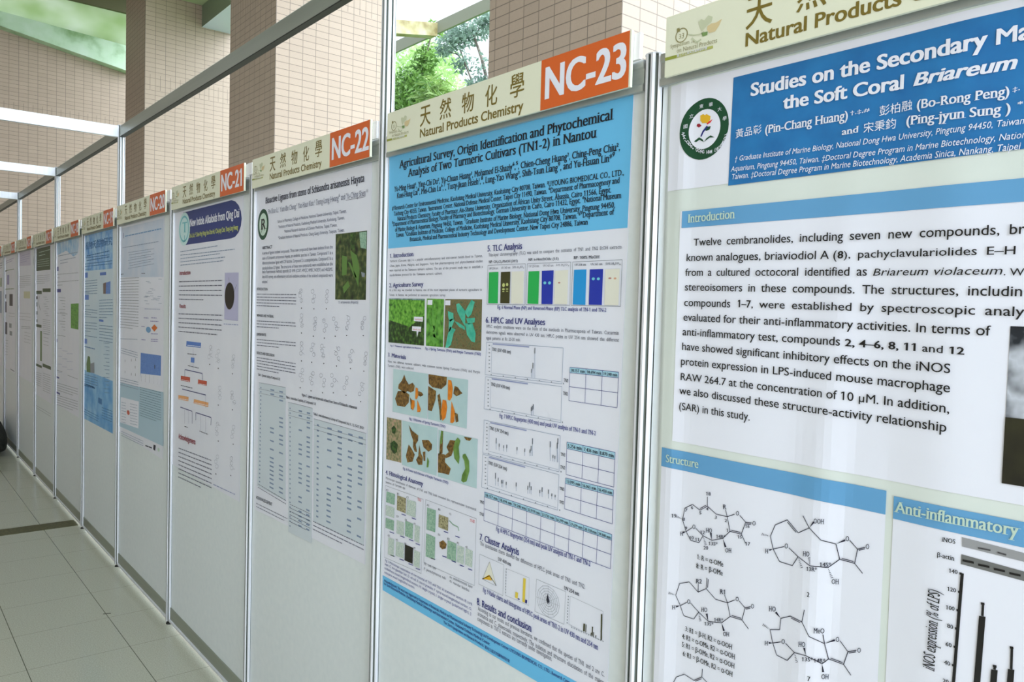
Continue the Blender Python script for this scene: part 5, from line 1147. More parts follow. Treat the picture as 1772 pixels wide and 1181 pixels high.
 ('l','radar_chart#2','grey',.0004,[(-.2572,.9481),(-.2216,.9496)]),
 ('l','radar_chart#2','grey',.0004,[(-.2572,.9481),(-.227,.9658)]),
 ('l','radar_chart#2','grey',.0004,[(-.2572,.9481),(-.2405,.9774)]),
 ('l','radar_chart#2','grey',.0004,[(-.2572,.9481),(-.2587,.9814)]),
 ('l','radar_chart#2','grey',.0004,[(-.2572,.9481),(-.2768,.9764)]),
 ('l','radar_chart#2','grey',.0004,[(-.2572,.9481),(-.2898,.9637)]),
 ('l','radar_chart#2','grey',.0004,[(-.2572,.9481),(-.2941,.9466)]),
 ('l','radar_chart#2','grey',.0004,[(-.2572,.9481),(-.2883,.9299)]),
 ('l','radar_chart#2','grey',.0004,[(-.2572,.9481),(-.2742,.9183)]),
 ('l','radar_chart#2','grey',.0004,[(-.2572,.9481),(-.2558,.9149)]),
 ('l','radar_chart#2','grey',.0004,[(-.2572,.9481),(-.238,.9203)]),
 ('l','radar_chart#2','grey',.0004,[(-.2572,.9481),(-.2256,.933)]),
 ('q','radar_chart#2','ink',4,[(-.2591,.9652),(-.2529,.9484),(-.2581,.943),(-.2629,.9509)]),
 ('q','bar_chart#2','g_olive',3,[(-.1495,.936),(-.1446,.9369),(-.1449,.9208),(-.1498,.9198)]),
 ('q','bar_chart#2','g_olive',3,[(-.1426,.9365),(-.1406,.9365),(-.1409,.9204),(-.1429,.9204)]),
 ('q','bar_chart#2','g_olive',3,[(-.125,.9378),(-.1221,.9381),(-.1223,.9197),(-.1252,.9194)]),
 ('q','bar_chart#2','g_olive',3,[(-.1207,.928),(-.1188,.9279),(-.1194,.9189),(-.1213,.919)]),
 ('q','bar_chart#2','g_olive',3,[(-.1016,.9711),(-.0978,.9716),(-.0965,.9199),(-.1002,.9193)]),
 ('q','bar_chart#2','g_olive',3,[(-.1274,.9246),(-.1254,.9246),(-.1261,.9191),(-.1281,.9191)]),
 ('q','bar_chart#2','g_olive',3,[(-.1143,.9239),(-.1124,.9238),(-.1131,.9194),(-.115,.9194)]),
 ('l','bar_chart#1','grey',.003,[(-.4028,.9788),(-.4003,.9787)]),
 ('l','bar_chart#1','grey',.003,[(-.4029,.972),(-.4004,.9719)]),
 ('l','bar_chart#1','grey',.003,[(-.403,.9652),(-.4005,.9651)]),
 ('l','bar_chart#1','grey',.003,[(-.4031,.9584),(-.4006,.9583)]),
 ('l','bar_chart#1','grey',.003,[(-.4031,.9516),(-.4006,.9515)]),
 ('l','bar_chart#1','grey',.003,[(-.4032,.9448),(-.4007,.9447)]),
 ('l','bar_chart#1','grey',.003,[(-.4033,.938),(-.4008,.9379)]),
 ('l','bar_chart#1','grey',.003,[(-.4034,.9311),(-.4009,.9311)]),
 ('l','bar_chart#1','grey',.003,[(-.4035,.9243),(-.4009,.9243)]),
 ('l','bar_chart#2','grey',.003,[(-.1971,.9777),(-.1945,.9778)]),
 ('l','bar_chart#2','grey',.003,[(-.1972,.9715),(-.1946,.9716)]),
 ('l','bar_chart#2','grey',.003,[(-.1974,.9653),(-.1948,.9653)]),
 ('l','bar_chart#2','grey',.003,[(-.1975,.959),(-.1949,.9591)]),
 ('l','bar_chart#2','grey',.003,[(-.1977,.9528),(-.1951,.9529)]),
 ('l','bar_chart#2','grey',.003,[(-.1978,.9465),(-.1952,.9466)]),
 ('l','bar_chart#2','grey',.003,[(-.1979,.9403),(-.1953,.9404)]),
 ('l','bar_chart#2','grey',.003,[(-.1981,.934),(-.1955,.9342)]),
 ('l','bar_chart#2','grey',.003,[(-.1982,.9278),(-.1956,.9279)]),
 ('l','bar_chart#2','grey',.003,[(-.1984,.9215),(-.1958,.9217)]),
 ('l','bar_chart#2','grey',.0018,[(-.1846,.9178),(-.1815,.9159)]),
 ('l','bar_chart#2','grey',.0018,[(-.1774,.9179),(-.1743,.9161)]),
 ('l','bar_chart#2','grey',.0018,[(-.1703,.918),(-.1672,.9162)]),
 ('l','bar_chart#2','grey',.0018,[(-.1632,.9182),(-.1601,.9163)]),
 ('l','bar_chart#2','grey',.0018,[(-.1562,.9183),(-.1531,.9165)]),
 ('l','bar_chart#2','grey',.0018,[(-.1492,.9184),(-.1462,.9166)]),
 ('l','bar_chart#2','grey',.0018,[(-.1423,.9185),(-.1393,.9167)]),
 ('l','bar_chart#2','grey',.0018,[(-.1354,.9187),(-.1324,.9169)]),
 ('l','bar_chart#2','grey',.0018,[(-.1286,.9188),(-.1256,.917)]),
 ('l','bar_chart#2','grey',.0018,[(-.1218,.9189),(-.1188,.9171)]),
 ('l','bar_chart#2','grey',.0018,[(-.115,.919),(-.1121,.9173)]),
 ('l','bar_chart#2','grey',.0018,[(-.1083,.9192),(-.1054,.9174)]),
 ('l','bar_chart#2','grey',.0018,[(-.1017,.9193),(-.0987,.9175)]),
 ('l','bar_chart#2','grey',.0018,[(-.095,.9194),(-.0921,.9177)]),
 ('t','caption#38','serifb','navy2',-.4863,.9006,-.1063,.8962,.0108,'Fig. 9 Radar charts and histograms of HPLC peak areas of TN1-2 in UV 430 nm and 254 nm'),
 ('t','section_heading#8','serifb','navy',-.5092,.8632,-.3088,.8637,.0163,'8. Results and conclusion'),
 ('t','body_text#8','seriflj','ink3',-.5032,.8509,-.0862,.8489,.0095,'According to our results and previous literatures, we confirmed that the species of TN1 and 2 are C.'),
 ('t','body_text#8','seriflj','ink3',-.504,.838,-.0878,.8323,.0096,'aromatica and C. phaeocaulis, respectively. The isolation and structure elucidation of the major'),
 ('t','body_text#8','seriflj','ink3',-.5048,.8252,-.2392,.824,.0096,'components in TN1-2 extracts are currently under investigation.'),
 ],
 '22': [
 ('t','title_lettering','serifb','ink',-1.8449,1.9361,-1.1056,1.9368,.0225,'Bioactive Lignans from stems of Schisandra arisanensis Hayata'),
 ('t','title_lettering','serifl','grey2',-1.8162,1.8963,-1.0797,1.8953,.0173,'Po-Shao Li,¹ Yuan-Bin Cheng,² Yao-Haur Kuo,³ Tsong-Long Hwang⁴ and Ya-Ching Shen¹*'),
 ('l','title_lettering','ink',.001,[(-1.2171,1.8922),(-1.0962,1.8921)]),
 ('t','body_text#1','sans','grey2',-1.7345,1.8581,-1.2115,1.8551,.0099,'¹School of Pharmacy, College of Medicine, National Taiwan University, Taipei, Taiwan,'),
 ('t','body_text#1','sans','grey2',-1.7225,1.8388,-1.223,1.8355,.0099,'²Institute of Natural Products, Kaohsiung Medical University, Kaohsiung, Taiwan,'),
 ('t','body_text#1','sans','grey2',-1.6723,1.8202,-1.271,1.8165,.0097,'³National Research Institute of Chinese Medicine, Taipei, Taiwan,'),
 ('t','body_text#1','sans','grey2',-1.7244,1.7998,-1.2215,1.7978,.0099,'⁴Graduate Institute of Natural Products, Chang Gung University, Taoyuan, Taiwan.'),
 ('e','emblem','green_dark',2,-1.8643,1.8619,.0507,.0569,0),
 ('e','emblem','palegreen',3,-1.8634,1.8619,.0368,.0414,0),
 ('t','emblem','serifb','black',-1.8859,1.8429,-1.8414,1.8439,.0389,'R'),
 ('l','emblem','black',.004,[(-1.8818,1.8309),(-1.8587,1.8599),(-1.8435,1.838)]),
 ('t','section_heading#1','sansb','ink',-1.8674,1.7706,-1.7754,1.7704,.0103,'ABSTRACT'),
 ('t','body_text#1','sans','grey2',-1.8666,1.7509,-1.2975,1.7495,.0103,'A series of lignans isolated compounds. Three new compounds have been isolated from the'),
 ('t','body_text#1','sans','grey2',-1.8659,1.7321,-1.2968,1.7316,.0103,'stem of Schisandra arisanensis Hayata, an endemic species in Taiwan. Compound 1 is a'),
 ('t','body_text#1','sans','grey2',-1.8652,1.7142,-1.2961,1.7137,.0104,'dibenzocyclooctene lignan with C19 lactone. Compound 2 is a sesquiterpene. Compound 3 is a'),
 ('t','body_text#1','sans','grey2',-1.8645,1.6955,-1.2954,1.6965,.0103,'tetrahydrofuran 3,3 lignan. The structures of these new compounds were established on the'),
 ('t','body_text#1','sans','grey2',-1.864,1.6824,-1.2947,1.6791,.0103,'basis of spectroscopic methods, especially 2D NMR (COSY, HMQC, HMBC, NOESY) and HRESIMS.'),
 ('t','body_text#1','sans','grey2',-1.8633,1.6636,-1.2948,1.6607,.0103,'Anti-HSV activity, anti-inflammatory and anti-oxidative activities of the isolated compounds were'),
 ('t','body_text#1','sans','grey2',-1.865,1.6453,-1.8125,1.6453,.0103,'evaluated.'),
 ('q','photograph#1','photo_stem',2,[(-1.2811,1.7927),(-1.083,1.7922),(-1.0822,1.5898),(-1.2764,1.5894)]),
 ('q','photograph#1','leaf_dim',3,[(-1.1823,1.7388),(-1.1417,1.722),(-1.123,1.6837),(-1.1285,1.6272),(-1.1553,1.6654)]),
 ('q','photograph#1','leaf_dim',3,[(-1.2352,1.7254),(-1.2019,1.7203),(-1.2038,1.6663),(-1.2326,1.6629)]),
 ('q','photograph#1','leaf_dim',3,[(-1.1971,1.7047),(-1.1807,1.7004),(-1.1391,1.6576),(-1.1508,1.654)]),
 ('q','photograph#1','leaf_dim',3,[(-1.227,1.6277),(-1.1948,1.6468),(-1.182,1.6313),(-1.2179,1.6082)]),
 ('q','photograph#1','grey',3,[(-1.1124,1.6722),(-1.0892,1.668),(-1.0911,1.6569),(-1.108,1.6579)]),
 ('q','photograph#1','leaf_shade',3,[(-1.1843,1.7887),(-1.1524,1.7888),(-1.1584,1.7416),(-1.1783,1.7387)]),
 ('q','photograph#1','photo_hist',3,[(-1.1288,1.7893),(-1.0844,1.7897),(-1.0845,1.7385),(-1.1192,1.7437)]),
 ('t','caption#1','sans','grey2',-1.2519,1.5774,-1.1265,1.5789,.0079,'S. arisanensis (Hayata)'),
 ('t','section_heading#2','sansb','ink',-1.9156,1.6195,-1.8114,1.6184,.0095,'INTRODUCTION'),
 ('t','section_heading#3','sansb','ink',-1.9118,1.5198,-1.7531,1.5205,.0095,'METHODS AND MATERIAL'),
 ('t','section_heading#4','sansb','ink',-1.9091,1.4496,-1.8192,1.4507,.0096,'EXPERIMENTS'),
 ('t','section_heading#5','sansb','ink',-1.9065,1.3804,-1.7397,1.3801,.0095,'RESULTS AND DISCUSSION'),
 ('w','body_text#2','grey2',-1.915,1.6033,-1.5646,1.6025,.0052,5,.0107,.6),
 ('w','body_text#3','grey2',-1.9111,1.5031,-1.5629,1.5058,.0052,3,.0107,.6),
 ('w','body_text#4','grey2',-1.9085,1.4334,-1.5623,1.4385,.0052,3,.0107,.6),
 ('w','body_text#5','grey2',-1.9059,1.366,-1.5595,1.3669,.0052,5,.0107,.6),
 ('l','molecule_drawing#6','grey2',.0008,[(-1.5166,1.6132),(-1.5267,1.6094),(-1.5374,1.6129),(-1.538,1.6202),(-1.5278,1.624),(-1.5172,1.6205),(-1.5166,1.6132)]),
 ('l','molecule_drawing#6','grey2',.0008,[(-1.5172,1.6205),(-1.5486,1.6088)]),
 ('l','molecule_drawing#6','grey2',.0008,[(-1.5233,1.597),(-1.5334,1.5931),(-1.5442,1.5966),(-1.5448,1.6039),(-1.5346,1.6077),(-1.5239,1.6042),(-1.5233,1.597)]),
 ('l','molecule_drawing#6','grey2',.0008,[(-1.5346,1.6077),(-1.5469,1.6096)]),
 ('l','molecule_drawing#6','grey2',.0008,[(-1.5123,1.5808),(-1.5224,1.5769),(-1.5331,1.5803),(-1.5337,1.5876),(-1.5235,1.5915),(-1.5129,1.5881),(-1.5123,1.5808)]),
 ('l','molecule_drawing#6','grey2',.0008,[(-1.5235,1.5915),(-1.5237,1.5762)]),
 ('e','molecule_drawing#6','ink',2,-1.5213,1.5583,.004,.0019,0),
 ('l','molecule_drawing#7','grey2',.0008,[(-1.4285,1.6111),(-1.4381,1.6075),(-1.4483,1.6108),(-1.4488,1.618),(-1.4392,1.6216),(-1.4291,1.6182),(-1.4285,1.6111)]),
 ('l','molecule_drawing#7','grey2',.0008,[(-1.4291,1.6182),(-1.4319,1.624)]),
 ('l','molecule_drawing#7','grey2',.0008,[(-1.414,1.5954),(-1.4235,1.5917),(-1.4336,1.595),(-1.4341,1.6021),(-1.4246,1.6058),(-1.4145,1.6025),(-1.414,1.5954)]),
 ('l','molecule_drawing#7','grey2',.0008,[(-1.4235,1.5917),(-1.4441,1.5902)]),
 ('l','molecule_drawing#7','grey2',.0008,[(-1.4222,1.5796),(-1.4318,1.5758),(-1.4419,1.5791),(-1.4425,1.5862),(-1.4329,1.59),(-1.4228,1.5866),(-1.4222,1.5796)]),
 ('l','molecule_drawing#7','grey2',.0008,[(-1.4222,1.5796),(-1.4258,1.5812)]),
 ('e','molecule_drawing#7','ink',2,-1.4268,1.5577,.0038,.0019,0),
 ('l','molecule_drawing#8','grey2',.0008,[(-1.3224,1.6112),(-1.3314,1.6076),(-1.3409,1.6109),(-1.3414,1.6178),(-1.3324,1.6214),(-1.3229,1.6181),(-1.3224,1.6112)]),
 ('l','molecule_drawing#8','grey2',.0008,[(-1.3324,1.6214),(-1.3226,1.6169)]),
 ('l','molecule_drawing#8','grey2',.0008,[(-1.3256,1.5959),(-1.3346,1.5923),(-1.3441,1.5955),(-1.3447,1.6024),(-1.3356,1.606),(-1.3261,1.6027),(-1.3256,1.5959)]),
 ('l','molecule_drawing#8','grey2',.0008,[(-1.3256,1.5959),(-1.3267,1.5989)]),
 ('l','molecule_drawing#8','grey2',.0008,[(-1.3254,1.5806),(-1.3344,1.5769),(-1.344,1.5801),(-1.3445,1.587),(-1.3355,1.5906),(-1.3259,1.5874),(-1.3254,1.5806)]),
 ('e','molecule_drawing#8','ink',2,-1.3367,1.5593,.0036,.0019,0),
 ('l','molecule_drawing#9','grey2',.0008,[(-1.5088,1.5301),(-1.5189,1.526),(-1.5296,1.5293),(-1.5301,1.5366),(-1.52,1.5406),(-1.5094,1.5373),(-1.5088,1.5301)]),
 ('l','molecule_drawing#9','grey2',.0008,[(-1.5115,1.5138),(-1.5216,1.5097),(-1.5323,1.5129),(-1.5328,1.5201),(-1.5227,1.5242),(-1.512,1.521),(-1.5115,1.5138)]),
 ('l','molecule_drawing#9','grey2',.0008,[(-1.5216,1.5097),(-1.5086,1.5228)]),
 ('l','molecule_drawing#9','grey2',.0008,[(-1.5041,1.4978),(-1.5141,1.4936),(-1.5248,1.4968),(-1.5253,1.504),(-1.5152,1.5082),(-1.5046,1.505),(-1.5041,1.4978)]),
 ('l','molecule_drawing#9','grey2',.0008,[(-1.5248,1.4968),(-1.4996,1.5058)]),
 ('e','molecule_drawing#9','ink',2,-1.518,1.4748,.004,.0019,0),
 ('l','molecule_drawing#10','grey2',.0008,[(-1.403,1.5223),(-1.4124,1.5184),(-1.4225,1.5215),(-1.423,1.5286),(-1.4135,1.5325),(-1.4035,1.5293),(-1.403,1.5223)]),
 ('l','molecule_drawing#10','grey2',.0008,[(-1.423,1.5286),(-1.4273,1.5282)]),
 ('l','molecule_drawing#10','grey2',.0008,[(-1.4037,1.5066),(-1.4132,1.5026),(-1.4232,1.5056),(-1.4238,1.5127),(-1.4143,1.5167),(-1.4043,1.5136),(-1.4037,1.5066)]),
 ('l','molecule_drawing#10','grey2',.0008,[(-1.4043,1.5136),(-1.4324,1.5073)]),
 ('l','molecule_drawing#10','grey2',.0008,[(-1.4074,1.4907),(-1.4169,1.4867),(-1.427,1.4897),(-1.4275,1.4967),(-1.418,1.5008),(-1.408,1.4977),(-1.4074,1.4907)]),
 ('e','molecule_drawing#10','ink',2,-1.4271,1.4681,.0038,.0019,0),
 ('l','molecule_drawing#11','grey2',.0008,[(-1.3418,1.5179),(-1.3509,1.5141),(-1.3606,1.5171),(-1.3611,1.524),(-1.352,1.5279),(-1.3423,1.5248),(-1.3418,1.5179)]),
 ('l','molecule_drawing#11','grey2',.0008,[(-1.3611,1.524),(-1.3449,1.5217)]),
 ('l','molecule_drawing#11','grey2',.0008,[(-1.3269,1.503),(-1.3359,1.4991),(-1.3455,1.5021),(-1.346,1.509),(-1.3369,1.5129),(-1.3274,1.5099),(-1.3269,1.503)]),
 ('l','molecule_drawing#11','grey2',.0008,[(-1.3367,1.4872),(-1.3458,1.4833),(-1.3554,1.4862),(-1.356,1.4931),(-1.3469,1.4971),(-1.3372,1.4941),(-1.3367,1.4872)]),
 ('e','molecule_drawing#11','ink',2,-1.3464,1.4655,.0036,.0019,0),
 ('l','molecule_drawing#12','grey2',.0008,[(-1.2751,1.5259),(-1.2838,1.5221),(-1.2931,1.5251),(-1.2936,1.5319),(-1.2849,1.5356),(-1.2756,1.5326),(-1.2751,1.5259)]),
 ('l','molecule_drawing#12','grey2',.0008,[(-1.2584,1.5113),(-1.267,1.5075),(-1.2762,1.5104),(-1.2767,1.5172),(-1.2681,1.521),(-1.2589,1.518),(-1.2584,1.5113)]),
 ('l','molecule_drawing#12','grey2',.0008,[(-1.253,1.4964),(-1.2616,1.4926),(-1.2708,1.4955),(-1.2713,1.5022),(-1.2627,1.5061),(-1.2535,1.5031),(-1.253,1.4964)]),
 ('l','molecule_drawing#12','grey2',.0008,[(-1.2713,1.5022),(-1.242,1.5029)]),
 ('e','molecule_drawing#12','ink',2,-1.2717,1.4749,.0034,.0018,0),
 ('l','molecule_drawing#13','grey2',.0008,[(-1.1765,1.5305),(-1.1847,1.5269),(-1.1934,1.5298),(-1.1939,1.5364),(-1.1857,1.54),(-1.177,1.5371),(-1.1765,1.5305)]),
 ('l','molecule_drawing#13','grey2',.0008,[(-1.1857,1.54),(-1.2,1.5419)]),
 ('l','molecule_drawing#13','grey2',.0008,[(-1.1804,1.5158),(-1.1886,1.5121),(-1.1973,1.5149),(-1.1978,1.5215),(-1.1896,1.5252),(-1.1809,1.5223),(-1.1804,1.5158)]),
 ('l','molecule_drawing#13','grey2',.0008,[(-1.1886,1.5121),(-1.1908,1.5095)]),
 ('l','molecule_drawing#13','grey2',.0008,[(-1.1869,1.5008),(-1.1951,1.4971),(-1.2039,1.5),(-1.2044,1.5065),(-1.1961,1.5103),(-1.1874,1.5074),(-1.1869,1.5008)]),
 ('l','molecule_drawing#13','grey2',.0008,[(-1.2044,1.5065),(-1.1906,1.4955)]),
 ('e','molecule_drawing#13','ink',2,-1.1962,1.4802,.0033,.0018,0),
 ('l','molecule_drawing#14','grey2',.0008,[(-1.0778,1.5332),(-1.0854,1.5297),(-1.0936,1.5325),(-1.0941,1.5389),(-1.0864,1.5424),(-1.0783,1.5395),(-1.0778,1.5332)]),
 ('l','molecule_drawing#14','grey2',.0008,[(-1.0904,1.5186),(-1.0981,1.515),(-1.1063,1.5178),(-1.1068,1.5242),(-1.0991,1.5278),(-1.0909,1.525),(-1.0904,1.5186)]),
 ('l','molecule_drawing#14','grey2',.0008,[(-1.1063,1.5178),(-1.0888,1.5238)]),
 ('l','molecule_drawing#14','grey2',.0008,[(-1.091,1.5044),(-1.0987,1.5007),(-1.1069,1.5035),(-1.1074,1.5099),(-1.0996,1.5135),(-1.0914,1.5107),(-1.091,1.5044)]),
 ('l','molecule_drawing#14','grey2',.0008,[(-1.0987,1.5007),(-1.1082,1.5118)]),
 ('e','molecule_drawing#14','ink',2,-1.0932,1.4846,.003,.0017,0),
 ('l','molecule_drawing#15','grey2',.0008,[(-1.5045,1.4362),(-1.5145,1.4319),(-1.5252,1.4348),(-1.5258,1.4421),(-1.5157,1.4464),(-1.505,1.4435),(-1.5045,1.4362)]),
 ('l','molecule_drawing#15','grey2',.0008,[(-1.5252,1.4348),(-1.5242,1.4465)]),
 ('l','molecule_drawing#15','grey2',.0008,[(-1.5023,1.4201),(-1.5123,1.4157),(-1.523,1.4186),(-1.5235,1.4259),(-1.5134,1.4303),(-1.5028,1.4273),(-1.5023,1.4201)]),
 ('l','molecule_drawing#15','grey2',.0008,[(-1.5085,1.4035),(-1.5186,1.399),(-1.5293,1.4019),(-1.5299,1.4092),(-1.5197,1.4136),(-1.509,1.4107),(-1.5085,1.4035)]),
 ('l','molecule_drawing#15','grey2',.0008,[(-1.5197,1.4136),(-1.4918,1.404)]),
 ('e','molecule_drawing#15','ink',2,-1.5143,1.3807,.004,.002,0),
 ('l','molecule_drawing#16','grey2',.0008,[(-1.419,1.4365),(-1.4285,1.4323),(-1.4387,1.4352),(-1.4392,1.4423),(-1.4296,1.4465),(-1.4195,1.4436),(-1.419,1.4365)]),
 ('l','molecule_drawing#16','grey2',.0008,[(-1.4195,1.4436),(-1.4111,1.4423)]),
 ('l','molecule_drawing#16','grey2',.0008,[(-1.4287,1.4201),(-1.4383,1.4158),(-1.4485,1.4187),(-1.4491,1.4258),(-1.4394,1.43),(-1.4292,1.4272),(-1.4287,1.4201)]),
 ('l','molecule_drawing#16','grey2',.0008,[(-1.4292,1.4272),(-1.4414,1.4294)]),
 ('l','molecule_drawing#16','grey2',.0008,[(-1.4104,1.4054),(-1.4199,1.4011),(-1.43,1.4038),(-1.4305,1.4109),(-1.421,1.4152),(-1.4109,1.4124),(-1.4104,1.4054)]),
 ('l','molecule_drawing#16','grey2',.0008,[(-1.4104,1.4054),(-1.4261,1.4175)]),
 ('e','molecule_drawing#16','ink',2,-1.436,1.3818,.0038,.0019,0),
 ('l','molecule_drawing#17','grey2',.0008,[(-1.3529,1.436),(-1.362,1.4319),(-1.3718,1.4347),(-1.3723,1.4416),(-1.3631,1.4457),(-1.3534,1.4429),(-1.3529,1.436)]),
 ('l','molecule_drawing#17','grey2',.0008,[(-1.3529,1.436),(-1.3378,1.4372)]),
 ('l','molecule_drawing#17','grey2',.0008,[(-1.3502,1.4206),(-1.3594,1.4164),(-1.3691,1.4192),(-1.3697,1.4261),(-1.3604,1.4303),(-1.3507,1.4275),(-1.3502,1.4206)]),
 ('l','molecule_drawing#17','grey2',.0008,[(-1.3697,1.4261),(-1.3747,1.4276)]),
 ('l','molecule_drawing#17','grey2',.0008,[(-1.3416,1.4056),(-1.3507,1.4014),(-1.3604,1.4041),(-1.3609,1.4111),(-1.3518,1.4153),(-1.3421,1.4125),(-1.3416,1.4056)]),
 ('l','molecule_drawing#17','grey2',.0008,[(-1.3416,1.4056),(-1.3674,1.4072)]),
 ('e','molecule_drawing#17','ink',2,-1.3477,1.3838,.0036,.0019,0),
 ('l','molecule_drawing#18','grey2',.0008,[(-1.2378,1.4344),(-1.2463,1.4304),(-1.2554,1.4331),(-1.2559,1.4398),(-1.2474,1.4438),(-1.2383,1.4411),(-1.2378,1.4344)]),
 ('l','molecule_drawing#18','grey2',.0008,[(-1.2554,1.4331),(-1.2637,1.4443)]),
 ('l','molecule_drawing#18','grey2',.0008,[(-1.2544,1.4184),(-1.263,1.4143),(-1.2722,1.417),(-1.2727,1.4237),(-1.2641,1.4278),(-1.2549,1.4251),(-1.2544,1.4184)]),
 ('l','molecule_drawing#18','grey2',.0008,[(-1.2549,1.4251),(-1.2771,1.4301)]),
 ('l','molecule_drawing#18','grey2',.0008,[(-1.2373,1.4045),(-1.2458,1.4004),(-1.2549,1.403),(-1.2554,1.4097),(-1.2469,1.4138),(-1.2378,1.4111),(-1.2373,1.4045)]),
 ('l','molecule_drawing#18','grey2',.0008,[(-1.2458,1.4004),(-1.2348,1.3986)]),
 ('e','molecule_drawing#18','ink',2,-1.2594,1.3822,.0034,.0018,0),
 ('l','molecule_drawing#19','grey2',.0008,[(-1.153,1.4316),(-1.1611,1.4277),(-1.1697,1.4303),(-1.1702,1.4368),(-1.1621,1.4407),(-1.1535,1.4381),(-1.153,1.4316)]),
 ('l','molecule_drawing#19','grey2',.0008,[(-1.1535,1.4381),(-1.1434,1.4308)]),
 ('l','molecule_drawing#19','grey2',.0008,[(-1.1652,1.4162),(-1.1733,1.4123),(-1.182,1.4149),(-1.1825,1.4214),(-1.1743,1.4253),(-1.1657,1.4227),(-1.1652,1.4162)]),
 ('l','molecule_drawing#19','grey2',.0008,[(-1.1733,1.4123),(-1.1779,1.424)]),
 ('l','molecule_drawing#19','grey2',.0008,[(-1.1574,1.4021),(-1.1655,1.3981),(-1.1741,1.4007),(-1.1746,1.4072),(-1.1665,1.4112),(-1.1579,1.4086),(-1.1574,1.4021)]),
 ('l','molecule_drawing#19','grey2',.0008,[(-1.1579,1.4086),(-1.1754,1.3971)]),
 ('e','molecule_drawing#19','ink',2,-1.1677,1.3812,.0032,.0017,0),
 ('l','molecule_drawing#20','grey2',.0008,[(-1.0657,1.4294),(-1.0733,1.4256),(-1.0814,1.4281),(-1.0819,1.4345),(-1.0743,1.4382),(-1.0662,1.4357),(-1.0657,1.4294)]),
 ('l','molecule_drawing#20','grey2',.0008,[(-1.0695,1.4149),(-1.0771,1.4111),(-1.0852,1.4136),(-1.0857,1.42),(-1.078,1.4238),(-1.0699,1.4213),(-1.0695,1.4149)]),
 ('l','molecule_drawing#20','grey2',.0008,[(-1.0705,1.4007),(-1.0781,1.3968),(-1.0863,1.3993),(-1.0867,1.4056),(-1.0791,1.4095),(-1.071,1.407),(-1.0705,1.4007)]),
 ('l','molecule_drawing#20','grey2',.0008,[(-1.0791,1.4095),(-1.0764,1.3983)]),
 ('e','molecule_drawing#20','ink',2,-1.0851,1.38,.003,.0017,0),
 ('l','molecule_drawing#21','grey2',.0008,[(-1.4948,1.3471),(-1.5048,1.3425),(-1.5155,1.3451),(-1.5161,1.3524),(-1.506,1.357),(-1.4954,1.3543),(-1.4948,1.3471)]),
 ('l','molecule_drawing#21','grey2',.0008,[(-1.5106,1.3295),(-1.5207,1.3248),(-1.5315,1.3274),(-1.5321,1.3347),(-1.5219,1.3394),(-1.5112,1.3367),(-1.5106,1.3295)]),
 ('l','molecule_drawing#21','grey2',.0008,[(-1.5219,1.3394),(-1.4938,1.3352)]),
 ('l','molecule_drawing#21','grey2',.0008,[(-1.4952,1.3145),(-1.5052,1.3098),(-1.5159,1.3124),(-1.5165,1.3197),(-1.5064,1.3243),(-1.4958,1.3217),(-1.4952,1.3145)]),
 ('e','molecule_drawing#21','ink',2,-1.5208,1.2896,.004,.002,0),
 ('l','molecule_drawing#22','grey2',.0008,[(-1.4135,1.343),(-1.423,1.3386),(-1.4331,1.3411),(-1.4337,1.3482),(-1.4241,1.3527),(-1.414,1.3501),(-1.4135,1.343)]),
 ('l','molecule_drawing#22','grey2',.0008,[(-1.423,1.3386),(-1.4412,1.3445)]),
 ('l','molecule_drawing#22','grey2',.0008,[(-1.4315,1.3256),(-1.4412,1.321),(-1.4514,1.3236),(-1.452,1.3307),(-1.4423,1.3353),(-1.4321,1.3327),(-1.4315,1.3256)]),
 ('l','molecule_drawing#22','grey2',.0008,[(-1.4423,1.3353),(-1.4214,1.3299)]),
 ('l','molecule_drawing#22','grey2',.0008,[(-1.4213,1.3106),(-1.4309,1.306),(-1.4411,1.3085),(-1.4417,1.3156),(-1.432,1.3202),(-1.4219,1.3176),(-1.4213,1.3106)]),
 ('e','molecule_drawing#22','ink',2,-1.4371,1.2871,.0039,.0019,0),
 ('l','molecule_drawing#23','grey2',.0008,[(-1.3557,1.3416),(-1.3649,1.3372),(-1.3747,1.3397),(-1.3753,1.3467),(-1.366,1.3511),(-1.3563,1.3485),(-1.3557,1.3416)]),
 ('l','molecule_drawing#23','grey2',.0008,[(-1.3313,1.3282),(-1.3403,1.3238),(-1.35,1.3262),(-1.3505,1.3332),(-1.3414,1.3376),(-1.3318,1.3351),(-1.3313,1.3282)]),
 ('l','molecule_drawing#23','grey2',.0008,[(-1.3352,1.3123),(-1.3443,1.3079),(-1.354,1.3103),(-1.3545,1.3172),(-1.3454,1.3217),(-1.3358,1.3192),(-1.3352,1.3123)]),
 ('l','molecule_drawing#23','grey2',.0008,[(-1.3443,1.3079),(-1.3452,1.3113)]),
 ('e','molecule_drawing#23','ink',2,-1.3529,1.2892,.0037,.0018,0),
 ('l','molecule_drawing#24','grey2',.0008,[(-1.2802,1.3479),(-1.289,1.3437),(-1.2983,1.3461),(-1.2988,1.353),(-1.29,1.3572),(-1.2807,1.3547),(-1.2802,1.3479)]),
 ('l','molecule_drawing#24','grey2',.0008,[(-1.2621,1.3343),(-1.2707,1.33),(-1.28,1.3325),(-1.2805,1.3392),(-1.2718,1.3435),(-1.2626,1.3411),(-1.2621,1.3343)]),
 ('l','molecule_drawing#24','grey2',.0008,[(-1.2626,1.3411),(-1.2478,1.3336)]),
 ('l','molecule_drawing#24','grey2',.0008,[(-1.2767,1.3178),(-1.2854,1.3134),(-1.2947,1.3158),(-1.2953,1.3226),(-1.2865,1.327),(-1.2772,1.3246),(-1.2767,1.3178)]),
 ('l','molecule_drawing#24','grey2',.0008,[(-1.2854,1.3134),(-1.2791,1.3212)]),
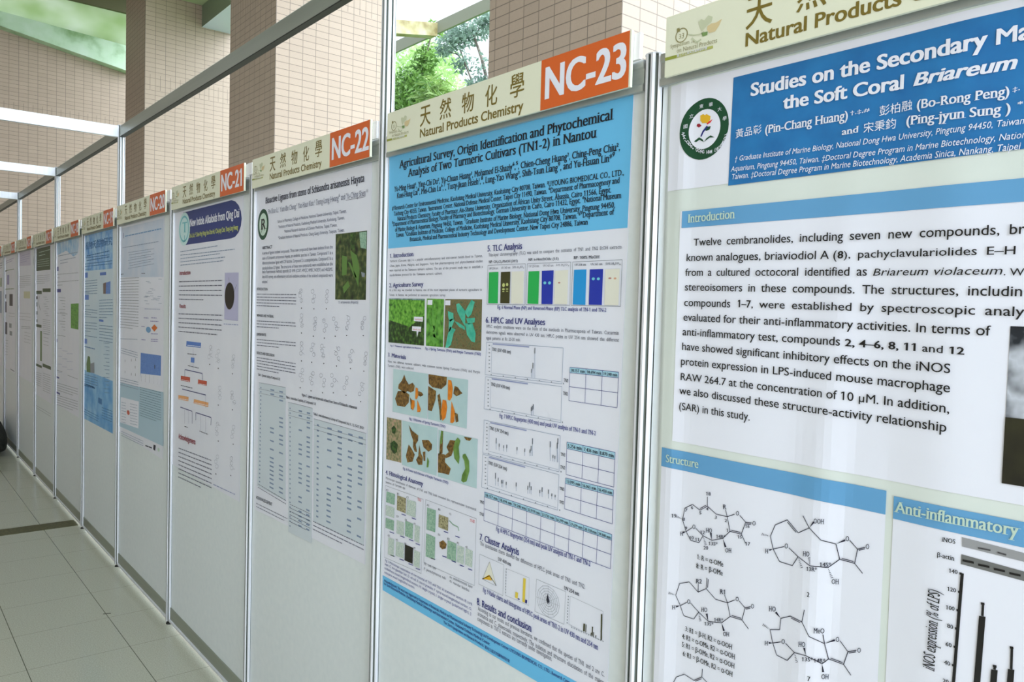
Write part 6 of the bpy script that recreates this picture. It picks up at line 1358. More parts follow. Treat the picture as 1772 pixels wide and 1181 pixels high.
 ('e','molecule_drawing#24','ink',2,-1.2775,1.2967,.0034,.0018,0),
 ('l','molecule_drawing#25','grey2',.0008,[(-1.1806,1.3485),(-1.1888,1.3444),(-1.1976,1.3468),(-1.1981,1.3534),(-1.1898,1.3575),(-1.1811,1.3551),(-1.1806,1.3485)]),
 ('l','molecule_drawing#25','grey2',.0008,[(-1.1816,1.3337),(-1.1898,1.3295),(-1.1986,1.3319),(-1.1991,1.3385),(-1.1908,1.3427),(-1.1821,1.3403),(-1.1816,1.3337)]),
 ('l','molecule_drawing#25','grey2',.0008,[(-1.1986,1.3319),(-1.203,1.3335)]),
 ('l','molecule_drawing#25','grey2',.0008,[(-1.196,1.3175),(-1.2043,1.3133),(-1.2132,1.3156),(-1.2137,1.3222),(-1.2053,1.3265),(-1.1965,1.3241),(-1.196,1.3175)]),
 ('e','molecule_drawing#25','ink',2,-1.1929,1.2974,.0033,.0017,0),
 ('l','molecule_drawing#26','grey2',.0008,[(-1.0873,1.3378),(-1.095,1.3337),(-1.1033,1.336),(-1.1038,1.3424),(-1.096,1.3465),(-1.0878,1.3441),(-1.0873,1.3378)]),
 ('l','molecule_drawing#26','grey2',.0008,[(-1.0878,1.3441),(-1.0754,1.3429)]),
 ('l','molecule_drawing#26','grey2',.0008,[(-1.0832,1.3239),(-1.0909,1.3198),(-1.0991,1.322),(-1.0996,1.3284),(-1.0918,1.3325),(-1.0836,1.3302),(-1.0832,1.3239)]),
 ('l','molecule_drawing#26','grey2',.0008,[(-1.0988,1.308),(-1.1066,1.3038),(-1.1149,1.306),(-1.1154,1.3125),(-1.1076,1.3166),(-1.0993,1.3143),(-1.0988,1.308)]),
 ('l','molecule_drawing#26','grey2',.0008,[(-1.1149,1.306),(-1.1045,1.3047)]),
 ('e','molecule_drawing#26','ink',2,-1.1005,1.288,.0031,.0017,0),
 ('t','caption#2','sansb','ink',-1.5063,1.2634,-1.121,1.2632,.0084,'Figure 1. Lignans and terpenoids isolated from Stems of Schisandra arisanensis'),
 ('q','data_table#5','cellgrey',2,[(-1.8813,1.2746),(-1.6401,1.2788),(-1.6246,.8813),(-1.8826,.8843)]),
 ('l','data_table#5','grey2',.0009,[(-1.8813,1.2746),(-1.6401,1.2788)]),
 ('l','data_table#5','grey2',.0009,[(-1.8814,1.2513),(-1.6391,1.255)]),
 ('l','data_table#5','grey2',.0009,[(-1.8814,1.2358),(-1.6385,1.2391)]),
 ('t','caption#3','sansb','ink',-1.8903,1.3001,-1.6867,1.2998,.0087,'Table 1. Cytotoxic Activity of Compounds 1-21'),
 ('l','data_table#5','steel',.0055,[(-1.8659,1.2572),(-1.8557,1.2573)]),
 ('l','data_table#5','steel',.0055,[(-1.7726,1.2586),(-1.7387,1.2591)]),
 ('l','data_table#5','steel',.0055,[(-1.693,1.2599),(-1.6606,1.2604)]),
 ('l','data_table#5','steel',.0055,[(-1.8659,1.2419),(-1.8557,1.2421)]),
 ('l','data_table#5','steel',.0055,[(-1.7723,1.2432),(-1.7384,1.2437)]),
 ('l','data_table#5','steel',.0055,[(-1.6926,1.2444),(-1.6601,1.2448)]),
 ('l','data_table#5','steel',.0055,[(-1.8659,1.2267),(-1.8556,1.2268)]),
 ('l','data_table#5','steel',.0055,[(-1.6921,1.2289),(-1.6595,1.2293)]),
 ('l','data_table#5','steel',.0055,[(-1.8659,1.2114),(-1.8556,1.2116)]),
 ('l','data_table#5','steel',.0055,[(-1.8659,1.1962),(-1.8556,1.1963)]),
 ('l','data_table#5','steel',.0055,[(-1.8659,1.1809),(-1.8556,1.181)]),
 ('l','data_table#5','steel',.0055,[(-1.866,1.1657),(-1.8555,1.1657)]),
 ('l','data_table#5','steel',.0055,[(-1.6902,1.167),(-1.6573,1.1672)]),
 ('l','data_table#5','steel',.0055,[(-1.866,1.1504),(-1.8555,1.1505)]),
 ('l','data_table#5','steel',.0055,[(-1.6897,1.1515),(-1.6568,1.1517)]),
 ('l','data_table#5','steel',.0055,[(-1.866,1.1351),(-1.8555,1.1352)]),
 ('l','data_table#5','steel',.0055,[(-1.6893,1.136),(-1.6562,1.1362)]),
 ('l','data_table#5','steel',.0055,[(-1.866,1.1198),(-1.8555,1.1199)]),
 ('l','data_table#5','steel',.0055,[(-1.7703,1.1202),(-1.7356,1.1203)]),
 ('l','data_table#5','steel',.0055,[(-1.866,1.1045),(-1.8555,1.1046)]),
 ('l','data_table#5','steel',.0055,[(-1.77,1.1048),(-1.7353,1.1049)]),
 ('l','data_table#5','steel',.0055,[(-1.6883,1.105),(-1.6551,1.1051)]),
 ('l','data_table#5','steel',.0055,[(-1.866,1.0892),(-1.8554,1.0893)]),
 ('l','data_table#5','steel',.0055,[(-1.6879,1.0895),(-1.6546,1.0895)]),
 ('l','data_table#5','steel',.0055,[(-1.866,1.0739),(-1.8554,1.0739)]),
 ('l','data_table#5','steel',.0055,[(-1.7695,1.074),(-1.7346,1.074)]),
 ('l','data_table#5','steel',.0055,[(-1.6874,1.074),(-1.654,1.074)]),
 ('l','data_table#5','steel',.0055,[(-1.866,1.0586),(-1.8554,1.0586)]),
 ('l','data_table#5','steel',.0055,[(-1.866,1.0433),(-1.8554,1.0433)]),
 ('l','data_table#5','steel',.0055,[(-1.769,1.0431),(-1.7339,1.0431)]),
 ('l','data_table#5','steel',.0055,[(-1.6865,1.043),(-1.6529,1.0429)]),
 ('l','data_table#5','steel',.0055,[(-1.866,1.028),(-1.8553,1.0279)]),
 ('l','data_table#5','steel',.0055,[(-1.866,1.0127),(-1.8553,1.0126)]),
 ('l','data_table#5','steel',.0055,[(-1.7685,1.0123),(-1.7332,1.0121)]),
 ('l','data_table#5','steel',.0055,[(-1.866,.9973),(-1.8553,.9973)]),
 ('l','data_table#5','steel',.0055,[(-1.7682,.9968),(-1.7328,.9967)]),
 ('l','data_table#5','steel',.0055,[(-1.6851,.9964),(-1.6512,.9962)]),
 ('l','data_table#5','steel',.0055,[(-1.866,.982),(-1.8553,.9819)]),
 ('l','data_table#5','steel',.0055,[(-1.768,.9814),(-1.7325,.9812)]),
 ('l','data_table#5','steel',.0055,[(-1.6846,.9809),(-1.6507,.9807)]),
 ('l','data_table#5','steel',.0055,[(-1.866,.9666),(-1.8553,.9665)]),
 ('l','data_table#5','steel',.0055,[(-1.7677,.9659),(-1.7321,.9657)]),
 ('l','data_table#5','steel',.0055,[(-1.6841,.9654),(-1.6501,.9651)]),
 ('l','data_table#5','steel',.0055,[(-1.8661,.9513),(-1.8552,.9512)]),
 ('l','data_table#5','steel',.0055,[(-1.7674,.9505),(-1.7318,.9502)]),
 ('l','data_table#5','steel',.0055,[(-1.6837,.9498),(-1.6496,.9496)]),
 ('l','data_table#5','steel',.0055,[(-1.8661,.9359),(-1.8552,.9358)]),
 ('l','data_table#5','steel',.0055,[(-1.7672,.935),(-1.7314,.9347)]),
 ('l','data_table#5','steel',.0055,[(-1.8661,.9205),(-1.8552,.9204)]),
 ('l','data_table#5','steel',.0055,[(-1.7669,.9196),(-1.7311,.9192)]),
 ('l','data_table#5','steel',.0055,[(-1.6827,.9188),(-1.6485,.9184)]),
 ('l','data_table#5','steel',.0055,[(-1.8661,.9052),(-1.8552,.905)]),
 ('l','data_table#5','steel',.0055,[(-1.7667,.9041),(-1.7307,.9037)]),
 ('l','data_table#5','steel',.0055,[(-1.6822,.9032),(-1.6479,.9029)]),
 ('q','data_table#6','cellgrey',2,[(-1.6157,1.23),(-1.4233,1.2313),(-1.413,.7842),(-1.5981,.7787)]),
 ('l','data_table#6','grey2',.0009,[(-1.6157,1.23),(-1.4233,1.2313)]),
 ('l','data_table#6','grey2',.0009,[(-1.6147,1.203),(-1.4226,1.2046)]),
 ('l','data_table#6','grey2',.0009,[(-1.614,1.185),(-1.4222,1.1868)]),
 ('t','caption#4','sansb','ink',-1.6344,1.242,-1.3966,1.2442,.0081,'Table 2. Antioxidant Capability of Compounds 1-21'),
 ('l','data_table#6','steel',.0055,[(-1.6028,1.2101),(-1.5947,1.2102)]),
 ('l','data_table#6','steel',.0055,[(-1.529,1.2107),(-1.5022,1.2109)]),
 ('l','data_table#6','steel',.0055,[(-1.4657,1.2112),(-1.4398,1.2114)]),
 ('l','data_table#6','steel',.0055,[(-1.6022,1.1938),(-1.5941,1.1939)]),
 ('l','data_table#6','steel',.0055,[(-1.5285,1.1945),(-1.5017,1.1947)]),
 ('l','data_table#6','steel',.0055,[(-1.4653,1.195),(-1.4395,1.1953)]),
 ('l','data_table#6','steel',.0055,[(-1.6015,1.1775),(-1.5935,1.1776)]),
 ('l','data_table#6','steel',.0055,[(-1.4649,1.1789),(-1.4391,1.1791)]),
 ('l','data_table#6','steel',.0055,[(-1.6009,1.1612),(-1.5929,1.1613)]),
 ('l','data_table#6','steel',.0055,[(-1.4645,1.1627),(-1.4387,1.163)]),
 ('l','data_table#6','steel',.0055,[(-1.6003,1.145),(-1.5923,1.1451)]),
 ('l','data_table#6','steel',.0055,[(-1.527,1.1458),(-1.5002,1.1461)]),
 ('l','data_table#6','steel',.0055,[(-1.5997,1.1287),(-1.5917,1.1288)]),
 ('l','data_table#6','steel',.0055,[(-1.4636,1.1304),(-1.4379,1.1307)]),
 ('l','data_table#6','steel',.0055,[(-1.5991,1.1124),(-1.5911,1.1125)]),
 ('l','data_table#6','steel',.0055,[(-1.4632,1.1142),(-1.4375,1.1146)]),
 ('l','data_table#6','steel',.0055,[(-1.5984,1.0961),(-1.5905,1.0962)]),
 ('l','data_table#6','steel',.0055,[(-1.5254,1.0971),(-1.4988,1.0975)]),
 ('l','data_table#6','steel',.0055,[(-1.4627,1.098),(-1.4371,1.0984)]),
 ('l','data_table#6','steel',.0055,[(-1.5978,1.0798),(-1.5899,1.0799)]),
 ('l','data_table#6','steel',.0055,[(-1.5249,1.0809),(-1.4983,1.0813)]),
 ('l','data_table#6','steel',.0055,[(-1.4623,1.0819),(-1.4367,1.0823)]),
 ('l','data_table#6','steel',.0055,[(-1.5972,1.0635),(-1.5893,1.0636)]),
 ('l','data_table#6','steel',.0055,[(-1.5244,1.0647),(-1.4979,1.0651)]),
 ('l','data_table#6','steel',.0055,[(-1.4619,1.0657),(-1.4363,1.0661)]),
 ('l','data_table#6','steel',.0055,[(-1.5966,1.0472),(-1.5886,1.0473)]),
 ('l','data_table#6','steel',.0055,[(-1.596,1.0309),(-1.588,1.031)]),
 ('l','data_table#6','steel',.0055,[(-1.5234,1.0322),(-1.4969,1.0326)]),
 ('l','data_table#6','steel',.0055,[(-1.461,1.0333),(-1.4355,1.0338)]),
 ('l','data_table#6','steel',.0055,[(-1.5953,1.0146),(-1.5874,1.0147)]),
 ('l','data_table#6','steel',.0055,[(-1.5228,1.0159),(-1.4964,1.0164)]),
 ('l','data_table#6','steel',.0055,[(-1.5947,.9983),(-1.5868,.9984)]),
 ('l','data_table#6','steel',.0055,[(-1.5223,.9997),(-1.4959,1.0002)]),
 ('l','data_table#6','steel',.0055,[(-1.4602,1.0009),(-1.4347,1.0014)]),
 ('l','data_table#6','steel',.0055,[(-1.5941,.9819),(-1.5862,.9821)]),
 ('l','data_table#6','steel',.0055,[(-1.5218,.9834),(-1.4955,.984)]),
 ('l','data_table#6','steel',.0055,[(-1.4597,.9847),(-1.4343,.9852)]),
 ('l','data_table#6','steel',.0055,[(-1.5935,.9656),(-1.5856,.9658)]),
 ('l','data_table#6','steel',.0055,[(-1.5213,.9672),(-1.495,.9677)]),
 ('l','data_table#6','steel',.0055,[(-1.4593,.9685),(-1.4339,.969)]),
 ('l','data_table#6','steel',.0055,[(-1.5929,.9493),(-1.585,.9495)]),
 ('l','data_table#6','steel',.0055,[(-1.4589,.9523),(-1.4335,.9528)]),
 ('l','data_table#6','steel',.0055,[(-1.5922,.933),(-1.5844,.9332)]),
 ('l','data_table#6','steel',.0055,[(-1.5916,.9167),(-1.5838,.9169)]),
 ('l','data_table#6','steel',.0055,[(-1.5197,.9184),(-1.4935,.919)]),
 ('l','data_table#6','steel',.0055,[(-1.591,.9004),(-1.5832,.9005)]),
 ('l','data_table#6','steel',.0055,[(-1.5192,.9021),(-1.4931,.9027)]),
 ('l','data_table#6','steel',.0055,[(-1.5904,.884),(-1.5826,.8842)]),
 ('l','data_table#6','steel',.0055,[(-1.4572,.8874),(-1.432,.888)]),
 ('l','data_table#6','steel',.0055,[(-1.5898,.8677),(-1.5819,.8679)]),
 ('l','data_table#6','steel',.0055,[(-1.5182,.8696),(-1.4921,.8702)]),
 ('l','data_table#6','steel',.0055,[(-1.4567,.8712),(-1.4316,.8718)]),
 ('l','data_table#6','steel',.0055,[(-1.5891,.8514),(-1.5813,.8516)]),
 ('l','data_table#6','steel',.0055,[(-1.5177,.8533),(-1.4916,.854)]),
 ('l','data_table#6','steel',.0055,[(-1.4563,.8549),(-1.4312,.8556)]),
 ('l','data_table#6','steel',.0055,[(-1.5885,.835),(-1.5807,.8353)]),
 ('l','data_table#6','steel',.0055,[(-1.5172,.837),(-1.4912,.8377)]),
 ('l','data_table#6','steel',.0055,[(-1.4559,.8387),(-1.4308,.8394)]),
 ('l','data_table#6','steel',.0055,[(-1.5879,.8187),(-1.5801,.8189)]),
 ('l','data_table#6','steel',.0055,[(-1.5166,.8207),(-1.4907,.8214)]),
 ('l','data_table#6','steel',.0055,[(-1.4554,.8224),(-1.4304,.8231)]),
 ('l','data_table#6','steel',.0055,[(-1.5873,.8024),(-1.5795,.8026)]),
 ('q','data_table#7','cellgrey',2,[(-1.412,1.1976),(-1.0638,1.1983),(-1.064,.8645),(-1.4035,.8612)]),
 ('l','data_table#7','grey2',.0009,[(-1.412,1.1976),(-1.0638,1.1983)]),
 ('l','data_table#7','grey2',.0009,[(-1.4115,1.1775),(-1.0638,1.1784)]),
 ('l','data_table#7','grey2',.0009,[(-1.4111,1.164),(-1.0638,1.1651)]),
 ('t','caption#5','sansb','ink',-1.415,1.2104,-1.0761,1.2084,.0076,'Table 3. Anti-inflammatory Activity of Compounds 3-6, 11, 13, 15-17, 20-21'),
 ('l','data_table#7','steel',.0055,[(-1.3884,1.1806),(-1.3732,1.1806)]),
 ('l','data_table#7','steel',.0055,[(-1.3135,1.1808),(-1.2831,1.1809)]),
 ('l','data_table#7','steel',.0055,[(-1.242,1.181),(-1.2129,1.181)]),
 ('l','data_table#7','steel',.0055,[(-1.1735,1.1811),(-1.1457,1.1812)]),
 ('l','data_table#7','steel',.0055,[(-1.108,1.1813),(-1.0813,1.1814)]),
 ('l','data_table#7','steel',.0055,[(-1.388,1.1631),(-1.3728,1.1631)]),
 ('l','data_table#7','steel',.0055,[(-1.3132,1.1633),(-1.2828,1.1634)]),
 ('l','data_table#7','steel',.0055,[(-1.2418,1.1635),(-1.2127,1.1636)]),
 ('l','data_table#7','steel',.0055,[(-1.1734,1.1637),(-1.1456,1.1638)]),
 ('l','data_table#7','steel',.0055,[(-1.108,1.1639),(-1.0813,1.164)]),
 ('l','data_table#7','steel',.0055,[(-1.3876,1.1455),(-1.3724,1.1456)]),
 ('l','data_table#7','steel',.0055,[(-1.3129,1.1458),(-1.2826,1.1459)]),
 ('l','data_table#7','steel',.0055,[(-1.2416,1.1461),(-1.2125,1.1462)]),
 ('l','data_table#7','steel',.0055,[(-1.3872,1.128),(-1.372,1.1281)]),
 ('l','data_table#7','steel',.0055,[(-1.2414,1.1286),(-1.2124,1.1287)]),
 ('l','data_table#7','steel',.0055,[(-1.1732,1.1289),(-1.1454,1.129)]),
 ('l','data_table#7','steel',.0055,[(-1.1079,1.1292),(-1.0813,1.1293)]),
 ('l','data_table#7','steel',.0055,[(-1.3868,1.1105),(-1.3716,1.1106)]),
 ('l','data_table#7','steel',.0055,[(-1.3123,1.1108),(-1.282,1.111)]),
 ('l','data_table#7','steel',.0055,[(-1.2412,1.1112),(-1.2122,1.1113)]),
 ('l','data_table#7','steel',.0055,[(-1.1731,1.1115),(-1.1453,1.1116)]),
 ('l','data_table#7','steel',.0055,[(-1.1079,1.1118),(-1.0813,1.1119)]),
 ('l','data_table#7','steel',.0055,[(-1.3864,1.093),(-1.3712,1.093)]),
 ('l','data_table#7','steel',.0055,[(-1.241,1.0937),(-1.212,1.0938)]),
 ('l','data_table#7','steel',.0055,[(-1.1078,1.0944),(-1.0813,1.0945)]),
 ('l','data_table#7','steel',.0055,[(-1.386,1.0754),(-1.3708,1.0755)]),
 ('l','data_table#7','steel',.0055,[(-1.2407,1.0762),(-1.2119,1.0764)]),
 ('l','data_table#7','steel',.0055,[(-1.1728,1.0766),(-1.1452,1.0767)]),
 ('l','data_table#7','steel',.0055,[(-1.1078,1.0769),(-1.0813,1.0771)]),
 ('l','data_table#7','steel',.0055,[(-1.3856,1.0579),(-1.3705,1.058)]),
 ('l','data_table#7','steel',.0055,[(-1.3114,1.0583),(-1.2813,1.0585)]),
 ('l','data_table#7','steel',.0055,[(-1.1727,1.0591),(-1.1451,1.0593)]),
 ('l','data_table#7','steel',.0055,[(-1.1077,1.0595),(-1.0813,1.0597)]),
 ('l','data_table#7','steel',.0055,[(-1.3852,1.0403),(-1.3701,1.0404)]),
 ('l','data_table#7','steel',.0055,[(-1.2403,1.0412),(-1.2115,1.0414)]),
 ('l','data_table#7','steel',.0055,[(-1.1726,1.0417),(-1.145,1.0418)]),
 ('l','data_table#7','steel',.0055,[(-1.1077,1.0421),(-1.0812,1.0422)]),
 ('l','data_table#7','steel',.0055,[(-1.3847,1.0228),(-1.3697,1.0229)]),
 ('l','data_table#7','steel',.0055,[(-1.3108,1.0233),(-1.2807,1.0235)]),
 ('l','data_table#7','steel',.0055,[(-1.2401,1.0237),(-1.2114,1.0239)]),
 ('l','data_table#7','steel',.0055,[(-1.1725,1.0242),(-1.1449,1.0244)]),
 ('l','data_table#7','steel',.0055,[(-1.3843,1.0052),(-1.3693,1.0053)]),
 ('l','data_table#7','steel',.0055,[(-1.2399,1.0062),(-1.2112,1.0064)]),
 ('l','data_table#7','steel',.0055,[(-1.1724,1.0067),(-1.1448,1.0069)]),
 ('l','data_table#7','steel',.0055,[(-1.3839,.9876),(-1.3689,.9877)]),
 ('l','data_table#7','steel',.0055,[(-1.3102,.9882),(-1.2802,.9884)]),
 ('l','data_table#7','steel',.0055,[(-1.2397,.9887),(-1.211,.9889)]),
 ('l','data_table#7','steel',.0055,[(-1.1722,.9892),(-1.1447,.9894)]),
 ('l','data_table#7','steel',.0055,[(-1.1076,.9897),(-1.0812,.9899)]),
 ('l','data_table#7','steel',.0055,[(-1.3835,.9701),(-1.3685,.9702)]),
 ('l','data_table#7','steel',.0055,[(-1.3099,.9706),(-1.28,.9709)]),
 ('l','data_table#7','steel',.0055,[(-1.2395,.9712),(-1.2109,.9714)]),
 ('l','data_table#7','steel',.0055,[(-1.1721,.9717),(-1.1447,.9719)]),
 ('l','data_table#7','steel',.0055,[(-1.1075,.9722),(-1.0812,.9724)]),
 ('l','data_table#7','steel',.0055,[(-1.3831,.9525),(-1.3682,.9526)]),
 ('l','data_table#7','steel',.0055,[(-1.3096,.9531),(-1.2797,.9533)]),
 ('l','data_table#7','steel',.0055,[(-1.172,.9542),(-1.1446,.9544)]),
 ('l','data_table#7','steel',.0055,[(-1.3827,.9349),(-1.3678,.935)]),
 ('l','data_table#7','steel',.0055,[(-1.3093,.9355),(-1.2794,.9358)]),
 ('l','data_table#7','steel',.0055,[(-1.1075,.9372),(-1.0812,.9374)]),
 ('l','data_table#7','steel',.0055,[(-1.3823,.9173),(-1.3674,.9174)]),
 ('l','data_table#7','steel',.0055,[(-1.309,.9179),(-1.2792,.9182)]),
 ('l','data_table#7','steel',.0055,[(-1.1718,.9191),(-1.1444,.9194)]),
 ('l','data_table#7','steel',.0055,[(-1.3819,.8997),(-1.367,.8998)]),
 ('l','data_table#7','steel',.0055,[(-1.3087,.9004),(-1.2789,.9006)]),
 ('l','data_table#7','steel',.0055,[(-1.1716,.9016),(-1.1443,.9019)]),
 ('l','data_table#7','steel',.0055,[(-1.3815,.8821),(-1.3666,.8822)]),
 ('l','data_table#7','steel',.0055,[(-1.3084,.8828),(-1.2787,.8831)]),
 ('l','data_table#7','steel',.0055,[(-1.1715,.8841),(-1.1442,.8843)]),
 ('l','data_table#7','steel',.0055,[(-1.1074,.8847),(-1.0812,.8849)]),
 ('w','body_text#6','grey2',-1.8748,.8921,-1.6204,.8822,.0045,2,.012,1.0),
 ('t','section_heading#6','sansb','ink',-1.8905,.8354,-1.7398,.8391,.0113,'ACKNOWLEDGEMENT'),
 ('w','body_text#7','grey2',-1.8898,.8159,-1.6039,.8212,.0045,2,.012,.9),
 ('w','body_text#8','grey2',-1.588,.8762,-1.4243,.8787,.004,6,.012,.8),
 ('w','body_text#9','grey2',-1.4034,.8585,-1.064,.8645,.005,3,.013,.6),
 ],
 '21': [
 ('q','header_banner','navy_b',1,[(-2.8135,1.9795),(-2.196,1.9807),(-2.196,1.9807),(-2.1519,1.9722),(-2.1149,1.9537),(-2.09,1.9282),(-2.0806,1.8993),(-2.0878,1.8712),(-2.1109,1.8477),(-2.1467,1.8325),(-2.1904,1.8278),(-2.8083,1.8287)]),
 ('e','emblem','paleteal',2,-2.7973,1.9024,.0823,.0759,0),
 ('e','emblem','teal',3,-2.798,1.9029,.0695,.0612,.85),
 ('t','emblem','serifb','teal',-2.8266,1.8867,-2.7574,1.8862,.0478,'T'),
 ('l','emblem','teal',.008,[(-2.7913,1.8738),(-2.7903,1.8451)]),
 ('t','title_lettering','sansx','white',-2.7154,1.9084,-2.1042,1.9071,.0325,'New Indole Alkaloids from Qing Dai'),
 ('t','title_lettering','sansb','yellow',-2.7226,1.858,-2.1159,1.8595,.0184,'Chu-Li Lin,¹,² Chien-Ming Wang, Hao-Chun Hu,³ Chia-Jung Chen, Tsong-Long Hwang'),
 ('w','body_text#1','steel',-2.8495,1.7985,-2.3498,1.8037,.0065,1,.01,1.0),
 ('w','body_text#2','steel',-2.8489,1.7825,-2.1504,1.7811,.0065,1,.01,1.0),
 ('w','body_text#3','steel',-2.8484,1.7665,-2.3148,1.7699,.0065,1,.01,1.0),
 ('w','body_text#4','steel',-2.8478,1.7511,-2.259,1.7538,.0065,1,.01,1.0),
 ('w','body_text#5','steel',-2.8473,1.7358,-2.2767,1.7396,.0065,1,.01,1.0),
 ('t','section_heading#1','sansb','maroon',-2.8601,1.6923,-2.6989,1.6924,.0176,'Introduction'),
 ('w','body_text#6','grey2',-2.8661,1.6587,-2.2884,1.6583,.008,5,.0205,.6),
 ('t','section_heading#2','sansb','maroon',-2.8547,1.5385,-2.7612,1.5386,.0176,'Results'),
 ('w','body_text#7','grey2',-2.8681,1.5082,-2.2831,1.5147,.008,5,.0205,.9),
 ('q','photograph#1','lav',2,[(-2.2585,1.6912),(-2.1045,1.6896),(-2.1041,1.4985),(-2.2588,1.5005)]),
 ('e','photograph#1','powder',3,-2.201,1.5966,.054,.0545,0),
 ('l','photograph#1','ink3',.002,[(-2.1526,1.6083),(-2.1247,1.6423)]),
 ('l','photograph#1','ink3',.002,[(-2.2068,1.6524),(-2.2128,1.6714)]),
 ('w','caption#1','steel2',-2.2635,1.4798,-2.1017,1.4813,.007,1,.01,1.0),
 ('q','flow_chart','blue_btn',2,[(-2.7468,1.3878),(-2.5437,1.3901),(-2.5492,1.3678),(-2.7505,1.3639)]),
 ('w','flow_chart','white',-2.7324,1.3677,-2.5535,1.3717,.006,1,.01,1.0),
 ('q','flow_chart','blue_btn',2,[(-2.6812,1.3172),(-2.6307,1.3184),(-2.6321,1.2959),(-2.6826,1.2944)]),
 ('l','flow_chart','navy',.0012,[(-2.6498,1.3665),(-2.6482,1.3208)]),
 ('l','flow_chart','navy',.0012,[(-2.6473,1.2948),(-2.6461,1.261)]),
 ('l','flow_chart','navy',.0035,[(-2.764,1.2229),(-2.7651,1.2554),(-2.5223,1.2569),(-2.5212,1.2261)]),
 ('l','flow_chart','navy',.0035,[(-2.8014,1.1613),(-2.4739,1.1671)]),
 ('l','flow_chart','navy',.0035,[(-2.8243,1.0709),(-2.8244,1.0746),(-2.655,1.0748),(-2.653,1.0197)]),
 ('l','flow_chart','navy',.0035,[(-2.6013,1.0405),(-2.6026,1.0754),(-2.4007,1.0782),(-2.4034,1.0456)]),
 ('l','flow_chart','navy',.0012,[(-2.4739,1.1671),(-2.4719,1.1115)]),
 ('l','flow_chart','navy',.0012,[(-2.7633,1.0707),(-2.761,1.0056)]),
 ('l','flow_chart','navy',.0012,[(-2.7061,1.0702),(-2.7041,1.013)]),
 ('l','flow_chart','navy',.0012,[(-2.5429,1.0722),(-2.5403,.9998)]),
 ('l','flow_chart','navy',.0012,[(-2.4706,1.0742),(-2.468,1.003)]),
 ('q','flow_chart','brick',2,[(-2.8248,1.2222),(-2.6891,1.2256),(-2.6906,1.2034),(-2.8264,1.2001)]),
 ('q','flow_chart','brick',2,[(-2.5779,1.226),(-2.4619,1.228),(-2.4652,1.2073),(-2.5793,1.205)]),
 ('q','flow_chart','orange_l',2,[(-2.8597,1.1276),(-2.7062,1.1347),(-2.7122,1.114),(-2.8591,1.1084)]),
 ('q','flow_chart','orange_l',2,[(-2.6307,1.1327),(-2.4386,1.1383),(-2.4419,1.1184),(-2.6344,1.114)]),
 ('w','flow_chart','white',-2.8146,1.2026,-2.6996,1.2055,.006,1,.01,1.0),
 ('w','flow_chart','white',-2.5687,1.206,-2.4714,1.2088,.006,1,.01,1.0),
 ('w','flow_chart','white',-2.8495,1.1109,-2.7191,1.1176,.006,1,.01,1.0),
 ('w','flow_chart','white',-2.6214,1.1168,-2.45,1.1222,.006,1,.01,1.0),
 ('w','flow_chart','ink3',-2.7311,1.3291,-2.6052,1.3326,.006,1,.01,1.0),
 ('w','flow_chart','ink3',-2.8232,1.1754,-2.6542,1.1784,.006,1,.01,1.0),
 ('w','flow_chart','ink3',-2.7201,1.2753,-2.5712,1.2752,.006,1,.01,1.0),
 ('w','flow_chart','ink3',-2.7605,.9911,-2.7102,.9921,.006,1,.01,1.0),
 ('w','flow_chart','ink3',-2.5508,.9984,-2.4376,.9991,.006,1,.01,1.0),
 ('l','molecule_drawing#27','grey2',.0008,[(-2.4005,1.3736),(-2.4164,1.368),(-2.4332,1.3714),(-2.4339,1.3805),(-2.4179,1.386),(-2.4012,1.3826),(-2.4005,1.3736)]),
 ('l','molecule_drawing#27','grey2',.0008,[(-2.4012,1.3826),(-2.4271,1.3648)]),
 ('l','molecule_drawing#27','grey2',.0008,[(-2.3983,1.3535),(-2.4142,1.3478),(-2.431,1.3511),(-2.4317,1.3602),(-2.4157,1.3659),(-2.399,1.3625),(-2.3983,1.3535)]),
 ('l','molecule_drawing#27','grey2',.0008,[(-2.4142,1.3478),(-2.4417,1.3449)]),
 ('l','molecule_drawing#27','grey2',.0008,[(-2.4205,1.3318),(-2.4365,1.326),(-2.4535,1.3293),(-2.4543,1.3384),(-2.4381,1.3442),(-2.4212,1.3408),(-2.4205,1.3318)]),
 ('l','molecule_drawing#27','grey2',.0008,[(-2.4212,1.3408),(-2.393,1.3357)]),
 ('e','molecule_drawing#27','ink',2,-2.4286,1.3032,.0063,.0024,0),
 ('l','molecule_drawing#28','grey2',.0008,[(-2.3063,1.3626),(-2.3215,1.357),(-2.3375,1.3603),(-2.3383,1.3692),(-2.323,1.3747),(-2.307,1.3714),(-2.3063,1.3626)]),
 ('l','molecule_drawing#28','grey2',.0008,[(-2.3246,1.3416),(-2.3399,1.336),(-2.3561,1.3392),(-2.3569,1.3481),(-2.3414,1.3537),(-2.3253,1.3505),(-2.3246,1.3416)]),
 ('l','molecule_drawing#28','grey2',.0008,[(-2.3049,1.3231),(-2.3201,1.3174),(-2.3362,1.3205),(-2.337,1.3294),(-2.3216,1.3351),(-2.3057,1.3319),(-2.3049,1.3231)]),
 ('l','molecule_drawing#28','grey2',.0008,[(-2.3057,1.3319),(-2.3539,1.3177)]),
 ('e','molecule_drawing#28','ink',2,-2.3217,1.2944,.006,.0023,0),
 ('l','molecule_drawing#29','grey2',.0008,[(-2.1309,1.3512),(-2.1448,1.3459),(-2.1596,1.349),(-2.1603,1.3575),(-2.1462,1.3628),(-2.1316,1.3597),(-2.1309,1.3512)]),
 ('l','molecule_drawing#29','grey2',.0008,[(-2.1603,1.3575),(-2.1416,1.3411)]),
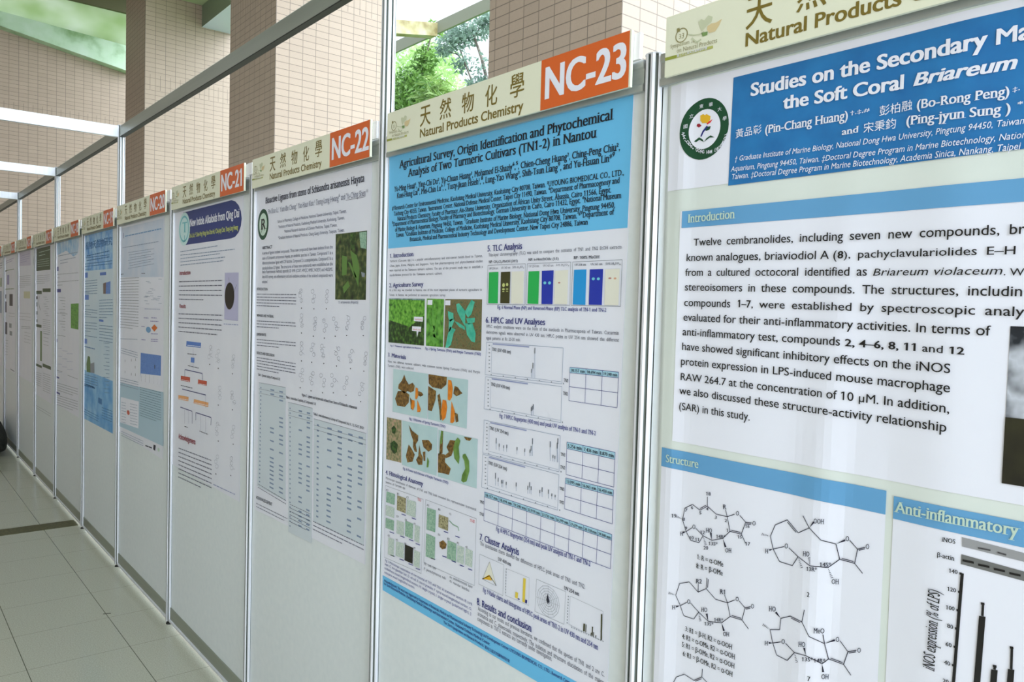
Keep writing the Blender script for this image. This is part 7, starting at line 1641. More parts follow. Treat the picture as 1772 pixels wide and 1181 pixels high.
 ('l','molecule_drawing#29','grey2',.0008,[(-2.1356,1.3319),(-2.1496,1.3265),(-2.1644,1.3296),(-2.1651,1.3381),(-2.151,1.3435),(-2.1363,1.3404),(-2.1356,1.3319)]),
 ('l','molecule_drawing#29','grey2',.0008,[(-2.1363,1.3404),(-2.173,1.3385)]),
 ('l','molecule_drawing#29','grey2',.0008,[(-2.1406,1.3125),(-2.1547,1.307),(-2.1695,1.31),(-2.1702,1.3186),(-2.1561,1.324),(-2.1413,1.321),(-2.1406,1.3125)]),
 ('l','molecule_drawing#29','grey2',.0008,[(-2.1413,1.321),(-2.1568,1.3128)]),
 ('e','molecule_drawing#29','ink',2,-2.158,1.2849,.0056,.0022,0),
 ('l','molecule_drawing#30','grey2',.0008,[(-2.2844,1.2114),(-2.2995,1.2053),(-2.3154,1.208),(-2.3162,1.2169),(-2.301,1.2229),(-2.2852,1.2202),(-2.2844,1.2114)]),
 ('l','molecule_drawing#30','grey2',.0008,[(-2.2846,1.1916),(-2.2996,1.1855),(-2.3156,1.1881),(-2.3163,1.1969),(-2.3011,1.2031),(-2.2853,1.2004),(-2.2846,1.1916)]),
 ('l','molecule_drawing#30','grey2',.0008,[(-2.28,1.1723),(-2.295,1.1661),(-2.3109,1.1687),(-2.3117,1.1775),(-2.2965,1.1837),(-2.2807,1.1811),(-2.28,1.1723)]),
 ('e','molecule_drawing#30','ink',2,-2.3161,1.141,.0061,.0023,0),
 ('l','molecule_drawing#31','grey2',.0008,[(-2.1427,1.2062),(-2.1568,1.2003),(-2.1716,1.2029),(-2.1724,1.2115),(-2.1582,1.2173),(-2.1434,1.2147),(-2.1427,1.2062)]),
 ('l','molecule_drawing#31','grey2',.0008,[(-2.1427,1.2062),(-2.1706,1.2018)]),
 ('l','molecule_drawing#31','grey2',.0008,[(-2.142,1.1872),(-2.1561,1.1812),(-2.1709,1.1838),(-2.1717,1.1923),(-2.1575,1.1982),(-2.1427,1.1956),(-2.142,1.1872)]),
 ('l','molecule_drawing#31','grey2',.0008,[(-2.1575,1.1982),(-2.1714,1.1799)]),
 ('l','molecule_drawing#31','grey2',.0008,[(-2.1152,1.171),(-2.1291,1.1651),(-2.1438,1.1675),(-2.1445,1.176),(-2.1305,1.1819),(-2.1159,1.1794),(-2.1152,1.171)]),
 ('l','molecule_drawing#31','grey2',.0008,[(-2.1152,1.171),(-2.1533,1.1728)]),
 ('e','molecule_drawing#31','ink',2,-2.1526,1.1404,.0055,.0022,0),
 ('l','molecule_drawing#32','grey2',.0008,[(-2.3065,1.0587),(-2.3217,1.052),(-2.3379,1.0541),(-2.3386,1.063),(-2.3233,1.0697),(-2.3072,1.0675),(-2.3065,1.0587)]),
 ('l','molecule_drawing#32','grey2',.0008,[(-2.3386,1.063),(-2.2876,1.0576)]),
 ('l','molecule_drawing#32','grey2',.0008,[(-2.3169,1.0373),(-2.3323,1.0305),(-2.3485,1.0326),(-2.3493,1.0415),(-2.3338,1.0482),(-2.3177,1.0461),(-2.3169,1.0373)]),
 ('l','molecule_drawing#32','grey2',.0008,[(-2.3113,1.0181),(-2.3266,1.0112),(-2.3428,1.0132),(-2.3435,1.0221),(-2.3281,1.029),(-2.312,1.0269),(-2.3113,1.0181)]),
 ('l','molecule_drawing#32','grey2',.0008,[(-2.312,1.0269),(-2.3183,1.0238)]),
 ('e','molecule_drawing#32','ink',2,-2.3107,.9907,.006,.0024,0),
 ('l','molecule_drawing#33','grey2',.0008,[(-2.1209,1.0707),(-2.1349,1.0643),(-2.1496,1.0664),(-2.1503,1.0749),(-2.1363,1.0812),(-2.1216,1.0791),(-2.1209,1.0707)]),
 ('l','molecule_drawing#33','grey2',.0008,[(-2.1289,1.0505),(-2.1428,1.0441),(-2.1576,1.0461),(-2.1584,1.0546),(-2.1443,1.061),(-2.1296,1.0589),(-2.1289,1.0505)]),
 ('l','molecule_drawing#33','grey2',.0008,[(-2.1443,1.061),(-2.1505,1.0595)]),
 ('l','molecule_drawing#33','grey2',.0008,[(-2.1365,1.0303),(-2.1505,1.0237),(-2.1654,1.0257),(-2.1661,1.0342),(-2.152,1.0407),(-2.1372,1.0387),(-2.1365,1.0303)]),
 ('e','molecule_drawing#33','ink',2,-2.1389,1.0035,.0055,.0023,0),
 ('l','molecule_drawing#34','grey2',.0008,[(-2.302,.9214),(-2.3173,.9142),(-2.3334,.9158),(-2.3341,.9247),(-2.3188,.9319),(-2.3027,.9302),(-2.302,.9214)]),
 ('l','molecule_drawing#34','grey2',.0008,[(-2.3173,.9142),(-2.3177,.9161)]),
 ('l','molecule_drawing#34','grey2',.0008,[(-2.3197,.8984),(-2.3351,.8911),(-2.3514,.8926),(-2.3522,.9015),(-2.3366,.9088),(-2.3205,.9072),(-2.3197,.8984)]),
 ('l','molecule_drawing#34','grey2',.0008,[(-2.3069,.8805),(-2.3222,.8732),(-2.3384,.8747),(-2.3391,.8836),(-2.3237,.8909),(-2.3076,.8894),(-2.3069,.8805)]),
 ('e','molecule_drawing#34','ink',2,-2.334,.848,.0061,.0024,0),
 ('l','molecule_drawing#35','grey2',.0008,[(-2.1408,.9417),(-2.1549,.9349),(-2.1698,.9365),(-2.1705,.9451),(-2.1563,.9519),(-2.1415,.9502),(-2.1408,.9417)]),
 ('l','molecule_drawing#35','grey2',.0008,[(-2.1408,.9417),(-2.152,.95)]),
 ('l','molecule_drawing#35','grey2',.0008,[(-2.139,.9228),(-2.1531,.9159),(-2.168,.9175),(-2.1687,.926),(-2.1545,.9329),(-2.1397,.9313),(-2.139,.9228)]),
 ('l','molecule_drawing#35','grey2',.0008,[(-2.1545,.9329),(-2.1727,.9088)]),
 ('l','molecule_drawing#35','grey2',.0008,[(-2.1352,.9042),(-2.1493,.8973),(-2.1642,.8988),(-2.1649,.9073),(-2.1507,.9143),(-2.1359,.9127),(-2.1352,.9042)]),
 ('l','molecule_drawing#35','grey2',.0008,[(-2.1352,.9042),(-2.1152,.9071)]),
 ('e','molecule_drawing#35','ink',2,-2.1603,.8731,.0056,.0022,0),
 ('t','section_heading#3','sansb','maroon',-2.8479,.9238,-2.6018,.9315,.0236,'Acknowledgements'),
 ('w','body_text#8','grey2',-2.8462,.8758,-2.3861,.8939,.008,8,.0195,.7),
 ('w','caption#2','steel2',-2.3631,.7962,-2.1106,.8045,.007,1,.01,1.0),
 ],
 '20': [
 ('q','header_banner','tint20',1,[(-4.0441,1.9783),(-3.125,1.9756),(-3.125,1.6857),(-4.0288,1.6988)]),
 ('w','title_lettering','steelblue',-3.8728,1.9253,-3.1615,1.9239,.012,1,.01,1.0),
 ('w','title_lettering','steel',-3.9239,1.8638,-3.2056,1.8641,.007,1,.01,1.0),
 ('w','body_text#1','steel',-3.8008,1.8322,-3.2879,1.8316,.005,1,.01,1.0),
 ('w','body_text#2','steel',-3.7833,1.8168,-3.3448,1.8211,.005,1,.01,1.0),
 ('w','body_text#3','steel',-3.7659,1.8013,-3.2871,1.8061,.005,1,.01,1.0),
 ('w','body_text#4','steel',-3.7994,1.7876,-3.3439,1.7954,.005,1,.01,1.0),
 ('w','body_text#5','steel',-3.7819,1.7722,-3.2863,1.7806,.005,1,.01,1.0),
 ('w','body_text#6','steel',-3.7645,1.757,-3.3431,1.7696,.005,1,.01,1.0),
 ('w','body_text#7','steel',-3.798,1.7429,-3.2854,1.7551,.005,1,.01,1.0),
 ('l','emblem','navy2',.01,[(-3.9088,1.9494),(-3.9078,1.9183)]),
 ('w','section_heading#1','ink3',-3.9624,1.7124,-3.9015,1.7132,.007,1,.01,1.0),
 ('w','section_heading#2','ink3',-3.5206,1.71,-3.4503,1.7087,.007,1,.01,1.0),
 ('w','body_text#8','grey',-3.9725,1.6873,-3.573,1.689,.006,19,.0155,.7),
 ('q','chemistry_scheme','white',2,[(-3.5355,1.6918),(-3.1482,1.6878),(-3.1484,1.5331),(-3.5366,1.5328)]),
 ('w','chemistry_scheme','steel',-3.235,1.5792,-3.1746,1.5788,.004,1,.01,1.0),
 ('w','chemistry_scheme','steel',-3.4614,1.5655,-3.3955,1.5653,.004,1,.01,1.0),
 ('w','chemistry_scheme','steel',-3.2003,1.5548,-3.1406,1.5547,.004,1,.01,1.0),
 ('w','chemistry_scheme','steel',-3.4284,1.6068,-3.3634,1.6061,.004,1,.01,1.0),
 ('w','chemistry_scheme','steel',-3.431,1.6665,-3.3659,1.6651,.004,1,.01,1.0),
 ('w','chemistry_scheme','steel',-3.3038,1.5809,-3.2417,1.5805,.004,1,.01,1.0),
 ('w','chemistry_scheme','steel',-3.2504,1.5707,-3.1896,1.5704,.004,1,.01,1.0),
 ('w','chemistry_scheme','steel',-3.402,1.6598,-3.3376,1.6585,.004,1,.01,1.0),
 ('w','chemistry_scheme','steel',-3.4303,1.5502,-3.3651,1.5502,.004,1,.01,1.0),
 ('w','chemistry_scheme','steel',-3.3561,1.6297,-3.2928,1.6288,.004,1,.01,1.0),
 ('w','chemistry_scheme','steel',-3.3214,1.6223,-3.2589,1.6214,.004,1,.01,1.0),
 ('w','chemistry_scheme','steel',-3.3587,1.6049,-3.2953,1.6042,.004,1,.01,1.0),
 ('w','chemistry_scheme','steel',-3.3512,1.5918,-3.2879,1.5913,.004,1,.01,1.0),
 ('w','chemistry_scheme','steel',-3.4209,1.5878,-3.356,1.5873,.004,1,.01,1.0),
 ('w','chemistry_scheme','steel',-3.4713,1.5852,-3.4051,1.5847,.004,1,.01,1.0),
 ('w','chemistry_scheme','steel',-3.2016,1.6761,-3.1419,1.6746,.004,1,.01,1.0),
 ('w','chemistry_scheme','steel',-3.3883,1.6155,-3.3242,1.6146,.004,1,.01,1.0),
 ('w','chemistry_scheme','steel',-3.3354,1.572,-3.2725,1.5717,.004,1,.01,1.0),
 ('w','chemistry_scheme','steel',-3.4467,1.5909,-3.3811,1.5904,.004,1,.01,1.0),
 ('w','chemistry_scheme','steel',-3.2866,1.5753,-3.2249,1.575,.004,1,.01,1.0),
 ('w','chemistry_scheme','steel',-3.2167,1.5886,-3.1567,1.5881,.004,1,.01,1.0),
 ('w','chemistry_scheme','steel',-3.452,1.587,-3.3863,1.5865,.004,1,.01,1.0),
 ('w','caption#1','steel2',-3.4533,1.5225,-3.167,1.5242,.006,1,.01,1.0),
 ('q','chemistry_scheme','orange',3,[(-3.2696,1.4474),(-3.2132,1.4319),(-3.2684,1.4107),(-3.3232,1.428)]),
 ('e','chemistry_scheme','steelblue',3,-3.3785,1.4162,.0441,.0155,0),
 ('w','chemistry_scheme','lavd',-3.4669,1.4742,-3.3772,1.4749,.009,1,.01,1.0),
 ('w','chemistry_scheme','lavd',-3.3248,1.4779,-3.2286,1.4789,.009,1,.01,1.0),
 ('w','chemistry_scheme','lavd',-3.3416,1.4597,-3.2004,1.4623,.009,1,.01,1.0),
 ('w','chemistry_scheme','lavd',-3.3308,1.3954,-3.2093,1.3988,.009,1,.01,1.0),
 ('w','chemistry_scheme','lavd',-3.3298,1.3663,-3.2029,1.3707,.009,1,.01,1.0),
 ('w','chemistry_scheme','lavd',-3.3295,1.3566,-3.2026,1.3613,.009,1,.01,1.0),
 ('w','chemistry_scheme','lavd',-3.5092,1.3561,-3.4329,1.3581,.009,1,.01,1.0),
 ('w','chemistry_scheme','lavd',-3.5115,1.4271,-3.4503,1.4276,.009,1,.01,1.0),
 ('q','photograph#1','photo_blot',2,[(-3.5225,1.2871),(-3.1458,1.2957),(-3.1518,1.1495),(-3.527,1.1352)]),
 ('q','photograph#1','white',3,[(-3.5189,1.1763),(-3.1479,1.1946),(-3.1518,1.1495),(-3.527,1.1352)]),
 ('l','photograph#1','ink3',.003,[(-3.5033,1.1734),(-3.5021,1.1358)]),
 ('l','photograph#1','ink3',.003,[(-3.424,1.1774),(-3.4228,1.1387)]),
 ('l','photograph#1','ink3',.003,[(-3.347,1.1813),(-3.3457,1.1415)]),
 ('l','photograph#1','ink3',.003,[(-3.2723,1.185),(-3.2709,1.1442)]),
 ('l','photograph#1','ink3',.003,[(-3.1996,1.1887),(-3.1982,1.1469)]),
 ('l','photograph#1','ink',.012,[(-3.2543,1.2417),(-3.2537,1.2218)]),
 ('q','chemistry_scheme','white',2,[(-3.9521,1.2548),(-3.5783,1.2608),(-3.5806,1.1305),(-3.9552,1.1183)]),
 ('l','chemistry_scheme','ink3',.006,[(-3.7147,1.2415),(-3.7143,1.2276)]),
 ('l','chemistry_scheme','ink3',.006,[(-3.6229,1.2502),(-3.6225,1.2365)]),
 ('l','chemistry_scheme','ink3',.006,[(-3.7123,1.1633),(-3.7118,1.1494)]),
 ('l','chemistry_scheme','ink3',.006,[(-3.6268,1.1676),(-3.6263,1.1539)]),
 ('l','chemistry_scheme','ink3',.006,[(-3.8513,1.228),(-3.8509,1.2138)]),
 ('l','chemistry_scheme','ink3',.006,[(-3.8494,1.1657),(-3.8489,1.1514)]),
 ('l','chemistry_scheme','ink3',.006,[(-3.6313,1.2085),(-3.6309,1.1948)]),
 ('w','body_text#9','steel',-3.9422,1.2871,-3.5854,1.2816,.006,3,.013,1.0),
 ('w','body_text#10','steel',-3.9619,1.3404,-3.5877,1.3545,.006,1,.013,1.0),
 ('w','body_text#11','steel',-3.955,1.1138,-3.5644,1.1234,.006,4,.013,1.0),
 ('q','footer_banner','tint20b',1,[(-3.9542,1.0866),(-3.1023,1.1168),(-3.0959,.8478),(-3.9831,.8319)]),
 ('w','body_text#12','teal_d',-3.5321,1.0993,-3.1396,1.1091,.006,13,.0125,.8),
 ('q','data_table','white',2,[(-3.9445,1.0056),(-3.5517,1.0211),(-3.5565,.8743),(-3.9545,.8568)]),
 ('e','data_table','brick',4,-3.7696,.9356,.0307,.0132,0),
 ('w','data_table','steel',-3.9218,.9763,-3.8227,.9809,.005,1,.01,1.0),
 ('w','data_table','steel',-3.7337,.9881,-3.5827,.9955,.005,1,.01,1.0),
 ('w','data_table','steel',-3.9213,.96,-3.8222,.9649,.005,1,.01,1.0),
 ('w','data_table','steel',-3.7332,.9724,-3.5822,.9802,.005,1,.01,1.0),
 ('w','data_table','steel',-3.9208,.9437,-3.8217,.9489,.005,1,.01,1.0),
 ('w','data_table','steel',-3.7327,.9566,-3.5817,.9649,.005,1,.01,1.0),
 ('w','data_table','steel',-3.9203,.9275,-3.8212,.9329,.005,1,.01,1.0),
 ('w','data_table','steel',-3.7322,.9409,-3.5812,.9496,.005,1,.01,1.0),
 ('w','data_table','steel',-3.9198,.9112,-3.8207,.9169,.005,1,.01,1.0),
 ('w','data_table','steel',-3.7317,.9252,-3.5807,.9343,.005,1,.01,1.0),
 ('w','data_table','steel',-3.9193,.8949,-3.8202,.9009,.005,1,.01,1.0),
 ('w','data_table','steel',-3.7312,.9094,-3.5802,.9189,.005,1,.01,1.0),
 ('w','data_table','steel',-3.9188,.8786,-3.8197,.8849,.005,1,.01,1.0),
 ('w','data_table','steel',-3.7307,.8937,-3.5797,.9036,.005,1,.01,1.0),
 ('w','data_table','steel',-3.9183,.8623,-3.8192,.8689,.005,1,.01,1.0),
 ('w','data_table','steel',-3.7302,.8779,-3.5792,.8883,.005,1,.01,1.0),
 ('w','body_text#13','steel',-3.9275,.8075,-3.461,.8177,.005,3,.012,1.0),
 ('w','caption#2','ink3',-3.4148,.7996,-3.2912,.8064,.012,1,.01,1.0),
 ('q','emblem','ink',3,[(-3.2634,.831),(-3.2239,.833),(-3.2342,.8033),(-3.2683,.806)]),
 ('e','emblem','palegreen',3,-3.1735,.8189,.0164,.0098,0),
 ],
 '19': [
 ('q','header_banner','photo_sky',1,[(-5.0172,2.007),(-4.1705,1.9998),(-4.1632,1.7523),(-5.0011,1.752)]),
 ('t','title_lettering','sansb','blue_deep',-4.9168,1.8992,-4.1702,1.8984,.0452,'植物天然物研究'),
 ('w','title_lettering','blue_deep',-4.879,1.8489,-4.2425,1.8576,.012,1,.01,1.0),
 ('w','title_lettering','blue_deep',-4.8781,1.8176,-4.2415,1.8223,.012,1,.01,1.0),
 ('w','body_text#1','blue_deep',-4.9014,1.8388,-4.2418,1.8345,.009,1,.01,1.0),
 ('w','body_text#2','blue_deep',-4.9463,1.7979,-4.1672,1.7969,.009,2,.017,1.0),
 ('w','body_text#3','blue_deep',-4.9453,1.7614,-4.7431,1.7598,.009,1,.02,1.0),
 ('q','section_heading#1','blue_btn',2,[(-4.9402,1.7425),(-4.8435,1.7425),(-4.8435,1.7076),(-4.9402,1.7076)]),
 ('q','section_heading#2','blue_btn',2,[(-4.4908,1.7349),(-4.3252,1.7349),(-4.3252,1.7165),(-4.4908,1.7165)]),
 ('q','section_heading#3','blue_btn',2,[(-4.9269,1.5935),(-4.8081,1.5935),(-4.8081,1.5599),(-4.9269,1.5599)]),
 ('q','section_heading#4','blue_btn',2,[(-4.5067,1.44),(-4.3865,1.44),(-4.3865,1.4269),(-4.5067,1.4269)]),
 ('q','section_heading#5','blue_btn',2,[(-4.9375,1.2994),(-4.854,1.2994),(-4.854,1.266),(-4.9375,1.266)]),
 ('q','section_heading#6','blue_btn',2,[(-4.4924,.9403),(-4.4189,.9403),(-4.4189,.9066),(-4.4924,.9066)]),
 ('w','body_text#4','steelb',-4.9432,1.6824,-4.5629,1.6869,.008,6,.017,1.0),
 ('w','body_text#5','steelb',-4.9273,1.6083,-4.7917,1.6084,.008,1,.017,1.0),
 ('w','body_text#6','steelb',-4.9249,1.5176,-4.7716,1.5197,.007,1,.01,1.0),
 ('w','body_text#7','steelb',-4.9243,1.4949,-4.5574,1.4919,.008,3,.016,.5),
 ('w','body_text#8','steelb',-4.5019,1.5577,-4.1494,1.5652,.008,7,.018,.6),
 ('w','body_text#9','steelb',-4.9368,1.4452,-4.5644,1.4478,.008,1,.02,1.0),
 ('w','body_text#10','steelb',-4.9219,1.406,-4.5633,1.4104,.008,4,.019,.5),
 ('w','body_text#11','steelb',-4.4974,1.4004,-4.1446,1.4034,.008,6,.019,1.0),
 ('w','body_text#12','steelb',-4.9195,1.3171,-4.5608,1.3205,.008,1,.01,1.0),
 ('w','section_heading#7','blue_deep',-4.9267,1.2425,-4.6214,1.242,.012,1,.01,1.0),
 ('q','bar_chart','photo_blot',2,[(-4.4012,1.6651),(-4.2113,1.6776),(-4.2127,1.6018),(-4.3955,1.6014)]),
 ('q','bar_chart','brownish',3,[(-4.4012,1.6651),(-4.3239,1.6716),(-4.3295,1.6015),(-4.3955,1.6014)]),
 ('q','photograph#1','g_oliveg',2,[(-4.8686,1.1325),(-4.8248,1.1874),(-4.7624,1.1856),(-4.7435,1.1414),(-4.6401,1.1554),(-4.6297,1.0877),(-4.858,1.0791)]),
 ('q','photograph#1','grey',3,[(-4.7479,1.1411),(-4.6317,1.1588),(-4.6255,1.088),(-4.7419,1.0835)]),
 ('w','body_text#13','steelb',-4.9263,1.0538,-4.5328,1.0627,.008,5,.016,.7),
 ('w','section_heading#8','blue_deep',-4.9385,.9881,-4.6356,.992,.014,1,.01,1.0),
 ('w','caption#1','steelb',-4.3787,1.2951,-4.2261,1.3002,.007,1,.01,1.0),
 ('w','caption#2','steelb',-4.3469,1.2731,-4.2254,1.2771,.007,1,.01,1.0),
 ('w','caption#3','steelb',-4.3154,1.2514,-4.2247,1.254,.007,1,.01,1.0),
 ('w','caption#4','steelb',-4.3767,1.2241,-4.224,1.2309,.007,1,.01,1.0),
 ('w','caption#5','steelb',-4.3449,1.2025,-4.2233,1.2078,.007,1,.01,1.0),
 ('w','caption#6','steelb',-4.3134,1.181,-4.2226,1.1847,.007,1,.01,1.0),
 ('w','caption#7','steelb',-4.3746,1.153,-4.222,1.1616,.007,1,.01,1.0),
 ('w','caption#8','steelb',-4.3428,1.1318,-4.2213,1.1385,.007,1,.01,1.0),
 ('w','caption#9','steelb',-4.3113,1.1107,-4.2206,1.1154,.007,1,.01,1.0),
 ('w','caption#10','steelb',-4.3726,1.082,-4.2199,1.0923,.007,1,.01,1.0),
 ('w','caption#11','steelb',-4.3408,1.061,-4.2192,1.0691,.007,1,.01,1.0),
 ('w','caption#12','steelb',-4.3093,1.0403,-4.2186,1.046,.007,1,.01,1.0),
 ('w','caption#13','steelb',-4.3705,1.0108,-4.2179,1.0229,.007,1,.01,1.0),
 ('w','caption#14','steelb',-4.3387,.9902,-4.2172,.9997,.007,1,.01,1.0),
 ('q','footer_banner','photo_bluewash',1,[(-4.9373,1.0879),(-4.1388,1.0802),(-4.1309,.7652),(-4.956,.7556)]),
 ('w','section_heading#9','blue_deep',-4.9474,.9772,-4.6094,.9885,.016,1,.01,1.0),
 ('q','photograph#1','blue_deep',3,[(-4.5124,.9432),(-4.4113,.9432),(-4.4113,.9097),(-4.5124,.9097)]),
 ('w','body_text#14','blue_deep',-4.9432,.8184,-4.4944,.821,.009,3,.016,1.0),
 ('w','body_text#15','blue_deep',-4.4107,.8886,-4.1413,.8961,.009,5,.016,1.0),
 ],
 '18': [
 ('q','header_banner','photo_sky2',1,[(-6.0532,1.9985),(-5.1369,1.9944),(-5.1633,1.8791),(-5.3138,1.864),(-5.5815,1.9164),(-6.0196,1.8886)]),
 ('w','title_lettering','steel',-5.8975,1.8844,-5.1635,1.8872,.01,1,.01,1.0),
 ('w','body_text#1','steel',-5.8076,1.8479,-5.2373,1.8531,.009,2,.022,.5),
 ('q','section_heading#1','navy2',2,[(-5.9869,1.8067),(-5.877,1.8067),(-5.877,1.7737),(-5.9869,1.7737)]),
 ('q','section_heading#2','navy2',2,[(-5.9829,1.6348),(-5.7785,1.6348),(-5.7785,1.6099),(-5.9829,1.6099)]),
 ('q','section_heading#3','navy2',2,[(-5.9864,1.2512),(-5.9123,1.2512),(-5.9123,1.2251),(-5.9864,1.2251)]),
 ('q','section_heading#4','navy2',2,[(-5.9921,.9605),(-5.8336,.9605),(-5.8336,.9478),(-5.9921,.9478)]),
 ('q','section_heading#5','navy2',2,[(-5.9769,.8412),(-5.7952,.8412),(-5.7952,.8276),(-5.9769,.8276)]),
 ('w','body_text#2','grey',-5.9548,1.7459,-5.1499,1.7445,.007,1,.01,1.0),
 ('w','body_text#3','grey',-5.9535,1.6869,-5.1339,1.6914,.007,1,.01,1.0),
 ('w','body_text#4','grey',-5.9542,1.7209,-5.834,1.7193,.007,1,.01,1.0),
 ('w','body_text#5','grey',-5.9529,1.662,-5.7161,1.6627,.007,1,.01,1.0),
 ('q','photograph#1','photo_leaf',2,[(-5.399,1.5267),(-5.1297,1.534),(-5.1348,1.3516),(-5.3946,1.3525)]),
 ('w','chemistry_scheme','grey',-5.8602,1.5684,-5.6007,1.5666,.006,1,.01,1.0),
 ('w','chemistry_scheme','grey',-5.8005,1.5464,-5.6001,1.5449,.006,1,.01,1.0),
 ('w','chemistry_scheme','grey',-5.7416,1.5249,-5.5996,1.5232,.006,1,.01,1.0),
 ('w','chemistry_scheme','grey',-5.6837,1.5036,-5.5991,1.5016,.006,1,.01,1.0),
 ('w','chemistry_scheme','grey',-5.8581,1.4786,-5.5985,1.4799,.006,1,.01,1.0),
 ('w','chemistry_scheme','grey',-5.7983,1.4574,-5.598,1.4582,.006,1,.01,1.0),
 ('w','chemistry_scheme','grey',-5.7395,1.4364,-5.5975,1.4365,.006,1,.01,1.0),
 ('w','chemistry_scheme','grey',-5.6816,1.4158,-5.5969,1.4148,.006,1,.01,1.0),
 ('w','chemistry_scheme','grey',-5.8559,1.3888,-5.5964,1.3931,.006,1,.01,1.0),
 ('w','chemistry_scheme','grey',-5.7962,1.3682,-5.5959,1.3714,.006,1,.01,1.0),
 ('w','chemistry_scheme','grey',-5.7374,1.348,-5.5953,1.3496,.006,1,.01,1.0),
 ('w','chemistry_scheme','grey',-5.6794,1.328,-5.5948,1.3279,.006,1,.01,1.0),
 ('w','body_text#6','grey',-5.9479,1.4486,-5.5151,1.4492,.007,1,.01,1.0),
 ('w','body_text#7','grey',-5.944,1.2782,-5.5937,1.2823,.007,1,.01,1.0),
 ('w','chemistry_scheme','steel2',-5.881,1.1792,-5.7335,1.1841,.005,1,.01,1.0),
 ('w','chemistry_scheme','steel2',-5.7042,1.1692,-5.5193,1.1768,.005,1,.01,1.0),
 ('w','chemistry_scheme','steel2',-5.5353,1.1596,-5.3167,1.1698,.005,1,.01,1.0),
 ('w','chemistry_scheme','steel2',-5.8796,1.1182,-5.732,1.1243,.005,1,.01,1.0),
 ('w','chemistry_scheme','steel2',-5.7028,1.1096,-5.5178,1.1186,.005,1,.01,1.0),
 ('w','chemistry_scheme','steel2',-5.5338,1.1013,-5.3153,1.1133,.005,1,.01,1.0),
 ('w','chemistry_scheme','steel2',-5.8781,1.0572,-5.7306,1.0644,.005,1,.01,1.0),
 ('w','chemistry_scheme','steel2',-5.7014,1.0499,-5.5164,1.0604,.005,1,.01,1.0),
 ('w','chemistry_scheme','steel2',-5.5324,1.043,-5.3138,1.0567,.005,1,.01,1.0),
 ('w','chemistry_scheme','steel2',-5.8767,.9962,-5.7292,1.0046,.005,1,.01,1.0),
 ('w','body_text#8','grey',-5.9683,1.0049,-5.7004,1.0102,.007,1,.01,1.0),
 ('w','body_text#9','grey',-5.504,1.001,-5.1404,1.0034,.007,1,.01,1.0),
 ('w','body_text#10','grey',-5.9538,.9065,-5.1386,.9338,.007,4,.018,.8),
 ('w','body_text#11','grey',-5.9331,.8112,-5.1363,.8467,.007,5,.018,.8),
 ],
 '17': [
 ('q','header_banner','green_head',1,[(-7.0194,1.9838),(-6.2316,1.9837),(-6.2273,1.7905),(-7.0157,1.7948)]),
 ('w','title_lettering','palegreen',-6.7666,1.9458,-6.2439,1.9492,.01,2,.028,.6),
 ('w','title_lettering','palegreen',-6.8402,1.8819,-6.2753,1.8799,.007,4,.018,1.0),
 ('e','emblem','grey',3,-6.9869,1.887,.0781,.0608,0),
 ('q','section_bar#1','green_head',2,[(-6.9967,1.6222),(-6.6206,1.6222),(-6.6206,1.5947),(-6.9967,1.5947)]),
 ('q','section_bar#2','green_head',2,[(-6.5787,1.6414),(-6.2103,1.6414),(-6.2103,1.612),(-6.5787,1.612)]),
 ('q','section_bar#3','green_head',2,[(-6.9911,1.334),(-6.6292,1.334),(-6.6292,1.3107),(-6.9911,1.3107)]),
 ('q','section_bar#4','green_head',2,[(-6.9845,.9909),(-6.6077,.9909),(-6.6077,.9703),(-6.9845,.9703)]),
 ('q','section_bar#5','green_head',2,[(-6.5656,1.0153),(-6.1834,1.0153),(-6.1834,.9883),(-6.5656,.9883)]),
 ('w','body_text#1','grey',-6.9835,1.7479,-6.2526,1.7485,.006,5,.016,.7),
 ('w','body_text#2','grey',-6.559,1.3807,-6.2182,1.3818,.006,8,.016,1.0),
 ('q','photograph#1','ink',2,[(-6.9801,1.5747),(-6.826,1.5747),(-6.826,1.5501),(-6.9801,1.5501)]),
 ('q','photograph#2','grey',2,[(-7.0105,1.523),(-6.8323,1.523),(-6.8323,1.4869),(-7.0105,1.4869)]),
 ('q','photograph#3','grey',2,[(-7.009,1.4457),(-6.8234,1.4457),(-6.8234,1.4176),(-7.009,1.4176)]),
 ('q','photograph#4','grey',2,[(-6.9919,1.3752),(-6.8221,1.3752),(-6.8221,1.3519),(-6.9919,1.3519)]),
 ('l','chemistry_scheme','grey',.01,[(-6.7369,1.5758),(-6.7804,1.5191),(-6.6831,1.458)]),
 ('q','photograph#5','g_oliveg',2,[(-6.6868,1.2838),(-6.6089,1.2838),(-6.6089,1.0296),(-6.6868,1.0296)]),
 ('w','chemistry_scheme','grey',-6.5417,1.5705,-6.3824,1.5689,.005,1,.01,1.0),
 ('w','chemistry_scheme','grey',-6.4783,1.5514,-6.3212,1.5502,.005,1,.01,1.0),
 ('w','chemistry_scheme','grey',-6.4157,1.5327,-6.261,1.5318,.005,1,.01,1.0),
 ('w','chemistry_scheme','grey',-6.5405,1.5119,-6.3811,1.5114,.005,1,.01,1.0),
 ('w','chemistry_scheme','grey',-6.477,1.4933,-6.32,1.4932,.005,1,.01,1.0),
 ('w','chemistry_scheme','grey',-6.4145,1.4749,-6.2597,1.4752,.005,1,.01,1.0),
 ('w','chemistry_scheme','grey',-6.5393,1.4533,-6.3799,1.4539,.005,1,.01,1.0),
 ('w','chemistry_scheme','grey',-6.4758,1.4351,-6.3187,1.4361,.005,1,.01,1.0),
 ('w','chemistry_scheme','grey',-6.4132,1.4172,-6.2585,1.4185,.005,1,.01,1.0),
 ('w','body_text#3','grey',-6.5353,1.2651,-6.2949,1.2655,.006,4,.03,1.0),
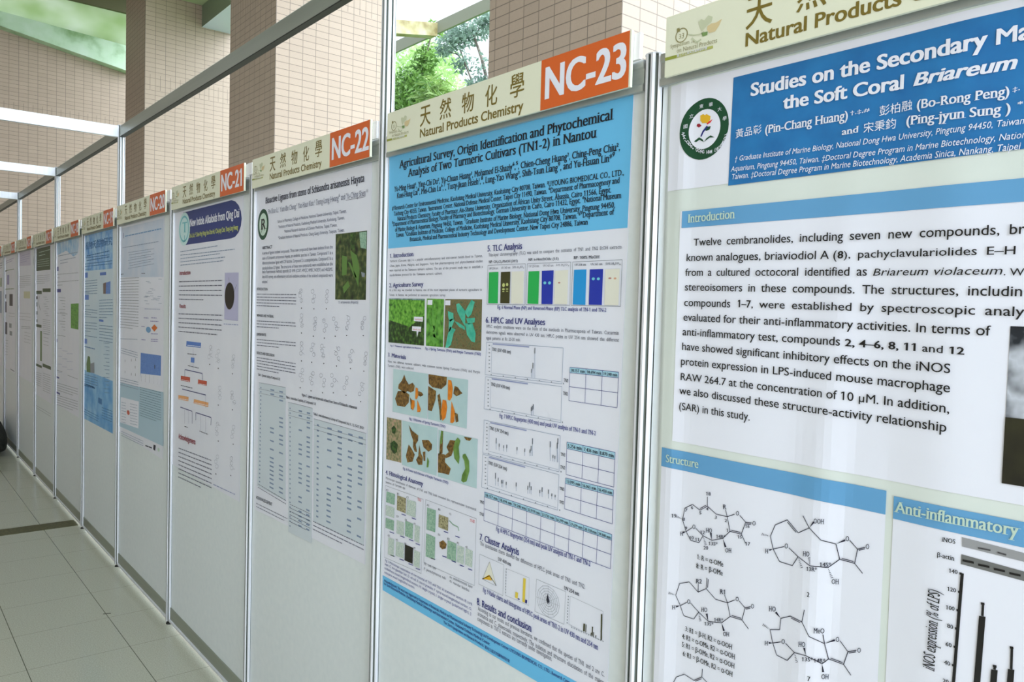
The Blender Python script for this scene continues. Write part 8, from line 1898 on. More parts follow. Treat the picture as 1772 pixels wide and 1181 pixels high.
 ('w','body_text#4','grey',-6.9516,.9133,-6.6211,.9208,.006,7,.018,1.0),
 ('w','body_text#5','grey',-6.5496,.9328,-6.1953,.9402,.006,9,.018,1.0),
 ('w','body_text#6','grey',-7.036,.621,-6.1692,.6339,.006,2,.02,1.0),
 ],
 '16': [
 ('q','header_banner','lav_l',1,[(-7.9965,1.9931),(-7.2288,1.9964),(-7.2096,1.8513),(-7.9751,1.8642)]),
 ('w','title_lettering','lavd',-7.8059,1.9508,-7.2777,1.9562,.008,4,.02,.7),
 ('w','body_text#1','grey',-7.9735,1.76,-7.2079,1.7578,.006,7,.017,.6),
 ('q','photograph#1','g_cream2',2,[(-7.5995,1.6173),(-7.2371,1.6173),(-7.2371,1.5538),(-7.5995,1.5538)]),
 ('w','body_text#2','grey',-7.7484,1.2821,-7.1993,1.2957,.008,2,.015,1.0),
 ('w','body_text#3','grey',-7.8912,1.4078,-7.2015,1.4144,.005,3,.03,1.0),
 ('w','body_text#4','grey',-7.5662,1.2362,-7.1982,1.2377,.005,4,.03,1.0),
 ],
 '15': [
 ('w','title_lettering','lavd',-8.8362,1.9326,-8.2439,1.9485,.01,2,.02,.8),
 ('w','section_bar#1','g_oliveg',-8.9503,1.8343,-8.2423,1.8374,.012,1,.01,1.0),
 ('q','photograph#1','ink',2,[(-8.9271,1.8398),(-8.7782,1.8398),(-8.7782,1.8275),(-8.9271,1.8275)]),
 ('q','chemistry_scheme','lavd',2,[(-8.7439,1.7899),(-8.5878,1.7899),(-8.5878,1.6889),(-8.7439,1.6889)]),
 ('w','section_bar#1','g_oliveg',-8.9246,1.6366,-8.2394,1.641,.016,1,.01,1.0),
 ('q','gel_strip#1','ink',2,[(-8.9473,1.5865),(-8.8085,1.5865),(-8.8085,1.5435),(-8.9473,1.5435)]),
 ('q','gel_strip#2','ink',2,[(-8.5647,1.5905),(-8.3294,1.5905),(-8.3294,1.4697),(-8.5647,1.4697)]),
 ('q','gel_strip#3','ink',2,[(-8.9231,1.5114),(-8.784,1.5114),(-8.784,1.3968),(-8.9231,1.3968)]),
 ('q','gel_strip#4','ink',2,[(-8.8972,1.2928),(-8.7358,1.2928),(-8.7358,1.1649),(-8.8972,1.1649)]),
 ('q','gel_strip#5','grey',2,[(-8.5824,1.29),(-8.41,1.29),(-8.41,1.2444),(-8.5824,1.2444)]),
 ('q','gel_strip#6','grey',2,[(-8.5487,1.2122),(-8.3668,1.2122),(-8.3668,1.167),(-8.5487,1.167)]),
 ('l','bar_chart','grey',.01,[(-8.4893,.8217),(-8.1966,.8176)]),
 ('w','body_text#1','grey',-8.9413,1.0948,-8.6569,1.1038,.006,6,.03,1.0),
 ('w','body_text#2','grey',-8.6056,1.3928,-8.185,1.3943,.006,2,.03,1.0),
 ],
 '14': [
 ('w','body_text#1','ink3',-9.3126,1.9225,-9.1411,1.9257,.012,3,.025,1.0),
 ('q','photograph#1','g_oliveg',2,[(-9.2861,1.7667),(-9.1867,1.7667),(-9.1867,1.6692),(-9.2861,1.6692)]),
 ('q','photograph#2','steel',2,[(-9.3093,1.6213),(-9.1834,1.6213),(-9.1834,1.3806),(-9.3093,1.3806)]),
 ],
 'sign': [
 ('b','lettering','sansb','olive',-.7675,2.0357,-.7188,2.0863,'天'),
 ('b','lettering','sansb','olive',-.6784,2.0386,-.6287,2.0887,'然'),
 ('b','lettering','sansb','olive',-.5849,2.0374,-.5363,2.0852,'物'),
 ('b','lettering','sansb','olive',-.4927,2.0363,-.4476,2.0852,'化'),
 ('b','lettering','sansb','olive',-.4023,2.0383,-.3539,2.0906,'學'),
 ('t','lettering','sansb','olive',-.769,2.0093,-.3565,2.0057,.021,'Natural Products Chemistry'),
 ('num',-.2906,2.0168,-.0559,2.0169,.064),
 ],
 'logo': [
 ('e','logo','olive2',2,.0705,2.0603,.0134,.0125,.86),
 ('t','logo','serif','olive2',.0643,2.055,.0771,2.0544,.0085,'33'),
 ('q','logo','olive2',3,[(.0599,2.0747),(.0653,2.0745),(.0676,2.0676),(.0601,2.0682)]),
 ('q','logo','peach',2,[(.1248,2.0617),(.1331,2.0644),(.142,2.0633),(.1541,2.0666),(.1487,2.0567),(.1412,2.049),(.1293,2.0495),(.1245,2.0556)]),
 ('q','logo','sage',3,[(.1125,2.0538),(.1262,2.0528),(.1255,2.0468),(.1159,2.0468)]),
 ('q','logo','palegreen2',2,[(.1061,2.0739),(.1114,2.0775),(.1177,2.0734),(.1264,2.0796),(.135,2.0749),(.133,2.0669),(.1242,2.0631),(.1139,2.0559),(.1097,2.0631)]),
 ('l','logo','palegreen2',.002,[(.0838,2.0585),(.0972,2.0539),(.1095,2.052),(.1185,2.0547)]),
 ('l','logo','palegreen2',.003,[(.0927,2.05),(.104,2.0398),(.113,2.0425)]),
 ('t','logo','serif','olive2',.0467,2.0427,.0884,2.0416,.0063,'Symposium'),
 ('t','logo','serif','olive2',.0915,2.0411,.0993,2.0409,.0044,'on'),
 ('t','logo','serif','olive2',.0611,2.0319,.1465,2.0295,.0073,'on Natural Products'),
 ('q','logo','limeg',2,[(.0354,2.0294),(.0603,2.0288),(.0606,2.0233),(.0356,2.0239)]),
 ('q','logo','limeg2',2,[(.0603,2.0288),(.1378,2.0267),(.138,2.0218),(.0606,2.0233)]),
 ('t','logo','sansb','white',.0621,2.0245,.1266,2.0233,.0044,'第三十三屆天然藥物研討會'),
 ],
}


# ------------------------------------------------------------------ the row of display panels
PX = [-0.011, -0.988, -1.952, -2.965, -3.989, -4.947, -5.954, -6.921, -7.914, -8.905, -9.895]
PX_NEAR = 0.975
TALL = {1, 4, 6, 8, 10}

def post_profile():
    """octagonal extrusion; every flat has a slot, and the walls of the slot are flagged"""
    pts = []; dark = []; R = .0205
    for k in range(8):
        a = math.pi / 8 + k * math.pi / 4; b = a + math.pi / 4; m = (a + b) / 2; ap = R * math.cos(math.pi / 8)
        t = (-math.sin(m), math.cos(m)); n = (math.cos(m), math.sin(m))
        pts.append((R * math.cos(a), R * math.sin(a))); dark.append(0)
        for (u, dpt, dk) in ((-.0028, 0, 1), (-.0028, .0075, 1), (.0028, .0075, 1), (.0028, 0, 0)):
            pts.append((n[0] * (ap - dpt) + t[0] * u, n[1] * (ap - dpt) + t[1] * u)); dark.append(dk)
    return pts, dark
PROF, PDARK = post_profile()
def make_post(x, y, top, label):
    root = empty('display_post', (x, y, 0)); tag(root, label, 'post', 'aluminium posts of the poster row')
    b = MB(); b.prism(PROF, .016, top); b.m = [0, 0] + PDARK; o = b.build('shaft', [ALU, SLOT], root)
    c = MB(); c.prism([(.0205 * math.cos(2 * math.pi * k / 16), .0205 * math.sin(2 * math.pi * k / 16)) for k in range(16)], top, top + .002); c.build('end_cap', ALU, root)
    f = MB(); f.tube([(0, 0, 0), (0, 0, .006), (0, 0, .006), (0, 0, .018)], [.019, .017, .008, .008], 14); f.build('levelling_foot', RUBBER, root)
    return root
LBL = {0: 'short grooved silver post right of the NC-23 sign, left of the coral poster',
       1: 'tall silver post left of NC-23 rising out of the top of the picture',
       2: 'short silver post between the NC-21 and NC-22 signs', 3: 'short silver post between the NC-20 and NC-21 signs',
       4: 'tall silver post at the left edge of NC-20 carrying the nearest cross beam', 5: 'short silver post right of the blue and white poster header with sky, under NC-18 sign end',
       6: 'tall silver post carrying the second cross beam, right of the dark green header', 7: 'short silver post left of the poster with dark green header',
       8: 'tall silver post carrying the third, farthest visible cross beam', 9: 'short silver post at the far left edge, above the black bag', 10: 'last tall silver post at the far end, mostly out at the left edge'}
LBL[5] = 'short silver post between the NC-18 and NC-19 panels'
for i, x in enumerate(PX):
    make_post(x, 0, 2.568 if i in TALL else 2.05, LBL[i])
make_post(PX_NEAR, 0, 2.05, 'short silver post at the right end of the coral poster, outside the picture')

NAMES = ['NC-24 coral poster', 'NC-23 turmeric poster', 'NC-22 lignan poster', 'NC-21 Qing Dai poster', 'NC-20 poster', 'NC-19 bright blue poster', 'NC-18 poster with a green leaf photo',
         'NC-17 poster with the dark green header', 'poster with a lavender header', 'narrow far poster with black gel strips', 'farthest poster at the left edge']
ends = [PX_NEAR] + PX
for i in range(len(PX)):
    xr, xl = ends[i], ends[i + 1]
    root = empty('exhibition_board', ((xl + xr) / 2, 0, 0)); cx = (xl + xr) / 2; hw = (xr - xl) / 2 - .0206
    tag(root, 'white display panel behind the ' + NAMES[i], 'panel', 'white display panels in a row')
    b = MB(); b.box(-hw, hw, -.0015, .0015, .082, 1.992); b.build('board', BOARD, root)
    b = MB(); prof = [(-.012, 1.988), (-.012, 2.0), (-.009, 2.003), (-.009, 2.03), (-.012, 2.033), (-.012, 2.046), (.012, 2.046), (.012, 1.988), (.003, 1.988), (.003, 1.992), (-.003, 1.992), (-.003, 1.988)]
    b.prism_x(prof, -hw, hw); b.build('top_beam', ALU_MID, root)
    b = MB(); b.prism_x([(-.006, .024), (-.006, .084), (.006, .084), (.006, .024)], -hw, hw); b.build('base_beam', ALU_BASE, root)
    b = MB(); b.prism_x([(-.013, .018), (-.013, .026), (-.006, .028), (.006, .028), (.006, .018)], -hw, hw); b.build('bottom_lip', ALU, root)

# high rails between the tall posts and the cross beams out from them
RP = [-0.008, -0.010, -0.010]
def rail(x0, x1, label):
    root = empty('top_rail', ((x0 + x1) / 2, 0, 2.5)); tag(root, label, 'rail', 'high rails along the row'); h = (x1 - x0) / 2 - .0206
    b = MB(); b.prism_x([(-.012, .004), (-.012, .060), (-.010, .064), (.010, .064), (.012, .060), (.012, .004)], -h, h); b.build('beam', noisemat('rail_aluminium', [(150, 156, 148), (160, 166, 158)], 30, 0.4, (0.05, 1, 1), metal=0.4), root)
    b = MB(); b.prism_x([(-.0125, 0), (-.0125, .004), (.012, .004), (.012, 0)], -h, h); b.build('groove_line_strip', GROOVE_LINE, root)  # thin dark strip in place of the groove's shade
rail(PX[1], PX_NEAR + .99, 'long grey high rail running out over the top right, outside the picture')
rail(PX[4], PX[1], 'long grey high rail slanting from the top edge down to the post of NC-20')
rail(PX[6], PX[4], 'grey high rail between the first and second cross beams')
rail(PX[8], PX[6], 'short-looking grey high rail between the second and third cross beams')
rail(PX[10], PX[8], 'grey high rail end at the far left edge')
for k, w in ((4, 'nearest'), (6, 'middle'), (8, 'farthest')):
    root = empty('cross_beam', (PX[k], -1.2, 2.5)); tag(root, 'white ' + w + ' of the three cross beams leaving the row at the left', 'beam', 'white cross beams at the left')
    b = MB(); b.prism_y([(-.012, .002), (-.012, .062), (-.010, .064), (.010, .064), (.012, .062), (.012, .002), (.010, 0), (-.010, 0)], -1.19, 1.183); b.build('beam', ALU, root)
    make_post(PX[k], -2.408, 2.568, 'tall silver post carrying the outer end of the ' + w + ' cross beam, outside the picture')

# ------------------------------------------------------------------ signs above the panels
SX0, SX1 = -.933, -.047
NUM = [op for op in DATA['sign'] if op[0] == 'num'][0]
def sign(num, x0, x1, label, detail):
    z0, z1 = 1.995, 2.100; k = (x1 - x0) / (SX1 - SX0)
    root = empty('panel_sign', ((x0 + x1) / 2, -.024, z0)); tag(root, label, 'sign', 'numbered signs above the panels'); hw = (x1 - x0) / 2
    b = MB(); b.box(-hw, hw, -.006, 0, 0, z1 - z0); b.build('sign_board', M('cream_sign'), root)
    b = MB(); b.box(-hw + .02, min(hw + .028, -.032 - (x0 + x1) / 2) if num == '23' else hw + .022, .001, .009, .050, z1 - z0 - .006); 
    if num in ('21', '20', '18', '16'): b.box(hw + .022, hw + .066, -.002, .030, .056, z1 - z0 - .006)
    b.build('back_bracket', PLASTIC, root)
    s = Sheet(root, ((x0 + x1) / 2, -.024, z0), -.0302, flat, .0002)
    X = lambda x: x0 + (x - SX0) * k
    ox = X(-.299)
    s.quad('number_plate', 'orange_sign', [(ox, z1), (x1 - .004, z1), (x1 - .004, z0), (ox, z0)], 1)
    for op in DATA['sign']:
        if op[0] == 'b':
            v, f, adv = glyph(op[8], 'sansb', 3); lo = min(a[0] for a in v); hi = max(a[0] for a in v); yl = min(a[1] for a in v); yh = max(a[1] for a in v)
            s.add('lettering', 'olive', [(X(op[4]) + (a - lo) / (hi - lo) * (X(op[6]) - X(op[4])), op[5] + (c - yl) / (yh - yl) * (op[7] - op[5]), e2) for a, c, e2 in v], f, 1)
        elif op[0] == 't': s.text('lettering', 'sansb', 'olive', X(op[4]), op[5], X(op[6]), op[7], op[8], op[9], 1)
    s.text('number_lettering', 'sansx', 'white', X(NUM[1]), NUM[2], X(NUM[3]), NUM[4], NUM[5], 'NC-' + num, 3)
    if detail:
        dx = x0 - .035
        for op in DATA['logo']:
            q = list(op)
            if q[0] == 'q': q[4] = [(a + dx, c) for a, c in q[4]]
            elif q[0] == 'l': q[4] = [(a + dx, c) for a, c in q[4]]
            elif q[0] == 'e': q[4] += dx
            elif q[0] == 't': q[4] += dx; q[6] += dx
            s.run([tuple(q)])
    s.link_parts()
SPANS = [('24', .035, .92), ('23', -.933, -.047), ('22', -1.908, -1.026), ('21', -2.906, -1.988), ('20', -3.945, -3.002), ('19', -4.90, -4.030), ('18', -5.93, -5.00), ('17', -6.89, -6.00), ('16', -7.88, -6.975), ('15', -8.87, -7.97), ('14', -9.86, -8.96)]
SL = {'24': 'cream sign above the large coral poster at the right, cut by the top edge', '16': 'cream sign with orange plate, third from the left edge', '15': 'small far cream sign with orange plate, second from the left edge', '14': 'farthest cream and orange sign, cut by the left edge'}
for n, a, b in SPANS:
    sign(n, a, b, SL.get(n, 'cream sign with an orange plate numbered NC-' + n), True)

# ------------------------------------------------------------------ the posters
def poster(key, quad, paper, label, warp=flat, grid=None):
    (x0, z1), (x1, zt2), (x1b, z0b), (x0b, z0) = quad
    org = (x0, -.0015, min(z0, z0b))
    root = empty('research_poster', org); tag(root, label, 'poster', 'research posters hung on the panels')
    nx, nz = grid or (2, 2); P = []; F = []
    for j in range(nz + 1):
        v = j / nz
        for i in range(nx + 1):
            u = i / nx
            x = (x0 * (1 - u) + x1 * u) * (1 - v) + (x0b * (1 - u) + x1b * u) * v; z = (z1 * (1 - u) + zt2 * u) * (1 - v) + (z0 * (1 - u) + z0b * u) * v
            P.append((x - org[0], -.0012 - warp(x, z), z - org[2]))
    for j in range(nz):
        for i in range(nx):
            a = j * (nx + 1) + i; F.append((a, a + nx + 1, a + nx + 2, a + 1))
    n = len(P); F2 = [tuple(reversed([i + n for i in f])) for f in F]
    per = [i for i in range(nx + 1)] + [(j + 1) * (nx + 1) - 1 for j in range(1, nz + 1)] + [nz * (nx + 1) + i for i in reversed(range(nx))] + [j * (nx + 1) for j in reversed(range(1, nz))]
    F3 = [(per[i], per[(i + 1) % len(per)], per[(i + 1) % len(per)] + n, per[i] + n) for i in range(len(per))]
    link('paper_sheet', P + [(p[0], p[1] + .0004, p[2]) for p in P], F + F2 + F3, paper, root, smooth=grid is not None)
    s = Sheet(root, org, -.0015 - .0012, warp, .0006 if grid else .00035, .012 if grid else None)
    s.run(DATA[key], int(key)); s.link_parts()
    return root
poster('24', [(.022, 1.999), (.935, 1.999), (.935, .735), (.036, .735)], PAPER_GREEN, 'large wrinkled soft coral poster with blue title banner and round green emblem at right', wavy, (110, 120))
poster('23', [(-.967, 1.993), (-.060, 1.994), (-.080, .760), (-.957, .764)], PAPER, 'turmeric poster with sky-blue header and sky-blue foot strip under the NC-23 sign')
poster('22', [(-1.958, 1.988), (-1.064, 1.988), (-1.056, .810), (-1.912, .79)], PAPER, 'white lignans poster with a round green emblem and plant stem photo under NC-22')
poster('21', [(-2.958, 1.990), (-2.065, 1.990), (-2.065, .785), (-2.955, .785)], PAPER, 'white poster with a navy rounded banner New Indole Alkaloids from Qing Dai')
poster('20', [(-4.038, 1.989), (-3.116, 1.989), (-3.105, .78), (-3.989, .80)], PAPER, 'pale poster with a blue square picture and teal foot under NC-20')
poster('19', [(-5.017, 1.989), (-4.163, 1.989), (-4.127, .766), (-4.956, .756)], PAPER_BLUE, 'bright blue poster with dark blue Chinese title under NC-19')
poster('18', [(-6.01, 1.989), (-5.121, 1.989), (-5.10, .74), (-6.00, .74)], PAPER, 'pale poster with sky-blue corner swirl and a tall green leaf photo')
poster('17', [(-7.0, 1.989), (-6.15, 1.989), (-6.15, .72), (-7.0, .72)], PAPER, 'poster with a dark green header block and green section bars')
poster('16', [(-8.0, 1.989), (-7.13, 1.989), (-7.13, .80), (-8.0, .80)], PAPER, 'far poster with a pale lavender header and beige square picture')
poster('15', [(-9.0, 1.989), (-8.15, 1.989), (-8.15, .80), (-9.0, .80)], PAPER, 'far narrow poster with several black gel strips')
poster('14', [(-9.95, 1.989), (-9.15, 1.989), (-9.15, .80), (-9.95, .80)], PAPER, 'farthest poster, cut by the left edge of the picture')

# ------------------------------------------------------------------ floor
def floor_material():
    m = mat('pale_floor_tile', (184, 184, 168), 0.15); nt = m.node_tree; N = nt.nodes; Lk = nt.links; b = N['Principled BSDF']
    t = N.new('ShaderNodeTexCoord'); sp = N.new('ShaderNodeSeparateXYZ'); Lk.new(t.outputs['Object'], sp.inputs[0])
    def joint(sock, period, phase, half):
        a = N.new('ShaderNodeMath'); a.operation = 'ADD'; a.inputs[1].default_value = phase
        md = N.new('ShaderNodeMath'); md.operation = 'PINGPONG'; md.inputs[1].default_value = period / 2
        lt = N.new('ShaderNodeMath'); lt.operation = 'LESS_THAN'; lt.inputs[1].default_value = half
        Lk.new(sock, a.inputs[0]); Lk.new(a.outputs[0], md.inputs[0]); Lk.new(md.outputs[0], lt.inputs[0]); return lt
    jy = joint(sp.outputs['Y'], .4, .22 + 40, .0016); jx = joint(sp.outputs['X'], .406, 2.395 + 40.6, .0011)
    ns = N.new('ShaderNodeTexNoise'); ns.inputs['Scale'].default_value = 180; ns.inputs['Detail'].default_value = 3; Lk.new(t.outputs['Object'], ns.inputs['Vector'])
    rp = N.new('ShaderNodeValToRGB'); rp.color_ramp.elements[0].position = .35; rp.color_ramp.elements[1].position = .65
    rp.color_ramp.elements[0].color = (*lin([c * .93 for c in (184, 184, 168)]), 1); rp.color_ramp.elements[1].color = (*lin([c * 1.03 for c in (184, 184, 168)]), 1)
    Lk.new(ns.outputs['Fac'], rp.inputs['Fac'])
    m1 = N.new('ShaderNodeMix'); m1.data_type = 'RGBA'; Lk.new(jx.outputs[0], m1.inputs['Factor']); Lk.new(rp.outputs['Color'], m1.inputs['A']); m1.inputs['B'].default_value = (*lin((118, 124, 106)), 1)
    m2 = N.new('ShaderNodeMix'); m2.data_type = 'RGBA'; Lk.new(jy.outputs[0], m2.inputs['Factor']); Lk.new(m1.outputs['Result'], m2.inputs['A']); m2.inputs['B'].default_value = (*lin((84, 88, 70)), 1)
    Lk.new(m2.outputs['Result'], b.inputs['Base Color'])
    return m
def slab(name, x0, x1, y0, y1, z0, z1, m, uv=False, kind='structure'):
    b = MB(); b.box(x0, x1, y0, y1, z0, z1); return tag(b.build(name, m, metric_uv=uv), kind=kind)
slab('floor', -11.5, 5.0, -4.0, 2.6, -.15, 0, floor_material())
slab('trim_1', -5.205, -5.04, -4.0, -.014, -.02, .0015, noisemat('dark_threshold_stone', [(60, 62, 30), (96, 92, 56)], 60, .5))
slab('wall_far', -11.8, -11.5, -4.2, 1.80, 0, 5.32, TILE, True)
slab('wall_light_block', -11.8, 5.0, -4.3, -4.0, 0, 5.9, TILE, True)  # unseen wall added to block sky light from the open side
slab('ceiling', -7.5, 5.0, -4.3, 1.30, 5.9, 5.96, leaf_mat('translucent_roof_sheet', (176, 182, 176), (190, 194, 188), .6))
slab('ceiling_far', -10.75, -7.5, -4.3, 1.90, 5.75, 5.9, mat('dark_ceiling_paint', (120, 120, 96), .8)); bpy.data.objects['ceiling_far'].name = 'ceiling.002'  # opaque stretch shaped to keep light off the far end wall
b = MB(); b.box(-.017, .017, -.004, .004, 0, .0012); o = b.build('paper_scrap', mat('dark_scrap', (60, 62, 50), .7), loc=(-3.262, -.215, 0)); o.rotation_euler.z = 1.2
tag(o, 'tiny dark scrap lying on the floor joint below the NC-20 panel', 'scrap')

slab('trim_gap_block', -10.76, -10.70, -4.3, 1.90, 5.44, 5.76, mat('dark_gap_paint', (88, 86, 56), .8)); bpy.data.objects['trim_gap_block'].name = 'trim_5'  # board added to block bright sky between skylight and far ceiling

# columns of the arcade behind the row, open to the garden
for i, (x0, x1) in enumerate(((-2.27, -1.35), (-6.01, -5.01), (-9.63, -8.76), (1.45, 2.37))):
    b = MB(); b.box(x0, x1, 1.33, 2.37, 0, 5.75)
    o = b.build('tiled_column', TILE, metric_uv=True)
    tag(o, ['beige tiled column rising behind the NC-23 sign, nearest in view', 'beige tiled column between NC-21 and NC-22, middle of three', 'beige tiled column above NC-20, farthest of three', 'beige tiled column outside the picture to the right'][i], 'column', 'tiled columns behind the row')
    tag(o, kind='structure'); del o['group']
for i, (x0, x1) in enumerate(((-8.76, -6.01), (-5.01, -2.27), (-1.35, 1.45))):
    z0 = 4.845
    b = MB(); b.box(x0, x1, 1.96, 2.32, z0, 5.5); b.m[0] = 1; o = b.build('trim_%d' % (i + 2), [mat('dark_green_beam_paint', (120, 132, 112), .5), mat('painted_skylit_underside', (206, 208, 236), .5)]); tag(o, kind='structure')  # sky light on the underside is painted in as blue-white
# canopy over the garden side
b = MB(); b.box(-14, 3, 3.98, 4.01, 4.755, 4.893); tag(b.build('eave_beam', mat('green_grey_paint', (124, 128, 112), .5)), 'long grey-green eave beam crossing the gap behind the NC-23 sign', 'beam')
b = MB(); b.prism([(-6.86, 2.37), (-6.74, 2.37), (-6.74, 3.98), (-6.86, 3.98)], 0, .15)
v = [(x, y, z + 4.42 + (y - 2.37) * .19) for x, y, z in b.v]; b.v = v
tag(b.build('canopy_joist', noisemat('stained_cream_paint', [(166, 160, 138), (150, 140, 98), (112, 94, 50)], 7, .6)), 'rust-stained cream joist meeting the green eave beam', 'beam')

# sloping translucent roof at the far end
pz = lambda x, y, z: (x, y, z)
b = MB(); b.v = [(-11.49, -.6, 5.33), (-11.49, 1.80, 5.20), (-10.75, 1.80, 5.2 + (-10.75 + 11.5) * .4167), (-10.75, -.6, 5.33 + (-10.75 + 11.5) * .4167)]; b.v += [(x, y, z + .03) for x, y, z in b.v]
b.f = [(0, 1, 2, 3), (7, 6, 5, 4), (0, 4, 5, 1), (1, 5, 6, 2), (2, 6, 7, 3), (3, 7, 4, 0)]; b.m = [0] * 6
tag(b.build('ceiling_skylight', leaf_mat('translucent_green_roof', (182, 198, 158), (214, 220, 206), .5)), kind='structure'); bpy.data.objects['ceiling_skylight'].name = 'ceiling.001'
b = MB(); b.v = [(-11.5, -.05, 5.14), (-11.5, 1.80, 4.83), (-11.5, 1.80, 5.19), (-11.5, -.05, 5.30)]; b.v += [(x + .16, y, z) for x, y, z in b.v]
b.f = [(3, 2, 1, 0), (4, 5, 6, 7), (0, 1, 5, 4), (1, 2, 6, 5), (2, 3, 7, 6), (3, 0, 4, 7)]; b.m = [0] * 6
tag(b.build('sloping_beam', noisemat('mottled_green_paint', [(120, 150, 104), (176, 200, 172), (190, 208, 190)], 3.5, .5)), 'sloping mottled green beam along the top of the far tiled wall', 'beam')  # green mottled with paler green
b = MB(); b.box(-8.9, -6.0, 1.30, 1.96, 5.10, 5.14); tag(b.build('canopy_board', mat('pale_green_soffit', (170, 184, 140), .6)), 'pale green soffit board above the farthest column, at the top edge', 'board')

# garden ground
gm = noisemat('garden_grass', [(60, 96, 36), (96, 140, 60)], 4, .9)
slab('floor_garden', -40, 20, 2.6, 40, -.3, -.05, gm); bpy.data.objects['floor_garden'].name = 'floor.001'

# black bag at the foot of the far panels
root = empty('black_bag', (-8.55, -.165, 0)); tag(root, 'black fabric bag slumped on the floor at the left edge', 'bag')
bagm = noisemat('black_fabric', [(16, 17, 12), (30, 32, 24)], 60, .9)
rnd = random.Random(4); P = []; F = []; nu, nv = 20, 12
for j in range(nv + 1):
    t = j / nv * math.pi
    for i in range(nu):
        a = i / nu * 2 * math.pi; r = math.sin(t) ** .55
        x = .62 * r * math.cos(a) * (1 + .06 * math.sin(5 * a + j)); y = .125 * r * math.sin(a) * (1 + .08 * math.sin(3 * a)); z = .165 - .165 * math.cos(t) * 1.0
        z *= (1 - .35 * (x + .3)); P.append((x, y, max(0, z)))
for j in range(nv):
    for i in range(nu): F.append((j * nu + i, j * nu + (i + 1) % nu, (j + 1) * nu + (i + 1) % nu, (j + 1) * nu + i))
link('body', P, F, bagm, root, smooth=True)
b = MB(); b.tube([(-.2, -.03, .30), (-.15, -.05, .40), (0, -.06, .43), (.12, -.05, .37), (.16, -.03, .26)], .012, 8); b.build('handle', bagm, root, smooth=True)

# ------------------------------------------------------------------ garden trees
BARK = noisemat('tree_bark', [(60, 56, 50), (110, 104, 92)], 14, .9)
def tree(base, branches, blobs, leaf, lm, label, seed, kindname='garden_tree'):
    """branches: polylines with radii; blobs: (centre, radius xyz, count); leaf: (length, width)"""
    root = empty(kindname, base); tag(root, label, 'tree'); rnd = random.Random(seed); B = Vector(base)
    b = MB()
    for pts, r in branches: b.tube([tuple(Vector(p) - B) for p in pts], r, 7)
    b.build('trunk', BARK, root, smooth=True)
    P = []; F = []
    for c, R, n in blobs:
        for _ in range(n):
            d = Vector((rnd.gauss(0, 1), rnd.gauss(0, 1), rnd.gauss(0, 1))).normalized() * rnd.random() ** .45
            p = Vector(c) + Vector((d.x * R[0], d.y * R[1], d.z * R[2])) - B
            a = Vector((rnd.gauss(0, 1), rnd.gauss(0, 1), rnd.gauss(-.4, .7))).normalized(); w = a.orthogonal().normalized(); w = (Matrix.Rotation(rnd.random() * 6.28, 3, a) @ w)
            L = leaf[0] * rnd.uniform(.6, 1.3); W = leaf[1] * rnd.uniform(.7, 1.2); n0 = a.cross(w) * L * .12
            k = len(P); P += [tuple(p), tuple(p + a * L * .45 + w * W / 2 + n0), tuple(p + a * L), tuple(p + a * L * .45 - w * W / 2 + n0)]
            F += [(k, k + 1, k + 2), (k, k + 2, k + 3)]
    link('foliage', P, F, lm, root)
LG1 = leaf_mat('leaf_mid_green', (46, 84, 30), (130, 170, 84)); LG2 = leaf_mat('leaf_bamboo_green', (70, 104, 46), (150, 178, 100), .45); LG3 = leaf_mat('leaf_grey_green', (70, 98, 84), (150, 172, 158), .4); LG4 = leaf_mat('leaf_pale_green', (130, 170, 90), (196, 220, 160), .55)
tree((-12.3, 7.1, 0), [([(-12.3, 7.1, 0), (-12.25, 7.1, 2.5), (-12.35, 7.1, 4.4), (-12.1, 7.1, 5.9)], [.13, .1, .08, .03]), ([(-12.35, 7.1, 4.2), (-12.7, 7.2, 5.2), (-12.6, 7.1, 5.8)], [.05, .03, .015]), ([(-12.2, 7.1, 5.5), (-11.75, 7.05, 6.3), (-11.45, 7.0, 6.75)], [.03, .02, .008])],
     [((-12.15, 7.1, 5.75), (.62, .6, .50), 1700), ((-12.7, 7.2, 5.2), (.55, .5, .6), 1000), ((-11.7, 7.0, 5.6), (.42, .4, .4), 600), ((-12.3, 7.1, 4.7), (.6, .5, .5), 1300), ((-11.75, 7.05, 6.3), (.25, .2, .3), 260), ((-11.45, 7, 6.75), (.3, .2, .12), 120), ((-12.9, 7.2, 4.2), (.8, .5, .6), 900)], (.12, .055), LG1, 'bushy green tree seen left in the gap, behind the NC-23 sign', 11)
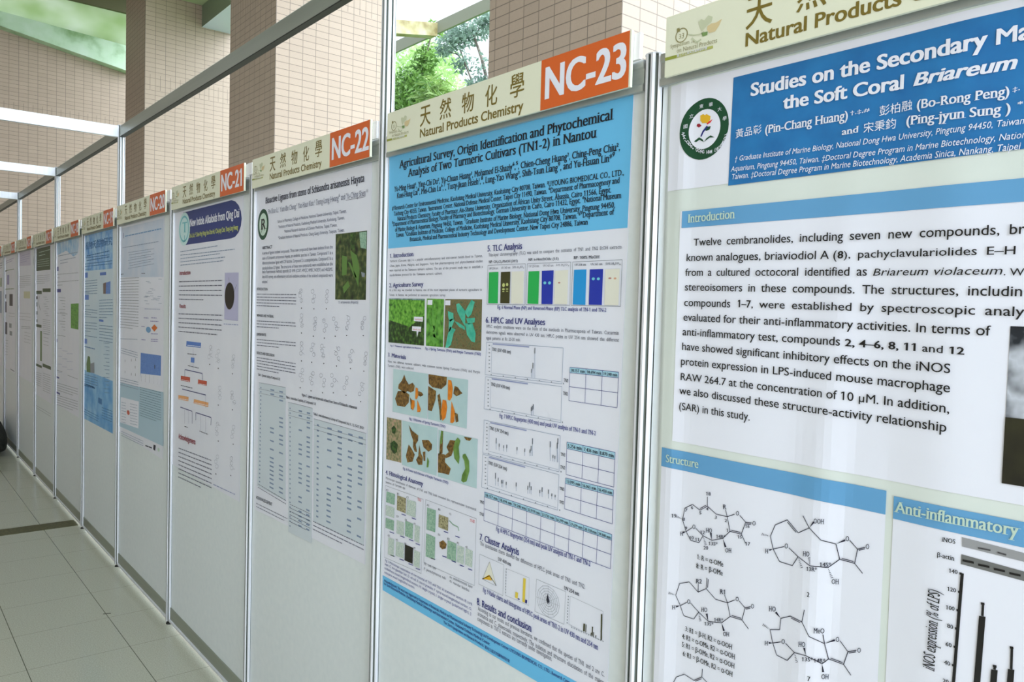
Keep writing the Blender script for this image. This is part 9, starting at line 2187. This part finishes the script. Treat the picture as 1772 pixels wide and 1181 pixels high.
tree((-10.85, 8, 0), [([(-10.85, 8, 0), (-10.9, 8, 3.5), (-11.02, 8, 5.85), (-11.25, 8, 6.4), (-11.5, 8, 6.85), (-11.7, 8, 7.05), (-11.8, 8, 7.2)], [.06, .05, .035, .03, .024, .015, .008]), ([(-10.9, 8, 3.5), (-11.3, 8, 5.0), (-11.5, 8, 5.95), (-11.75, 8, 6.35), (-12.05, 8, 6.65), (-12.4, 8, 6.8)], [.04, .03, .02, .017, .013, .007]), ([(-11.75, 8, 6.35), (-11.95, 8, 6.7), (-12.1, 8, 7.0)], [.018, .012, .006]), ([(-11.5, 8, 6.85), (-11.25, 8, 7.05), (-11.1, 8, 7.2)], [.02, .014, .008])],
     [((-11.75, 7.95, 7.0), (.55, .4, .30), 520), ((-12.2, 7.95, 6.95), (.38, .3, .22), 340), ((-12.6, 8, 6.85), (.2, .2, .14), 150), ((-11.1, 8, 7.05), (.3, .3, .25), 300), ((-11.05, 8, 7.05), (.2, .2, .35), 140), ((-11.85, 8, 6.45), (.28, .2, .2), 130), ((-11.1, 8, 6.2), (.3, .2, .3), 60), ((-11.25, 8, 5.85), (.35, .3, .22), 420), ((-11.75, 8, 5.6), (.35, .3, .2), 300)], (.11, .05), LG3, 'slender tree with thin bare stems and sparse grey-green leaves, right in the gap', 12)
tree((-9.3, 5.9, 0), [([(-9.3, 5.9, 0), (-9.35, 5.9, 2.5), (-9.6, 5.9, 4.6), (-9.75, 5.9, 5.15)], [.03, .028, .018, .008]), ([(-9.6, 5.9, 0), (-9.75, 5.9, 3), (-9.95, 5.9, 4.9)], [.03, .025, .01])],
     [((-9.5, 5.9, 4.75), (.38, .3, .30), 330), ((-9.85, 5.9, 4.85), (.32, .3, .26), 200), ((-9.2, 5.9, 4.6), (.4, .3, .25), 420), ((-9.6, 5.9, 5.1), (.2, .2, .2), 90), ((-10.2, 5.9, 4.55), (.4, .3, .3), 300)], (.22, .03), LG2, 'yellow-green bamboo clump with long leaves low in the gap above the sign', 13, 'bamboo_clump')
tree((-17, 10.5, 0), [([(-17, 10.5, 0), (-17.1, 10.5, 4), (-17.3, 10.5, 7.5)], [.2, .16, .05])],
     [((-17.2, 10.5, 7.9), (1.5, .8, .9), 1500), ((-16.2, 10.5, 6.6), (1.7, .8, 1.0), 1500), ((-18, 10.5, 6.8), (1.2, .8, 1.2), 1000), ((-15.4, 10.5, 5.6), (1.6, .8, .9), 1100)], (.2, .09), LG4, 'pale green tree farther back behind the bushy tree', 14)
